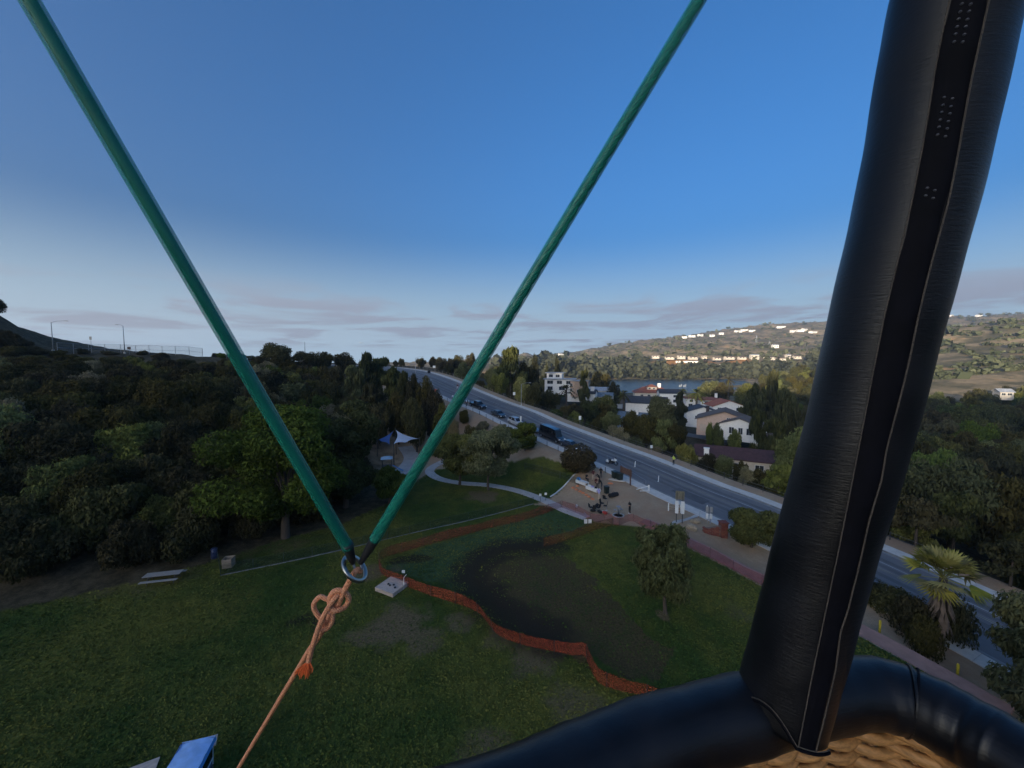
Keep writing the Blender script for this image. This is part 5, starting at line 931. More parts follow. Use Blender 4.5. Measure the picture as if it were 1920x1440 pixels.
def car(name, kind, p, rz, tilt, paint, label, wr=.33, open_bed=False):
    e = empty(name, p, 0, label, 'van' if kind is VAN else 'truck' if kind is PICK else 'car'); e.rotation_euler = Matrix.Rotation(rz, 4, 'Z').to_euler(); e.rotation_euler = (Matrix.Rotation(rz, 4, 'Z') @ Matrix.Rotation(tilt, 4, 'Y')).to_euler()
    def ring(s): x, w_, z0, zb, zr, wr_ = s; zm = z0 + (zb - z0) * .45; return [(x, -w_ * .92, z0), (x, -w_, zm), (x, -w_ * .975, zb), (x, -wr_, zr), (x, wr_, zr), (x, w_ * .975, zb), (x, w_, zm), (x, w_ * .92, z0)]
    m = MB(); rg = [ring(s) for s in kind]; m.smooth = False; m.loft(rg); m.f = [f[::-1] for f in m.f]; m.build('body', paint, e)
    # glass set 6 mm proud of the cabin faces
    cab = [i for i, s in enumerate(kind) if s[4] - s[3] > .25]
    def lerp(a, b, t): return tuple(a[k] + (b[k] - a[k]) * t for k in range(3))
    def pane(nm, a, b, c_, d_, ins, out):
        q = [np.array(v) for v in (a, b, c_, d_)]; cen = sum(q) / 4; q = [v + (cen - v) * ins for v in q]; n_ = np.cross(q[1] - q[0], q[3] - q[0]); n_ /= np.linalg.norm(n_) + 1e-9
        if np.dot(n_, np.array(out)) < 0: n_ = -n_
        MB().add([v + n_ * .008 for v in q] + [v - n_ * .01 for v in q], [(0, 1, 2, 3), (7, 6, 5, 4), (0, 4, 5, 1), (1, 5, 6, 2), (2, 6, 7, 3), (3, 7, 4, 0)]).build(nm, M_glass, e)
    f, r_i = cab[-1], cab[0]
    pane('windscreen', rg[f][3], rg[f][4], rg[f + 1][4], rg[f + 1][3], .1, (1, 0, .6)); pane('rear_window', rg[r_i][3], rg[r_i][4], rg[r_i - 1][4], rg[r_i - 1][3], .14, (-1, 0, .6))
    segs = [(i, i + 1) for i in cab[:-1]] + ([(f, f + 1)] if kind is not VAN else [])
    if kind is VAN: segs = [(3, 4), (4, 5), (2, 3)]
    for (a, b) in segs:
        for s in (0, 1):
            k1, k2 = (2, 3) if s == 0 else (5, 4); A, B, C_, D_ = rg[a][k1], rg[b][k1], rg[b][k2], rg[a][k2]
            if b == f + 1 and kind is not VAN: C_ = lerp(rg[f][k2], rg[b][k2], .15)
            if kind is VAN: A, B = lerp(A, D_, .25), lerp(B, C_, .25)
            pane('side_window', A, B, C_, D_, .12, (0, -1 if s == 0 else 1, .3))
    x0 = kind[-1][0]; zl = kind[-2][3]; hw = kind[-2][1]
    for s in (-1, 1): MB().box((x0 - .12, s * hw * .80, zl - .06), (.28, .34, .15), rz=-s * .35, taper=.8).build('headlight', M_lamp, e); MB().box((kind[0][0] + .03, s * kind[0][1] * .86, kind[0][3] - .02), (.1, .2, .22)).build('tail_light', M_tail, e); MB().box((kind[f][0] + .35, s * (kind[f][1] + .1), kind[f][3] + .06), (.12, .2, .14)).build('wing_mirror', paint, e)
    MB().box((x0 + .015, 0, zl - .22), (.06, hw * 1.1, .16)).build('grille', M_trim, e); MB().box((x0 + .02, 0, .42), (.10, hw * 1.5, .14)).build('bumper', M_trim, e); MB().box((x0 + .055, 0, .44), (.02, .32, .16)).build('number_plate', M_white, e)
    xs = (kind[0][0] + .85, kind[-1][0] - .85)
    for x in xs:
        for s in (-1, 1):
            wl = obj('wheel', WT, e, (x, s * (kind[2][1] - .10), wr)); wl.scale = (wr / .33,) * 3; obj('rim', WR, wl)
    return e
P_blk = carpaint('black_car_paint', (.012, .013, .016)); P_sil = carpaint('silver_car_paint', (.42, .44, .47)); P_gry = carpaint('grey_car_paint', (.13, .15, .17)); P_nvy = carpaint('dark_blue_car_paint', (.02, .026, .04))
def park(name, kind, px, paint, label, off=1.45, wr=.33, yaw=0):
    i = station(px, off); p = road_pt(i, off, .01); d = -T_[i]; gr = (LCs[i + 1, 2] - LCs[i - 1, 2]) / np.linalg.norm(LCs[i + 1, :2] - LCs[i - 1, :2]); return car(name, kind, tuple(p), math.atan2(d[1], d[0]) + yaw, math.atan(gr), paint, label, wr)
park('parked_car', SUV, 866, P_gry, 'dark grey car highest in the parked row behind green cable', wr=.35)
park('parked_truck', PICK, 897, P_blk, 'black pickup truck with people standing beside it', wr=.39)
park('parked_car', SEDAN, 933, P_blk, 'black saloon parked alone behind the silver crossover')
park('parked_car', SUV, 966, P_sil, 'silver crossover parked beside the tall white sign post', wr=.35)
park('parked_car', SEDAN, 995, P_gry, 'grey saloon parked directly behind the black van')
park('parked_van', VAN, 1034, P_blk, 'tall black van parked above the bare bank', wr=.36, off=1.6)
park('parked_car', SEDAN, 1070, P_nvy, 'dark car parked in front of the van behind round bush')
# police-style motorcycle at the kerb
i = station(1150, 1.6); p = road_pt(i, 1.6, .0); d = -T_[i]; e = empty('motorcycle', tuple(p), math.atan2(d[1], d[0]) + .25, 'black and white motorcycle standing at the kerb by the plaza', 'motorcycle')
for x in (-.78, .80):
    m = MB(); m.smooth = True; m.loft([[((.32 + .07 * math.cos(b)) * math.cos(a) + x, .075 * math.sin(b), .39 + (.32 + .07 * math.cos(b)) * math.sin(a)) for b in np.linspace(0, 2 * math.pi, 8, endpoint=False)] for a in np.linspace(0, 2 * math.pi, 20)], caps=False); m.build('wheel', M_tyre, e)
m = MB(); m.box((.05, 0, .62), (.9, .34, .4), taper=.8); m.box((0, 0, .36), (.6, .4, .2)); m.build('frame', M_black, e); MB().box((.22, 0, .92), (.55, .34, .22), taper=.7).build('tank', M_white, e); MB().box((-.32, 0, .90), (.62, .32, .14)).build('seat', M_black, e)
MB().box((.72, 0, 1.05), (.28, .5, .5), ry=-.5, taper=.6).build('fairing', M_white, e); MB().tube([(.52, -.42, 1.12), (.62, -.1, 1.16), (.62, .1, 1.16), (.52, .42, 1.12)], .02, 6).build('handlebar', M_steel, e); MB().box((.78, 0, 1.38), (.04, .4, .34), ry=-.5).build('windshield', M_pane, e)
for s in (-1, 1): MB().box((-.72, s * .32, .70), (.5, .22, .36), taper=.85).build('pannier', M_white, e)
MB().tube([(.80, 0, .39), (.58, 0, 1.02)], .05, 6).build('fork', M_steel, e); MB().lathe([(.0, -.02), (.09, 0), (.09, .05), (0, .07)], 10, (.9, 0, .95)).build('headlight', M_lamp, e)

# ------------------------------------------------------------------ people
def person(p, rz, label, top, bottom, pose='stand', hair=None, hgt=1.86, skin=None, shoe=None, vest=None):
    k = hgt / 1.75; V = []; E = []; Rd = []; S = []   # S: material slot per segment (0 skin 1 top 2 bottom 3 shoe 4 hair)
    def v(x, y, z, r): V.append((x * k, y * k, z * k)); Rd.append(r * k); return len(V) - 1
    def ed(a, b, s): E.append((a, b)); S.append(s)
    lean = {'bend': .42, 'sit': .1}.get(pose, .02); hz = .55 if pose == 'sit' else .94
    pel = v(0, 0, hz, .135); wa = v(lean * .25, 0, hz + .18, .125); ch = v(lean * .6, 0, hz + .40, .15); nk = v(lean * .8 + .02, 0, hz + .56, .058); hd0 = v(lean * .9 + .05, 0, hz + .63, .075); hd1 = v(lean + .05, 0, hz + .72, .098); hd2 = v(lean + .03, 0, hz + .795, .07)
    ed(pel, wa, 1); ed(wa, ch, 1); ed(ch, nk, 1); ed(nk, hd0, 0); ed(hd0, hd1, 0); ed(hd1, hd2, 4)
    arms = {'stand': [(.02, .25, -.28, .06, .26, -.52)] * 2, 'phone': [(.03, .24, -.27, .27, .10, -.20)] * 2, 'walk': [(.14, .24, -.26, .28, .24, -.46), (-.14, .24, -.26, -.16, .24, -.52)], 'bend': [(.22, .22, -.22, .40, .16, -.42)] * 2, 'sit': [(.16, .22, -.24, .36, .12, -.26)] * 2, 'hips': [(-.05, .36, -.25, .06, .20, -.42)] * 2}[pose]
    for s, a in zip((-1, 1), arms):
        sh = v(lean * .62, s * .19, hz + .46, .068); el = v(lean * .62 + a[0], s * a[1], hz + .46 + a[2], .047); wr_ = v(lean * .62 + a[3], s * a[4], hz + .46 + a[5], .032); pm = v(lean * .62 + a[3] + .03, s * a[4], hz + .46 + a[5] - .07, .034)
        ed(ch, sh, 1); ed(sh, el, 1); ed(el, wr_, 0); ed(wr_, pm, 0)
        for q, ln in zip((-.03, -.011, .011, .03), (.075, .088, .083, .065)): f1 = v(V[pm][0] / k + .012, V[pm][1] / k + q, V[pm][2] / k - ln, .0095); ed(pm, f1, 0)
        th_ = v(V[wr_][0] / k + .065, V[wr_][1] / k - s * .035, V[wr_][2] / k - .05, .010); ed(wr_, th_, 0)
    legs = {'walk': [(.20, .02, .30, 0), (-.10, .02, -.32, .1)], 'sit': [(.42, .02, .44, 0)] * 2}.get(pose, [(.03, .02, 0, 0)] * 2)
    for s, l in zip((-1, 1), legs):
        hp_ = v(0, s * .095, hz - .06, .098); kn = v(l[0], s * .11, .50 if pose != 'sit' else .50, .065); an = v(l[2] - .02, s * .11, .09 + l[3], .044); toe = v(l[2] + .16, s * .125, .04 + l[3], .04)
        ed(pel, hp_, 2); ed(hp_, kn, 2); ed(kn, an, 2); ed(an, toe, 3)
    me = bpy.data.meshes.new('person'); me.from_pydata(V, E, []); o_ = bpy.data.objects.new('person', me); col.objects.link(o_); sk = o_.modifiers.new('s', 'SKIN'); sk.use_smooth_shade = True
    for i_, d_ in enumerate(me.skin_vertices[0].data): d_.radius = (Rd[i_], Rd[i_]); d_.use_root = (i_ == 0)
    sb = o_.modifiers.new('u', 'SUBSURF'); sb.levels = 1; dg = bpy.context.evaluated_depsgraph_get(); nm = bpy.data.meshes.new_from_object(o_.evaluated_get(dg)); bpy.data.objects.remove(o_)
    for mm in (skin or M_skin, top, bottom, shoe or M_black, hair or M_hair): nm.materials.append(mm)
    A = np.array([V[a] for a, b in E]); B = np.array([V[b] for a, b in E]); AB = B - A; mi = []
    for f in nm.polygons:
        c_ = np.array(f.center); t_ = np.clip(((c_ - A) * AB).sum(1) / (AB * AB).sum(1), 0, 1); d_ = np.linalg.norm(A + AB * t_[:, None] - c_, axis=1) - np.array([Rd[a] * .6 for a, b in E]); s_ = S[int(np.argmin(d_))]
        if s_ in (0, 4) and c_[2] > (hz + .60) * k: s_ = 4 if (c_[2] > (hz + .76) * k or c_[0] < (lean + .0) * k) else 0
        mi.append(s_)
    nm.polygons.foreach_set('material_index', mi); return tag(obj('person', nm, None, tuple(p), (0, 0, rz)), label, 'person')
def cloth(n, c): return mat('cloth_' + n, c, .9, scale=9, var=.12)
C_blk = cloth('black', (.012, .012, .014)); C_wht = cloth('white', (.7, .7, .7)); C_red = cloth('maroon', (.10, .02, .022)); C_hv = cloth('high_visibility_yellow', (.62, .72, .10)); C_dk = cloth('dark_denim', (.02, .024, .035)); C_pur = cloth('pale_purple', (.38, .34, .58)); C_beige = cloth('beige', (.45, .36, .28))
def on_road(px, off): i = station(px, off); return road_pt(i, off, .13 if off < 0 or off > RW[i] else .005)
q = on_road(1271, RW[station(1271, 12)] + 1.3); person(q, R(200), 'person in yellow high visibility vest standing on the far pavement', C_hv, C_blk, 'hips')
q = on_road(850, -.9); person(q, R(-60), 'person in white shirt on pavement beside highest parked car', C_wht, C_blk)
q = on_road(874, -.7); person(q, R(-20), 'person in white shirt on pavement behind the pickup truck', C_wht, C_dk)
q = on_road(879, .1); person(q, R(150), 'person in pale top at the tailgate of the pickup truck', C_wht, C_beige, 'walk')
q = on_road(857, 9.0); person(q, R(-100), 'person in dark top and white trousers walking on the upper road', C_red, C_wht, 'walk')
def plz(x, y): g_ = gz(1040 + x / 9.6, 870 + y / 9.6); return (g_[0], g_[1], h1(g_[0], g_[1]) + .0)
def pl_h(x, y, dz): g_ = plz(x, y); return (g_[0], g_[1], g_[2] + dz)
q = pl_h(1350, 935, .06); person(q, R(200), 'person in black clothes standing alone looking down at a phone', C_blk, C_blk, 'phone', shoe=C_wht)
person(plz(565, 478), R(-60), 'person in black crouched behind the first white table', C_blk, C_blk, 'sit'); person(plz(690, 478), R(-80), 'person in maroon top standing behind the tables', C_red, C_beige, 'hips'); person(plz(828, 455), R(-110), 'tallest person in black standing behind the tables', C_blk, C_dk)
person(plz(800, 520), R(200), 'person in black beside the end of the second table', C_blk, C_blk, 'bend'); person(plz(735, 540), R(-70), 'person in dark red seated behind the second table', C_red, C_blk, 'sit'); person(plz(845, 590), R(170), 'person in black leaning over the second table', C_blk, C_dk, 'bend'); person(pl_h(800, 725, .06), R(100), 'person in pale purple top bending by the black gear', C_pur, C_beige, 'bend')

# ------------------------------------------------------------------ plaza things
def table(p, rz, L0, label, extra=True):
    e = empty('folding_table', p, rz, label, 'table'); m = MB(); m.box((0, 0, .74), (L0, .78, .04)); m.build('table_top', M_white, e); m = MB(); m.box((0, -.40, .5), (L0, .01, .44)); m.box((0, .40, .5), (L0, .01, .44)); m.build('cloth', M_white, e)
    for sx in (-1, 1):
        for sy in (-1, 1): MB().tube([(sx * (L0 / 2 - .2), sy * .3, 0), (sx * (L0 / 2 - .2), sy * .3, .72)], .02, 5).build('leg', M_steel, e)
    return e
a, b = np.array(plz(410, 480)), np.array(plz(580, 545)); rz = math.atan2(b[1] - a[1], b[0] - a[0])
pA = (a + b) / 2; tA = table(tuple(pA), rz, 2.2, 'white folding table at the lawn corner carrying a blue bag'); a2, b2 = np.array(plz(590, 570)), np.array(plz(790, 640)); pB = (a2 + b2) / 2; table(tuple(pB), rz, 2.4, 'white folding table beside the seated people')
dx = np.array((math.cos(rz), math.sin(rz), 0)); M_bluebag = cloth('bright_blue', (.08, .28, .55))
q = pA - dx * .8; e = empty('blue_bag', (q[0], q[1], q[2] + .76), rz, 'bright blue bag on the first white folding table', 'bag'); m = MB(); m.box((0, 0, .17), (.6, .45, .34), taper=.75); m.build('body', M_bluebag, e); MB().tube(bez([(-.15, 0, .34), (0, 0, .48), (.15, 0, .34)], 4), .015, 5).build('handle', M_bluebag, e)
for j, (o1, c_, lab) in enumerate([(-.7, C_wht, 'white box on the second folding table nearest the bag'), (-.1, C_pur, 'pale purple box in the middle of second folding table'), (.55, C_blk, 'dark box on the second folding table end')]):
    q = pB + dx * o1; e = empty('small_box', (q[0], q[1], q[2] + .76), rz + .2 * j, lab, 'box'); MB().box((0, 0, .09), (.34, .26, .18)).build('carton', c_, e); MB().box((0, 0, .19), (.36, .28, .02)).build('lid', c_, e)
M_orange = mat('orange_plastic', (.62, .22, .09), .55, var=.08)
disc = MB().lathe([(.07, 0.0), (.24, 0.0), (.24, .02), (.10, .17), (.065, .18)], 14).mesh('marker_cone', M_orange)
for j, (x, y) in enumerate([(330, 520), (410, 512), (390, 548), (455, 575), (510, 600), (572, 630), (622, 658), (680, 690)]):
    q = plz(x, y); o = obj('marker_cone', disc, None, (q[0], q[1], q[2] + .01)); o.scale = (1.35, 1.35, 1.2); tag(o, ['orange disc cone at the lawn corner end of the row', 'orange disc cone set nearest the first table', 'third orange disc cone from the lawn corner', 'fourth orange disc cone from the lawn corner', 'fifth orange disc cone from the lawn corner', 'sixth orange disc cone from the lawn corner', 'seventh orange disc cone from the lawn corner', 'orange disc cone nearest the plaza pad'][j], 'cone', 'orange disc cones in a row')
q = plz(1000, 525); o = obj('marker_cone', disc, None, q); o.scale = (2, 2, 1); tag(o, 'wide flat orange disc alone beside the dark bins', 'cone')
def bin_(p, rz, label, m, h=1.15, w_=.62):
    e = empty('rubbish_bin', p, rz, label, 'bin'); mb = MB(); mb.box((0, 0, h * .47), (w_ * .85, w_ * .85, h * .86), taper=1.15); mb.build('body', m, e); MB().box((0, 0, h * .95), (w_ * 1.08, w_ * 1.1, .08), rx=.06).build('lid', m, e); MB().tube([(-w_ * .4, w_ * .62, h * .9), (w_ * .4, w_ * .62, h * .9)], .02, 5).build('handle', m, e)
    for s in (-1, 1): MB().tube([(s * w_ * .3 - .03, w_ * .48, .1), (s * w_ * .3 + .03, w_ * .48, .1)], .1, 8).build('wheel', M_tyre, e)
M_binG = mat('dark_green_bin_plastic', (.018, .028, .024), .5)
bin_(plz(930, 640), .4, 'dark wheeled bin standing alone behind the gear', M_binG); bin_(pl_h(1080, 460, .1), .4, 'dark bin on the concrete slab nearest the tables', M_binG, 1.2, .85); bin_(pl_h(1165, 480, .1), .4, 'dark bin on the concrete slab under the brown sign', M_binG, 1.2, .85)
q = plz(1120, 470); o = MB().box((0, 0, .04), (2.6, 1.5, .14)).build('bin_slab', M_concrete, None, q, (0, 0, -.45)); tag(o, 'pale concrete slab under the two dark bins', 'slab')
q = plz(1055, 690); e = empty('gear_case', q, .5, 'long black padded case lying on the sand', 'case'); m = MB(); m.loft([[(x, math.cos(a) * r_1, .32 + math.sin(a) * r_1) for a in np.linspace(0, 2 * math.pi, 12, endpoint=False)] for x, r_1 in ((-.85, .18), (-.8, .3), (0, .33), (.8, .3), (.85, .18))]); m.build('body', C_blk, e); MB().tube(bez([(-.3, 0, .64), (0, 0, .78), (.3, 0, .64)], 4), .025, 5).build('handle', C_blk, e)
def chair(p, rz, label, m):
    e = empty('camp_chair', p, rz, label, 'chair'); MB().box((0, 0, .42), (.5, .5, .04)).build('seat', m, e); MB().box((-.27, 0, .72), (.04, .5, .56), ry=-.18).build('backrest', m, e)
    for sx in (-1, 1):
        for sy in (-1, 1): MB().tube([(sx * .24, sy * .24, 0), (sx * .18, sy * .24, .44)], .014, 5).build('leg', M_steel, e)
for x, y, r_1, lab in [(650, 850, .3, 'black folding chair at the outer end of the gear'), (705, 872, 1.6, 'black folding chair second from the outer end of gear'), (780, 860, 2.4, 'black folding chair in the middle of the gear'), (850, 800, -.6, 'black folding chair nearest the bending person'), (910, 840, 2.9, 'black folding chair nearest the drinking fountain'), (905, 740, .8, 'black folding chair behind the bending person')]: chair(pl_h(x, y, .06), r_1, lab, C_blk)
for x, y, c_, lab in [(690, 880, C_blk, 'black holdall among the folding chairs'), (810, 905, C_blk, 'black rucksack beside the red bag'), (905, 925, mat('red_bag_cloth', (.5, .05, .035), .8), 'red bag lying at the front of the gear'), (760, 800, C_blk, 'black bag under the bending person')]:
    q = pl_h(x, y, .06); e = empty('bag', q, rnd.uniform(0, 3), lab, 'bag'); m = MB(); m.loft([[(x_, math.cos(a) * r_1 * 1.1, .2 + math.sin(a) * r_1 * .9) for a in np.linspace(0, 2 * math.pi, 10, endpoint=False)] for x_, r_1 in ((-.36, .1), (-.3, .19), (0, .22), (.3, .19), (.36, .1))]); m.build('body', c_, e); MB().tube(bez([(-.16, 0, .4), (0, 0, .52), (.16, 0, .4)], 4), .015, 5).build('strap', C_blk, e)
q = pl_h(900, 912, .06); o = MB().loft([[(x_ * .9, y_, .30 + .1 * math.sin(x_ * 4)) for y_ in (-.12, .12)] for x_ in np.linspace(-.4, .4, 8)], False, False).build('white_towel', C_wht, None, (q[0], q[1], q[2] + .08), (0, 0, -.5)); tag(o, 'white towel thrown over the red bag', 'towel')
q = plz(395, 790); e = empty('white_lamp_globe', q, 0, 'small white globe on the soil beside the path', 'globe'); MB().lathe([(.0, 0), (.14, .02), (.22, .16), (.2, .32), (.1, .42), (0, .44)], 14).build('globe', M_white, e); MB().lathe([(.0, -.02), (.16, -.02), (.16, .05), (0, .05)], 10).build('foot', M_steel, e)
q = pl_h(1145, 955, .06); e = empty('drinking_fountain', q, .3, 'grey drinking fountain on a round ring in the pad', 'fountain'); MB().lathe([(.0, 0), (.16, 0), (.15, 1.0), (.10, 1.2), (0, 1.2)], 12).build('pedestal', M_steel, e); MB().lathe([(.05, 1.1), (.3, 1.2), (.3, 1.27), (.22, 1.24), (0, 1.2)], 14).build('bowl', M_steel, e); MB().lathe([(.62, 0), (.8, 0), (.8, .05), (.62, .05), (.62, 0)], 24).build('drain_ring', M_concrete, e)
for s in (-1, 1): MB().tube([(s * .16, 0, .75), (s * .5, .05, .78)], .05, 6).build('side_arm', M_steel, e); MB().lathe([(0, .78), (.17, .8), (.17, .85), (0, .83)], 10, (s * .52, .05, 0)).build('side_bowl', M_steel, e)
# brown park sign on two tall posts
a, b = np.array(plz(1195, 470)), np.array(plz(1357, 545)); c_ = (a + b) / 2; rz = math.atan2(b[1] - a[1], b[0] - a[0]); L0 = np.linalg.norm(b - a); e = empty('park_sign', tuple(c_), rz, 'brown wooden park sign on two tall posts facing the road', 'sign')
hS = at(1164, 892, a[1])[2]
for s in (-1, 1): MB().box((s * L0 / 2, 0, hS / 2), (.16, .16, hS + .2)).build('post', M_brownwood, e)
for z in range(3): MB().box((-.12, .10, hS - .22 - z * .34), (L0 + .55, .06, .325)).build('board', M_brownwood, e)
# pipe rail between plaza and pavement
P0 = [plz(940, 160), plz(1130, 245), plz(1390, 395), plz(1637, 500)]; post_fence('pipe_rail', [np.array(q) for q in P0], .95, 3.2, 'thin metal rail between the plaza and pavement', (1.,), .03, M_steel, None, None, True)
# toppled white barrier
q = plz(1690, 610); e = empty('broken_barrier', q, 0, 'white post with two rails fallen on the sand', 'barrier'); a = np.array(plz(1465, 600)) - np.array(q); b = np.array(plz(1530, 620)) - np.array(q)
MB().box((0, 0, .5), (.2, .2, 1.05)).build('post', M_white, e); MB().tube([(0, 0, .85), tuple(a + np.array((0, 0, .06)))], .07, 5).build('rail', M_white, e); MB().tube([(0, 0, .08), tuple(b + np.array((0, 0, .06)))], .06, 5).build('rail', M_white, e); MB().box((0, .02, 1.1), (.12, .12, .16)).build('cap', M_brownwood, e)
# kiosk, rail, delineators
def kz(x, y): g_ = gz(1220 + x / 7.385, 900 + y / 7.385); return np.array((g_[0], g_[1], h1(g_[0], g_[1])))
q = kz(395, 590); e = empty('trailhead_kiosk', tuple(q + np.array((0, 0, .02))), -.3, 'tall trailhead board with white notices on two posts', 'sign'); hK = at(1275, 922, q[1])[2] - q[2]
for s in (-1, 1): MB().box((s * .36, 0, hK / 2 - .2), (.1, .1, hK + .2)).build('post', M_darksteel, e); MB().box((s * .36, -.09, hK * .50), (.42, .03, hK * .40)).build('notice', M_white, e)
MB().box((0, .0, hK - .5), (1.1, .06, 1.15)).build('board', mat('olive_board', (.16, .15, .11), .8), e)
q = kz(330, 470); e = empty('hitching_rail', tuple(q), -.35, 'short pale rail fence beside the trailhead board', 'fence')
for s in (-.8, .8): MB().box((s, 0, .55), (.16, .16, 1.15)).build('post', M_white, e)
for z in (.35, .68, 1.0): MB().box((0, 0, z), (1.6, .07, .14)).build('rail', M_wood, e)
for (px, py, lab) in [(1190, 891, 'white delineator post at the road edge by the motorcycle'), (1234, 911, 'white delineator post at the road edge midway along plaza'), (1325, 953, 'white delineator post at the road edge by the double sign')]:
    g = gz(px, py, .5); o = MB().lathe([(.13, 0), (.13, .04), (.07, .05), (.06, .95), (.05, 1.0)], 10).build('delineator', M_white); _, zr_, _ = road_near(g[0], g[1]); o.location = (g[0], g[1], float(zr_[0]) + .01); o.rotation_euler = (0, .08, 0); tag(o, lab, 'post', 'white delineators at the kerb')
q = kz(803, 580); e = empty('double_sign', tuple(q), -.2, 'pole with two pairs of white plates by the brick wall', 'sign')
for s in (-.16, .16): MB().tube([(s, 0, -.2), (s, 0, 2.2)], .03, 6).build('post', M_steel, e); MB().box((s * 1.5, -.05, 1.95), (.34, .02, .75)).build('plate', M_greypost, e); MB().box((s * 1.5, -.05, 1.05), (.3, .02, .7)).build('plate', M_white, e)
post_fence('pipe_rail', [kz(680, 520), kz(830, 575)], .95, 2., 'short pale pipe rail beside the boulders', (1.,), .035, M_greypost, None, None, True)
def rock(p, s, label, seed):
    r = np.random.default_rng(seed); import bmesh; bm = bmesh.new(); bmesh.ops.create_icosphere(bm, subdivisions=3, radius=1); D = r.normal(size=(7, 3)); D /= np.linalg.norm(D, axis=1)[:, None]; cut = r.uniform(.62, .9, 7)
    for v_ in bm.verts:
        c_ = np.array(v_.co)
        for d_, k_ in zip(D, cut):
            t_ = c_ @ d_
            if t_ > k_: c_ = c_ - d_ * (t_ - k_) * .9
        v_.co = Vector(c_ * (1 + .05 * math.sin(c_[0] * 9) * math.sin(c_[1] * 8)))
    me = bpy.data.meshes.new('boulder'); bm.to_mesh(me); bm.free(); me.materials.append(mat('sandstone', (.36, .29, .2), .9, scale=3, var=.25, bump=.6)); o = obj('boulder', me, None, (p[0], p[1], p[2] + s[2] * .45), (0, 0, seed)); o.scale = s; return tag(o, label, 'boulder')
rock(kz(570, 655), (.75, .55, .5), 'larger tan boulder in the planting bed by the brick wall', 2); rock(kz(645, 575), (.5, .45, .42), 'smaller pale boulder behind the larger one', 4); rock(kz(590, 572), (.4, .3, .3), 'smallest pale boulder beside the pipe rail', 6)
# curved brick wall, brick by brick in stretcher bond
M_brick = [mat('brick_red_a', (.20, .062, .045), .9, scale=8), mat('brick_red_b', (.165, .052, .04), .9, scale=8), mat('brick_red_c', (.235, .085, .055), .9, scale=8)]
wp = [kz(730, 668), kz(770, 690), kz(840, 705), kz(920, 712), kz(960, 722)]; wp = [np.array((q[0], q[1], 0)) for q in bez(wp, 5)]; s_ = np.concatenate([[0], np.cumsum([np.linalg.norm(b - a) for a, b in zip(wp[:-1], wp[1:])])]); zb = min(h1(q[0], q[1]) for q in wp) - .1
e = empty('brick_wall', (wp[0][0], wp[0][1], zb), 0, 'curved red brick wall rising towards a square pillar', 'wall'); bl, bh = .39, .19; bme = [MB().box((0, 0, 0), (bl - .02, .30, bh - .02)).mesh('brick', m_) for m_ in M_brick]; cor = MB(); rg = []
tot = s_[-1]
for r_1 in range(9):
    x = (r_1 % 2) * bl / 2
    while x + bl / 2 < tot:
        top = .95 + .65 * (x / tot) ** 1.5
        if (r_1 + 1) * bh <= top:
            P = np.array([np.interp(x + bl / 2, s_, [q[k] for q in wp]) for k in range(2)]); P2 = np.array([np.interp(x + bl / 2 + .05, s_, [q[k] for q in wp]) for k in range(2)]); o = obj('brick', bme[rnd.randrange(3)], e, (P[0] - wp[0][0], P[1] - wp[0][1], (r_1 + .5) * bh), (0, 0, math.atan2(P2[1] - P[1], P2[0] - P[0])))
        x += bl
for q, s in zip(wp, s_):
    hh = .93 + .6 * (s / tot) ** 1.5; d = np.array((0, .12, 0)); a = q - np.array((wp[0][0], wp[0][1], 0)); rg.append([a - d + np.array((0, 0, -.3)), a + d + np.array((0, 0, -.3)), a + d + np.array((0, 0, hh)), a - d + np.array((0, 0, hh))])
cor.loft(rg); cor.build('mortar_core', mat('mortar', (.17, .12, .10), .95), e)
pp = wp[-1] - np.array((wp[0][0], wp[0][1], 0)) + np.array((.45, .1, 0))
for r_1 in range(10):
    for (ox, oy) in ((-.24, -.24), (.24, -.24), (-.24, .24), (.24, .24)): obj('brick', bme[rnd.randrange(3)], e, (pp[0] + ox * .86, pp[1] + oy * .86, (r_1 + .5) * bh), (0, 0, R(90) * (r_1 % 2))).scale = (1.06, 1.35, 1)
MB().box((pp[0], pp[1], 10 * bh + .05), (1.0, 1.0, .1)).build('pillar_cap', M_brick[0], e)
# right-hand path posts
for (px, py, lab) in [(1652, 1142, 'yellow post beside the upright at the red path'), (1800, 1205, 'yellow post under the feathery tree at the red path')]:
    g = gz(px, py, -.3); o = MB().lathe([(.09, -.4), (.09, 1.15), (.07, 1.22), (0, 1.25)], 10).build('yellow_post', mat('yellow_paint', (.55, .42, .03), .6)); o.location = (g[0], g[1], h1(g[0], g[1])); tag(o, lab, 'post')
# traffic drum and box on the upper road
q = on_road(818, .2); e = empty('traffic_drum', tuple(q), 0, 'orange traffic drum with black foot at the upper kerb', 'drum'); MB().lathe([(0, .1), (.3, .1), (.28, .5), (.26, .9), (.2, 1.05), (0, 1.05)], 12).build('body', mat('signal_orange', (.75, .13, .03), .5), e); MB().lathe([(0, 0), (.45, 0), (.42, .12), (0, .12)], 12).build('foot', M_black, e)
q = on_road(803, RW[station(803, 12)] - .4); e = empty('utility_box', tuple(q), .5, 'black box standing on the far kerb of the upper road', 'box'); MB().box((0, 0, .5), (1.1, .8, 1.0), taper=.92).build('cabinet', M_black, e); MB().box((0, 0, 1.03), (1.1, .85, .06)).build('lid', M_black, e)

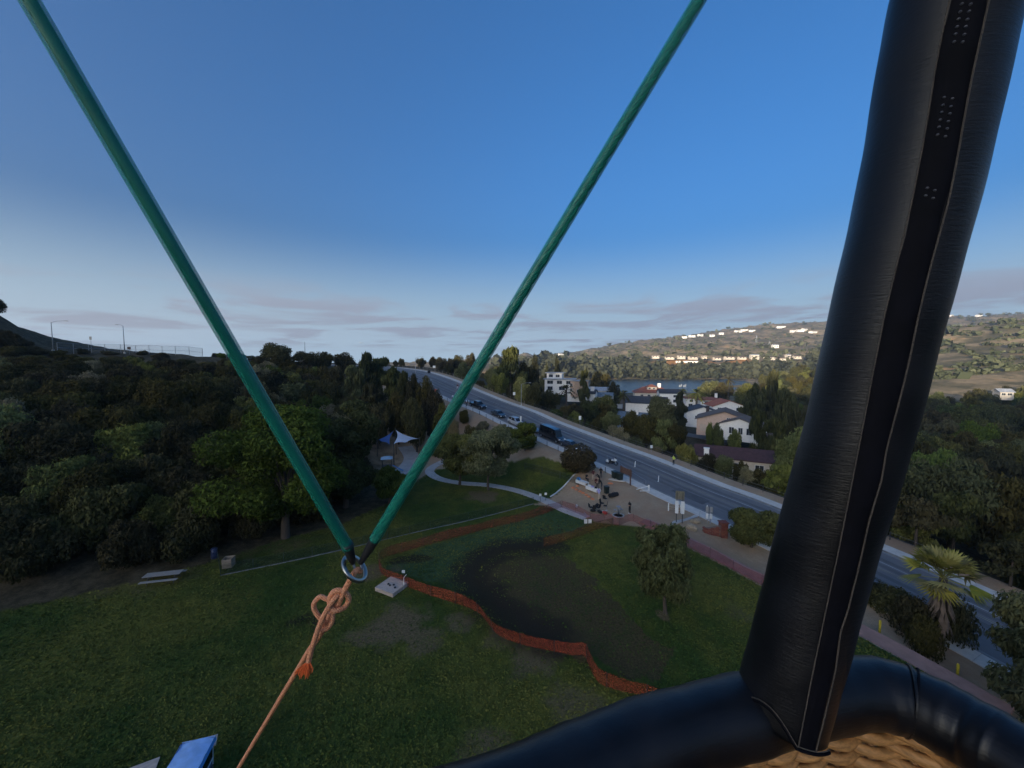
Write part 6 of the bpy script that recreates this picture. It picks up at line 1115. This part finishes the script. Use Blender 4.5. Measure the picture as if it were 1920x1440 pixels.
# ------------------------------------------------------------------ lawn things
def picnic_table(p, rz, label, L0=2.4, m=None):
    m = m or mat('grey_bench_planks', (.30, .285, .26), .85, scale=4, stretch=(1, 8, 8)); e = empty('picnic_table', p, rz, label, 'picnic table')
    for k in range(4): MB().box((0, -.30 + k * .2, .76), (L0, .185, .05)).build('plank', m, e)
    for s in (-1, 1):
        for k in range(2): MB().box((0, s * (.66 + k * .17), .46), (L0, .155, .05)).build('bench_plank', m, e)
    for x in (-L0 * .36, L0 * .36):
        MB().box((x, 0, .42), (.08, 1.6, .07)).build('cross_beam', M_darksteel, e)
        for s in (-1, 1): MB().tube([(x, s * .55, 0), (x, s * .2, .74)], .035, 6).build('leg', M_darksteel, e)
    return e
g = G(307, 1090); picnic_table(tuple(g), R(13), 'grey picnic table on bare soil at the foot of the hillside', 3.0)
g = G(798, 880); picnic_table((g[0] - .8, g[1] + 9, h1(g[0] - .8, g[1] + 9)), R(20), 'picnic table under the sail shade')
g = gz(735, 1103); e = empty('wooden_platform', (g[0], g[1], .0), R(-27), 'low square plywood platform on the lawn by orange netting', 'platform')
for k in range(2): MB().box((-.55 + k * 1.105, 0, .34), (1.1, 2.1, .05)).build('plywood_sheet', mat('plywood', (.50, .40, .33), .8, scale=2, stretch=(1, 5, 5)), e)
for s in (-1, 1): MB().box((0, s * 1.0, .16), (2.2, .06, .32)).build('side_board', mat('plywood', (.5, .4, .33)), e); MB().box((s * 1.07, 0, .16), (.06, 1.94, .32)).build('end_board', mat('plywood', (.5, .4, .33)), e)
for k, (x, y) in enumerate([(-.35, -.1), (-.05, -.2), (.2, .02), (.62, -.25)]): MB().lathe([(0, .365), (.11, .365), (.10, .42), (.04, .47), (0, .48)], 10, (x, y, 0)).build('black_knob', M_black, e)
q = gz(757, 1105); e = empty('white_rod', (q[0], q[1], 0), 0, 'thin bent white rod leaning on the plywood platform', 'rod'); MB().tube([(0, 0, 0), (0, .1, 1.1), (.25, .1, 1.4)], .03, 5).build('rod', M_white, e)
g = G(402, 1046); e = empty('barrel', tuple(g), 0, 'blue barrel bin at the dark hillside foot', 'barrel'); MB().lathe([(.28, 0), (.30, .05), (.29, .3), (.31, .32), (.29, .35), (.29, .62), (.31, .65), (.29, .68), (.29, .92), (.25, .95)], 16).build('drum', mat('blue_barrel_plastic', (.03, .045, .11), .45), e); MB().lathe([(.31, .93), (.32, 1.0), (.2, 1.1), (0, 1.12)], 14).build('lid', mat('blue_barrel_plastic', (.03, .045, .11)), e)
g = G(429, 1062); e = empty('wooden_bin', tuple(g), R(12), 'open pale wooden bin beside the blue barrel', 'bin')
for k in range(3): MB().box((0, -.42, .16 + k * .31), (.85, .05, .29)).build('slat', M_wood, e); MB().box((-.42, 0, .16 + k * .31), (.05, .78, .29)).build('slat', M_wood, e); MB().box((.42, 0, .16 + k * .31), (.05, .78, .29)).build('slat', M_wood, e); MB().box((0, .42, .16 + k * .31), (.85, .05, .29)).build('slat', M_wood, e)
MB().box((0, 0, .08), (.78, .78, .06)).build('floor_board', M_wood, e)
# sail shade: one white and one blue sail on slim masts
def sailmesh(A, B, C_, D_, sag=.6, n=8):
    m = MB(); m.smooth = True; rg = []; A, B, C_, D_ = map(np.array, (A, B, C_, D_))
    for u in np.linspace(0, 1, n):
        row = []
        for v_ in np.linspace(0, 1, n):
            uu = .5 + (u - .5) * (1 - .28 * 4 * v_ * (1 - v_)); vv = .5 + (v_ - .5) * (1 - .28 * 4 * u * (1 - u)); row.append((A * (1 - uu) + B * uu) * (1 - vv) + (D_ * (1 - uu) + C_ * uu) * vv)
        rg.append(row)
    m.loft(rg, False, False); return m
Y0 = 82; pk = at(742, 806, Y0); sR = at(786, 823, Y0 - 1); sB = at(738, 833, Y0 - 7.5); sL = at(707, 826, Y0 - 2); sF = at(758, 820, Y0 + 7); bpt = base(742, Y0)
e = empty('sail_shade', tuple(bpt), 0, 'peaked sail shade with one white and one blue sail', 'sail shade'); rel = lambda q: np.array(q) - bpt
sailmesh(rel(pk), rel(sR), rel(sB) + np.array((2.0, 1, .1)), rel(sB)).build('white_sail', mat('white_sail_cloth', (.60, .63, .70), .8, var=.04), e); sailmesh(rel(pk) - np.array((.4, 0, .15)), rel(sB) - np.array((.8, 0, .15)), rel(sL) + np.array((.8, -.5, 0)), rel(sL)).build('blue_sail', mat('blue_sail_cloth', (.03, .085, .26), .8, var=.06), e)
for q in (pk, sR, sL, sB): a = rel(q); zg = h1(q[0], q[1]) - bpt[2]; MB().tube([(a[0], a[1], zg - .2), (a[0], a[1], a[2] + .35)], .08, 8).build('mast', M_darksteel, e)
b_ = base(722, 70); e = empty('play_tower', (b_[0], b_[1], b_[2]), .3, 'small blue and white play tower beneath the sail shade', 'play tower')
for sx in (-.8, .8):
    for sy in (-.8, .8): MB().tube([(sx, sy, 0), (sx, sy, 2.8)], .06, 6).build('post', M_darksteel, e)
MB().box((0, 0, 1.3), (1.8, 1.8, .08)).build('deck', M_darksteel, e); MB().box((0, 0, 2.9), (2.1, 2.1, .3), taper=.4).build('roof', mat('pale_blue_plastic', (.35, .48, .58), .5), e); MB().loft([[(1.0 + t_ * 1.9, s, 1.3 - t_ * 1.2 + abs(s) * .2) for s in (-.35, -.2, .2, .35)] for t_ in np.linspace(0, 1, 6)], False, False).build('slide', M_bluebag, e)
# utility cart with a blue canopy, cut by the lower edge
cA, cD = gz(405, 1379, 1.9), gz(374, 1440, 1.9); fw_ = (cD - cA)[:2]; fw_ /= np.linalg.norm(fw_); CART_A = math.atan2(fw_[1], fw_[0]); cC = cA[:2] + fw_ * 1.35 + np.array((fw_[1], -fw_[0])) * .78
e = empty('utility_cart', (cC[0], cC[1], .0), CART_A, 'utility cart with bright blue cloth canopy parked on the lawn', 'cart'); M_cart = mat('cart_white_frame', (.6, .63, .66), .4); M_canopy = mat('blue_canopy_cloth', (.34, .54, .86), .7, scale=2.5, var=.10, bump=.3, bscale=6); M_canopy2 = mat('blue_canopy_border', (.05, .26, .58), .6, var=.06)
m = MB(); m.smooth = True; m.loft([[(x, y, 1.86 + .10 * (1 - (y / .75) ** 2) + .05 * math.cos(x * 2.2) + .02 * math.sin(x * 9 + y * 6)) for y in np.linspace(-.74, .74, 9)] for x in np.linspace(-1.35, 1.35, 14)], False, False); m.build('canopy', M_canopy, e)
MB().loft([[(x, .745, 1.90), (x, .80, 1.70)] for x in np.linspace(-1.35, 1.35, 6)], False, False).build('valance', M_canopy2, e); MB().loft([[(x, -.745, 1.90), (x, -.80, 1.72)] for x in np.linspace(-1.35, 1.35, 6)], False, False).build('valance', M_canopy, e); MB().loft([[(-1.355, y, 1.92), (-1.46, y, 1.62)] for y in np.linspace(-.74, .74, 6)], False, False).build('valance', M_canopy, e)
m = MB(); m.box((0, 0, .42), (2.5, 1.25, .34)); m.box((1.0, 0, .72), (.5, 1.2, .5), taper=.8); m.build('chassis', mat('cart_body', (.05, .07, .10), .4), e); MB().box((-.1, 0, .78), (.6, 1.15, .3)).build('seat', M_black, e); MB().box((-.42, 0, 1.1), (.14, 1.15, .55), ry=-.15).build('backrest', M_black, e)
for x in (-1.2, -.1, 1.05):
    for s in (-1, 1): MB().tube([(x, s * .64, .5), (x * .98, s * .70, 1.86)], .028, 6).build('roof_post', M_cart, e)
for s in (-1, 1):
    for (x0, x1) in ((-1.15, -.15), (-.05, 1.0)): MB().box(((x0 + x1) / 2, s * .69, 1.32), (x1 - x0 - .06, .015, .78), rx=-s * .045).build('side_window', M_glass, e); MB().tube([(x0, s * .70, .93), (x1, s * .70, .93)], .022, 5).build('window_rail', M_cart, e); MB().tube([(x0, s * .715, 1.72), (x1, s * .715, 1.72)], .022, 5).build('window_rail', M_cart, e)
for x in (-.85, .95):
    for s in (-1, 1): wl = obj('wheel', WT, e, (x, s * .58, .27)); wl.scale = (.82, .82, .82); obj('rim', WR, wl)
ply = mat('plywood', (.5, .4, .33)); g = gz(286, 1428); o = MB().box((0, 0, .06), (1.8, 1.5, .05)).build('plywood_board', ply, None, (g[0] - .2, g[1] - .9, 0), (0, 0, R(28))); tag(o, 'pale plywood board on the grass left of the cart', 'board')
g = gz(402, 1376, 1.0); o = MB().box((0, 0, 0), (1.0, .7, .05)).build('plywood_board', ply, None, (g[0] - .1, g[1] - .5, 1.0), (0, .15, R(30))); tag(o, 'plywood board poking out behind the blue canopy', 'board')

# ------------------------------------------------------------------ boats, aeroplane
for (px, py, lab) in [(1276, 724, 'white swan-shaped boat farther left on the lake'), (1284, 724, 'white swan-shaped boat farther right on the lake')]:
    g = gz(px, py, -11.6); e = empty('pedal_boat', (g[0], g[1], -11.6), .4, lab, 'boat'); MB().loft([[(x, y * w_, z) for y, z in ((-1, .5), (-.7, -.1), (.7, -.1), (1, .5))] for x, w_ in ((-2, .5), (-1.2, 1), (.8, 1), (2, .25))]).build('hull', M_white, e); MB().box((-.3, 0, 1.6), (2, 1.7, .12)).build('roof', M_white, e); MB().tube(bez([(1.4, 0, .4), (1.8, 0, 1.5), (1.6, 0, 2.2), (2.1, 0, 2.2)], 4), .14, 6).build('neck', M_white, e)
q = at(678, 643, 1800); e = empty('aeroplane', tuple(q), .2, 'tiny aeroplane low in the sky left of the road', 'aeroplane'); MB().tube([(-8, 0, 0), (-6, 0, .2), (5, 0, 0), (8, 0, -.2)], [.2, .9, 1.0, .2], 8).build('fuselage', M_greypost, e); MB().add([(-1, -9, .6), (.5, -9, .6), (2, 0, 0), (.5, 9, .6), (-1, 9, .6), (-1.5, 0, 0)], [(0, 1, 2, 5), (5, 2, 3, 4)]).build('wing', M_greypost, e); MB().add([(-8, 0, .2), (-6, 0, .2), (-7.5, 0, 3), (-8.5, 0, 3)], [(0, 1, 2, 3)]).build('tail_fin', M_greypost, e)

# ------------------------------------------------------------------ the basket, its padded rim and the leather-covered upright
def cf(px, py, D): return CAM + ray(px, py) * D
t = NT('black_leather'); v_ = t.coord(); nA = t.noise(55, 5, .6, v_, (1, 1, 7)); nB = t.noise(9, 4, .5, v_); nC = t.noise(420, 3, .6, v_)
t.base(t.mix(t.rng(nB, .35, .7), (.0035, .0035, .0045), (.008, .008, .010))); t.l.new(t.rng(nB, .3, .7, .34, .46), t.b.inputs['Roughness']); t.b.inputs['Specular IOR Level'].default_value = .38
t.bump(t.math('ADD', t.math('MULTIPLY', nA, 1.), t.math('ADD', t.math('MULTIPLY', nC, .25), t.math('MULTIPLY', nB, .6))), .20, .003); M_leather = t.mat
M_flap = mat('satin_zip_flap', (.0035, .0035, .006), .75, scale=30, var=.3, spec=.12); M_thread = mat('waxed_thread', (.085, .068, .052), .8, scale=40); M_teeth = mat('zip_teeth', (.07, .07, .08), .5, .0)
ZR = CAMZ - .55
rim_px = [(1000, 1487), (1099, 1438), (1192, 1399), (1286, 1367), (1386, 1341), (1470, 1319), (1550, 1302), (1625, 1297), (1690, 1309), (1742, 1332), (1800, 1362), (1851, 1393), (1920, 1436)]
rp = [gz(a, b, ZR)[:2] for a, b in rim_px]; A0 = np.array(rp[0]); B0 = np.array(rp[-1]); dA = np.array((-.952, -.306)); dB = np.array((.306, -.952))
back = [B0 + dB * s for s in (.15, .4, .62, .72)] ; c2 = A0 + dA * .55
back += [B0 + dB * .82 + dA * .05, B0 + dB * .86 + dA * .16] + [B0 + dB * .87 + dA * s for s in (.4, .7, .95)] + [c2 + dB * s + dA * k_ for s, k_ in ((.92, .02), (.84, .08), (.6, .1), (.35, .1), (.12, .07), (.03, -.02))] + [A0 + dA * s for s in (.4, .2)]
loop = bez([(*p_, 0) for p_ in list(rp) + back], 5, True); loop = np.array(loop)[:, :2]; nL = len(loop); LT = np.roll(loop, -1, 0) - np.roll(loop, 1, 0); LT /= np.linalg.norm(LT, axis=1)[:, None]; LN = np.stack([LT[:, 1], -LT[:, 0]], 1)
basket = empty('balloon_basket', (0, 0, ZR - 1.12), 0, 'wicker balloon basket with black leather rim and padded upright', 'basket'); O3 = np.array((0, 0, ZR - 1.12))
m = MB(); m.smooth = True; rg = []
for i in range(nL):
    wob = 1 + .02 * math.sin(i * .7) + .012 * math.sin(i * 1.9); c_ = np.array((*loop[i], ZR)) - O3; rg.append([c_ + np.array((*LN[i], 0)) * math.cos(a) * .053 * wob + np.array((0, 0, 1)) * math.sin(a) * .050 * wob for a in np.linspace(0, 2 * math.pi, 20, endpoint=False)])
m.loft(rg + [rg[0]], True, False); m.build('rim', M_leather, basket)
def rim_ring(px, py, tilt, rr, r2, nm, mt):
    c_ = np.array(gz(px, py, ZR)); i = int(np.argmin(np.hypot(loop[:, 0] - c_[0], loop[:, 1] - c_[1]))); tt = np.array((*LT[i], 0)); nn = np.array((*LN[i], 0)); b0 = np.array((*loop[i], ZR)) - O3
    MB().tube([tuple(b0 + (nn * math.cos(a) + np.array((0, 0, 1)) * math.sin(a)) * rr + tt * tilt * math.sin(a)) for a in np.linspace(0, 2 * math.pi, 33)], r2, 6, False).build(nm, mt, basket)
rim_ring(1700, 1312, .004, .0515, .0022, 'rim_seam', M_leather); rim_ring(1712, 1318, .004, .0512, .0015, 'rim_seam', M_flap)
# weave: rows of willow over upright stakes
wall_ = empty('wicker_wall', (0, 0, 0)); wall_.parent = basket
sL = np.concatenate([[0], np.cumsum(np.linalg.norm(np.diff(np.vstack([loop, loop[:1]]), axis=0), axis=1))]); per = sL[-1]; ns = int(per / .0125); nst = int(per / .055) // 2 * 2
M_wick = mat('willow_strand', (.42, .215, .075), .6, scale=60, var=.35, stretch=(1, 1, 4)); M_stake = mat('willow_stake', (.24, .13, .055), .7, scale=40, var=.3)
LL = np.vstack([loop, loop[:1]]); LNL = np.vstack([LN, LN[:1]])
sm = []
for ph in range(2):
    pts = []
    for k in range(ns + 1):
        s = k / ns * per; c_ = np.array([np.interp(s, sL, LL[:, q]) for q in range(2)]); n_ = np.array([np.interp(s, sL, LNL[:, q]) for q in range(2)]); u = math.sin(math.pi * s / per * nst + math.pi * ph); pts.append((*(c_ + n_ * (.0095 * u)), .0045 * math.sin(2 * math.pi * s / per * nst / 4 + ph)))
    m = MB(); m.tube(pts, .0086, 7, False); sm.append(m.mesh('strand', M_wick))
for r_1 in range(86):
    obj('strand', sm[r_1 % 2], wall_, (0, 0, 1.075 - r_1 * .0122))
m = MB().tube([(0, 0, 0), (0, 0, 1.1)], .006, 6).mesh('stake', M_stake)
for k in range(nst):
    s = (k + .5) / nst * per; c_ = [np.interp(s, sL, LL[:, q]) for q in range(2)]; obj('stake', m, wall_, (c_[0], c_[1], .0))
MB().prism([(p_[0], p_[1], .02) for p_ in loop][::-1], .04).build('floor', M_wood, basket)
# upright
UP = np.array(bez([cf(1880, -330, .40), cf(1835, -160, .43), cf(1788, 0, .458), cf(1734, 270, .492), cf(1671, 540, .523), cf(1606, 800, .551), cf(1540, 1040, .575), cf(1492, 1220, .587), cf(1462, 1335, .592)], 10)); nU = len(UP)
UT = np.gradient(UP, axis=0); UT /= np.linalg.norm(UT, axis=1)[:, None]; Fc = CAM[None] - UP; Fc -= UT * (Fc * UT).sum(1)[:, None]; Fc /= np.linalg.norm(Fc, axis=1)[:, None]; Sd = np.cross(UT, Fc); Sd = Sd * np.sign(Sd[:, :1])      # Sd: towards picture right
def up_pt(i, phi, r): i0 = int(min(max(i, 0), nU - 1)); i1 = min(i0 + 1, nU - 1); f_ = i - i0; P = UP[i0] * (1 - f_) + UP[i1] * f_; return P + (Fc[i0] * math.cos(phi) + Sd[i0] * math.sin(phi)) * r - O3
UR = .060
m = MB(); m.smooth = True; rg = []
for i in range(nU):
    rg.append([up_pt(i, a, UR * (1 + .006 * math.sin(i * .9 + a * 2) + .008 * math.sin(i * .37 + a))) for a in np.linspace(0, 2 * math.pi, 40, endpoint=False)])
m.loft(rg); up = m.build('upright', M_leather, basket)
def row_of(py):   # station index on the upright nearest a picture row
    d = UP - CAM; v_ = 720 - F * (d @ UPV) / (d @ FWD); return float(np.interp(py, v_, np.arange(nU)))
def seam_phi(pts):  # pts (py, fraction across)
    return lambda py: math.asin(np.clip(2 * np.interp(py, [q[0] for q in pts], [q[1] for q in pts]) - 1, -.98, .98))
sl = seam_phi([(-300, .47), (15, .475), (163, .47), (280, .485), (400, .50), (600, .50), (700, .52), (830, .56), (1010, .63), (1196, .68), (1380, .74)]); sr = seam_phi([(-300, .70), (44, .715), (180, .72), (291, .73), (408, .745), (607, .745), (700, .76), (822, .775), (870, .80), (943, .79), (1023, .815), (1092, .83), (1130, .82), (1196, .86), (1400, .88)])
m = MB(); m.smooth = True; rg = []
for py in np.linspace(-250, 1375, 70):
    i = row_of(py); a0, a1 = sl(py), sr(py); rg.append([up_pt(i, a, UR + (.0022 if 0 < k < 5 else .0002)) for k, a in enumerate(np.linspace(a0, a1, 6))])
m.loft(rg, False, False); m.build('zip_flap', M_flap, up)
for nm, fn, r2 in (('seam_thread', sl, .0008), ('seam_thread', sr, .0010)):
    PY = np.arange(-250, 1372, 11.); m = MB()
    for k in range(len(PY) - 1):
        wv = .012 * math.sin(PY[k] * .021) if fn is sr else 0; p0 = up_pt(row_of(PY[k]), fn(PY[k]) + wv, UR + .0018); p1 = up_pt(row_of(PY[k] + 10.5), fn(PY[k] + 10.5) + wv, UR + .0018); m.tube([tuple(p0), tuple(p1)], r2, 5)
    m.build(nm, M_thread, up)
tm = MB().lathe([(0, -.0014), (.0012, -.0010), (.0017, 0), (.0012, .0010), (0, .0014)], 8).mesh('zip_tooth', M_teeth)
for (y0, y1) in ((8, 130), (222, 290), (380, 402)):
    for k, py in enumerate(np.arange(y0, y1, 13.)):
        for s in (0, 1):
            a = sl(py) * .55 + sr(py) * .45 + (.055 if s else -.055); p_ = up_pt(row_of(py + 5 * s), a, UR + .0024); o = obj('zip_tooth', tm, up, tuple(p_), (0, .25, a))
m = MB(); rp_ = [up_pt(row_of(1290 + 95 * math.sin((a + .25) * 1.0) ** 2 * (1 if abs(a) < 1.6 else .4) + 10), a, UR + .004) for a in np.linspace(-1.7, 1.25, 26)]; m.tube([tuple(q) for q in rp_], .0022, 6); m.build('cuff_piping', M_flap, up)
m = MB(); m.tube([tuple(q + np.array((0, 0, .004))) for q in rp_], .0007, 5); m.build('cuff_thread', M_thread, up)
# zip pull hanging where the flap ends
zp = np.array(cf(1500, 1392, .575)) - O3; MB().tube([tuple(zp + np.array(q)) for q in ((-.004, 0, .012), (-.006, 0, 0), (0, 0, -.012), (.006, 0, 0), (.004, 0, .012))], .0018, 5).build('zip_pull', M_black, up)

# ------------------------------------------------------------------ tether: two sheathed cables, steel ring
ring_c = cf(665, 1066, .95); tb = empty('tether_bridle', tuple(ring_c), 0, 'two green sheathed steel cables meeting at a steel ring', 'bridle'); rl = lambda q: np.array(q) - ring_c
ts = NT('green_cable_sheath'); n_ = ts.noise(7, 3, .5); ts.base(ts.mix(ts.rng(n_, .3, .7), (.012, .27, .185), (.018, .33, .225))); ts.b.inputs['Roughness'].default_value = .35; ts.b.inputs['Alpha'].default_value = .55; M_sheath = ts.mat
tcb = NT('dark_steel_cable'); wv = tcb.new('ShaderNodeTexWave', wave_type='BANDS', bands_direction='DIAGONAL'); wv.inputs['Scale'].default_value = 14; tcb.l.new(tcb.coord(), wv.inputs['Vector']); tcb.base(tcb.mix(wv.outputs['Fac'], (.006, .03, .028), (.02, .07, .06))); tcb.b.inputs['Roughness'].default_value = .4; tcb.b.inputs['Metallic'].default_value = .5; M_cable = tcb.mat
for (a, b, jn, core) in ((cf(55, 0, .56), cf(653, 1027, .93), cf(662, 1056, .949), .0088), (cf(1311, 0, .735), cf(702, 1012, .94), cf(676, 1056, .949), .0108)):
    a, b = np.array(a), np.array(b); top = a + (a - b) * .55; pts = [tuple(rl(top + (b - top) * s)) for s in np.linspace(0, 1, 40)]
    MB().tube(pts, .0135, 20, False).build('sheath', M_sheath, tb)
    if core < .01: MB().tube(pts, core, 14, False).build('cable_core', M_cable, tb)
    # laid strands of the cable inside
    for k in range(3 if core > .01 else 0):
        q = []
        d = (b - top) / np.linalg.norm(b - top); u, v2 = frame(d); Lc = np.linalg.norm(b - top)
        for s in np.linspace(0, 1, 150): an = s * Lc / .055 * 2 * math.pi / 1.0 * .5 + k * 2.094; q.append(tuple(rl(top + (b - top) * s + (u * math.cos(an) + v2 * math.sin(an)) * core * .46)))
        MB().tube(q, core * .56, 8, False).build('cable_strand', M_cable, tb)
    MB().tube([tuple(rl(b + (b - np.array(jn)) * .25)), tuple(rl(b)), tuple(rl((b + np.array(jn)) / 2)), tuple(rl(jn))], [.0138, .0128, .0105, .006], 12).build('end_sleeve', M_black, tb)
    jn = np.array(jn); cdir = (ring_c - jn); MB().tube(bez([tuple(rl(jn)), tuple(rl(jn + np.array((.006, -.006, -.010)))), tuple(rl(jn + np.array((.0, .008, -.016)))), tuple(rl(jn))], 5), .0028, 6).build('thimble', M_steel, tb)
vdir = np.array(ray(665, 1066)); vdir /= np.linalg.norm(vdir); short = np.array((.74, 0, .67)); short -= vdir * np.dot(short, vdir); short /= np.linalg.norm(short); longa = np.cross(vdir, short)
shd = short * .54 + vdir * .84
M_ring = mat('polished_ring_steel', (.33, .34, .32), .30, 1., var=.12, scale=30)
MB().tube([tuple((longa * math.cos(a) + shd * math.sin(a)) * .0345) for a in np.linspace(0, 2 * math.pi, 49)], .0058, 12, False).build('ring', M_ring, tb)

# orange tether rope with its knot
rope = empty('tether_rope', tuple(cf(625, 1130, .95)), 0, 'faded orange rope knotted to the steel ring, running to the ground', 'rope'); ro = cf(625, 1130, .95); rr_ = lambda q: tuple(np.array(q) - ro)
tr = NT('orange_rope'); nn = tr.noise(220, 3, .6); w1 = tr.new('ShaderNodeTexWave', wave_type='BANDS', bands_direction='DIAGONAL'); w1.inputs['Scale'].default_value = 95; w1.inputs['Distortion'].default_value = 2.5; tr.l.new(tr.coord(), w1.inputs['Vector'])
tr.base(tr.mix(tr.rng(nn, .3, .7), (.72, .25, .11), (.88, .43, .24))); tr.b.inputs['Roughness'].default_value = .9; tr.bump(tr.math('ADD', w1.outputs['Fac'], nn), .6, .003); M_rope = tr.mat; M_fray = mat('frayed_orange_fibre', (.75, .14, .03), .9, scale=80)
def rpath(pts, r, nm='strand', n=10, mt=None): return MB().tube([rr_(q) for q in bez([cf(*q) for q in pts], 8)], r, n).build(nm, mt or M_rope, rope)
rpath([(676, 1071, .962), (669, 1069, .945), (659, 1083, .940), (644, 1111, .943), (635, 1131, .950), (628, 1142, .962)], .0073, 'standing_part')
rpath([(620, 1138, .950), (618, 1124, .945), (624, 1111, .941), (636, 1107, .940), (649, 1113, .948), (654, 1124, .956), (647, 1137, .957), (634, 1144, .944), (623, 1143, .940), (618, 1132, .948)], .0066, 'collar')
rpath([(634, 1118, .956), (616, 1124, .955), (601, 1119, .952), (590, 1129, .950), (589, 1141, .951), (597, 1155, .953), (610, 1168, .957)], .0060, 'side_loop')
rpath([(640, 1112, .950), (628, 1121, .936), (611, 1147, .934), (600, 1170, .936), (590, 1199, .94), (582, 1226, .945), (578, 1243, .947)], .0062, 'tail')
rpath([(632, 1132, .960), (624, 1148, .955), (623, 1163, .953), (616, 1176, .953), (604, 1181, .957), (608, 1166, .962)], .0060, 'under_loop')
q0 = cf(620, 1150, .962); q1 = cf(604, 1184, .966); q2 = np.array(cf(578, 1222, 1.0)); q3 = np.array(cf(447, 1440, 1.38)); dd = (q3 - q2); tg = (q2[2] - 0.02) / -dd[2]; qg = q2 + dd * tg
MB().tube([rr_(q) for q in [*bez([q0, q1, q2], 8), *[q2 + dd * s for s in np.geomspace(.15, tg, 40)]]], .0070, 10).build('main_line', M_rope, rope)
for k in range(46):
    a = rnd.uniform(-1, 1); b = rnd.uniform(-1, 1); s0 = (578 + a * 3, 1242, .947 + b * .004); e0 = (568 + a * 17 + rnd.uniform(-3, 3), 1266 + rnd.uniform(-5, 11) - abs(a) * 5, .945 + b * .018); md = ((s0[0] + e0[0]) / 2 + a * 3, 1253, .946 + b * .011); MB().tube([rr_(q) for q in bez([cf(*s0), cf(*md), cf(*e0)], 4)], [.0014] * 6 + [.0011, .0008, .0004], 5).build('frayed_fibre', M_fray, rope)

# ------------------------------------------------------------------ morning haze: one closed box of even, thin air
mh = bpy.data.materials.new('haze_air'); mh.use_nodes = True; hn = mh.node_tree
for n_ in list(hn.nodes): hn.nodes.remove(n_)
ho = hn.nodes.new('ShaderNodeOutputMaterial'); hv = hn.nodes.new('ShaderNodeVolumePrincipled'); hv.inputs['Color'].default_value = (.93, .95, 1, 1); hv.inputs['Density'].default_value = .00024; hv.inputs['Anisotropy'].default_value = .58
hn.links.new(hv.outputs[0], ho.inputs['Volume'])
hz = MB().box((0, 0, 90), (6700, 6700, 320)).build('haze', mh); tag(hz, kind='stuff')
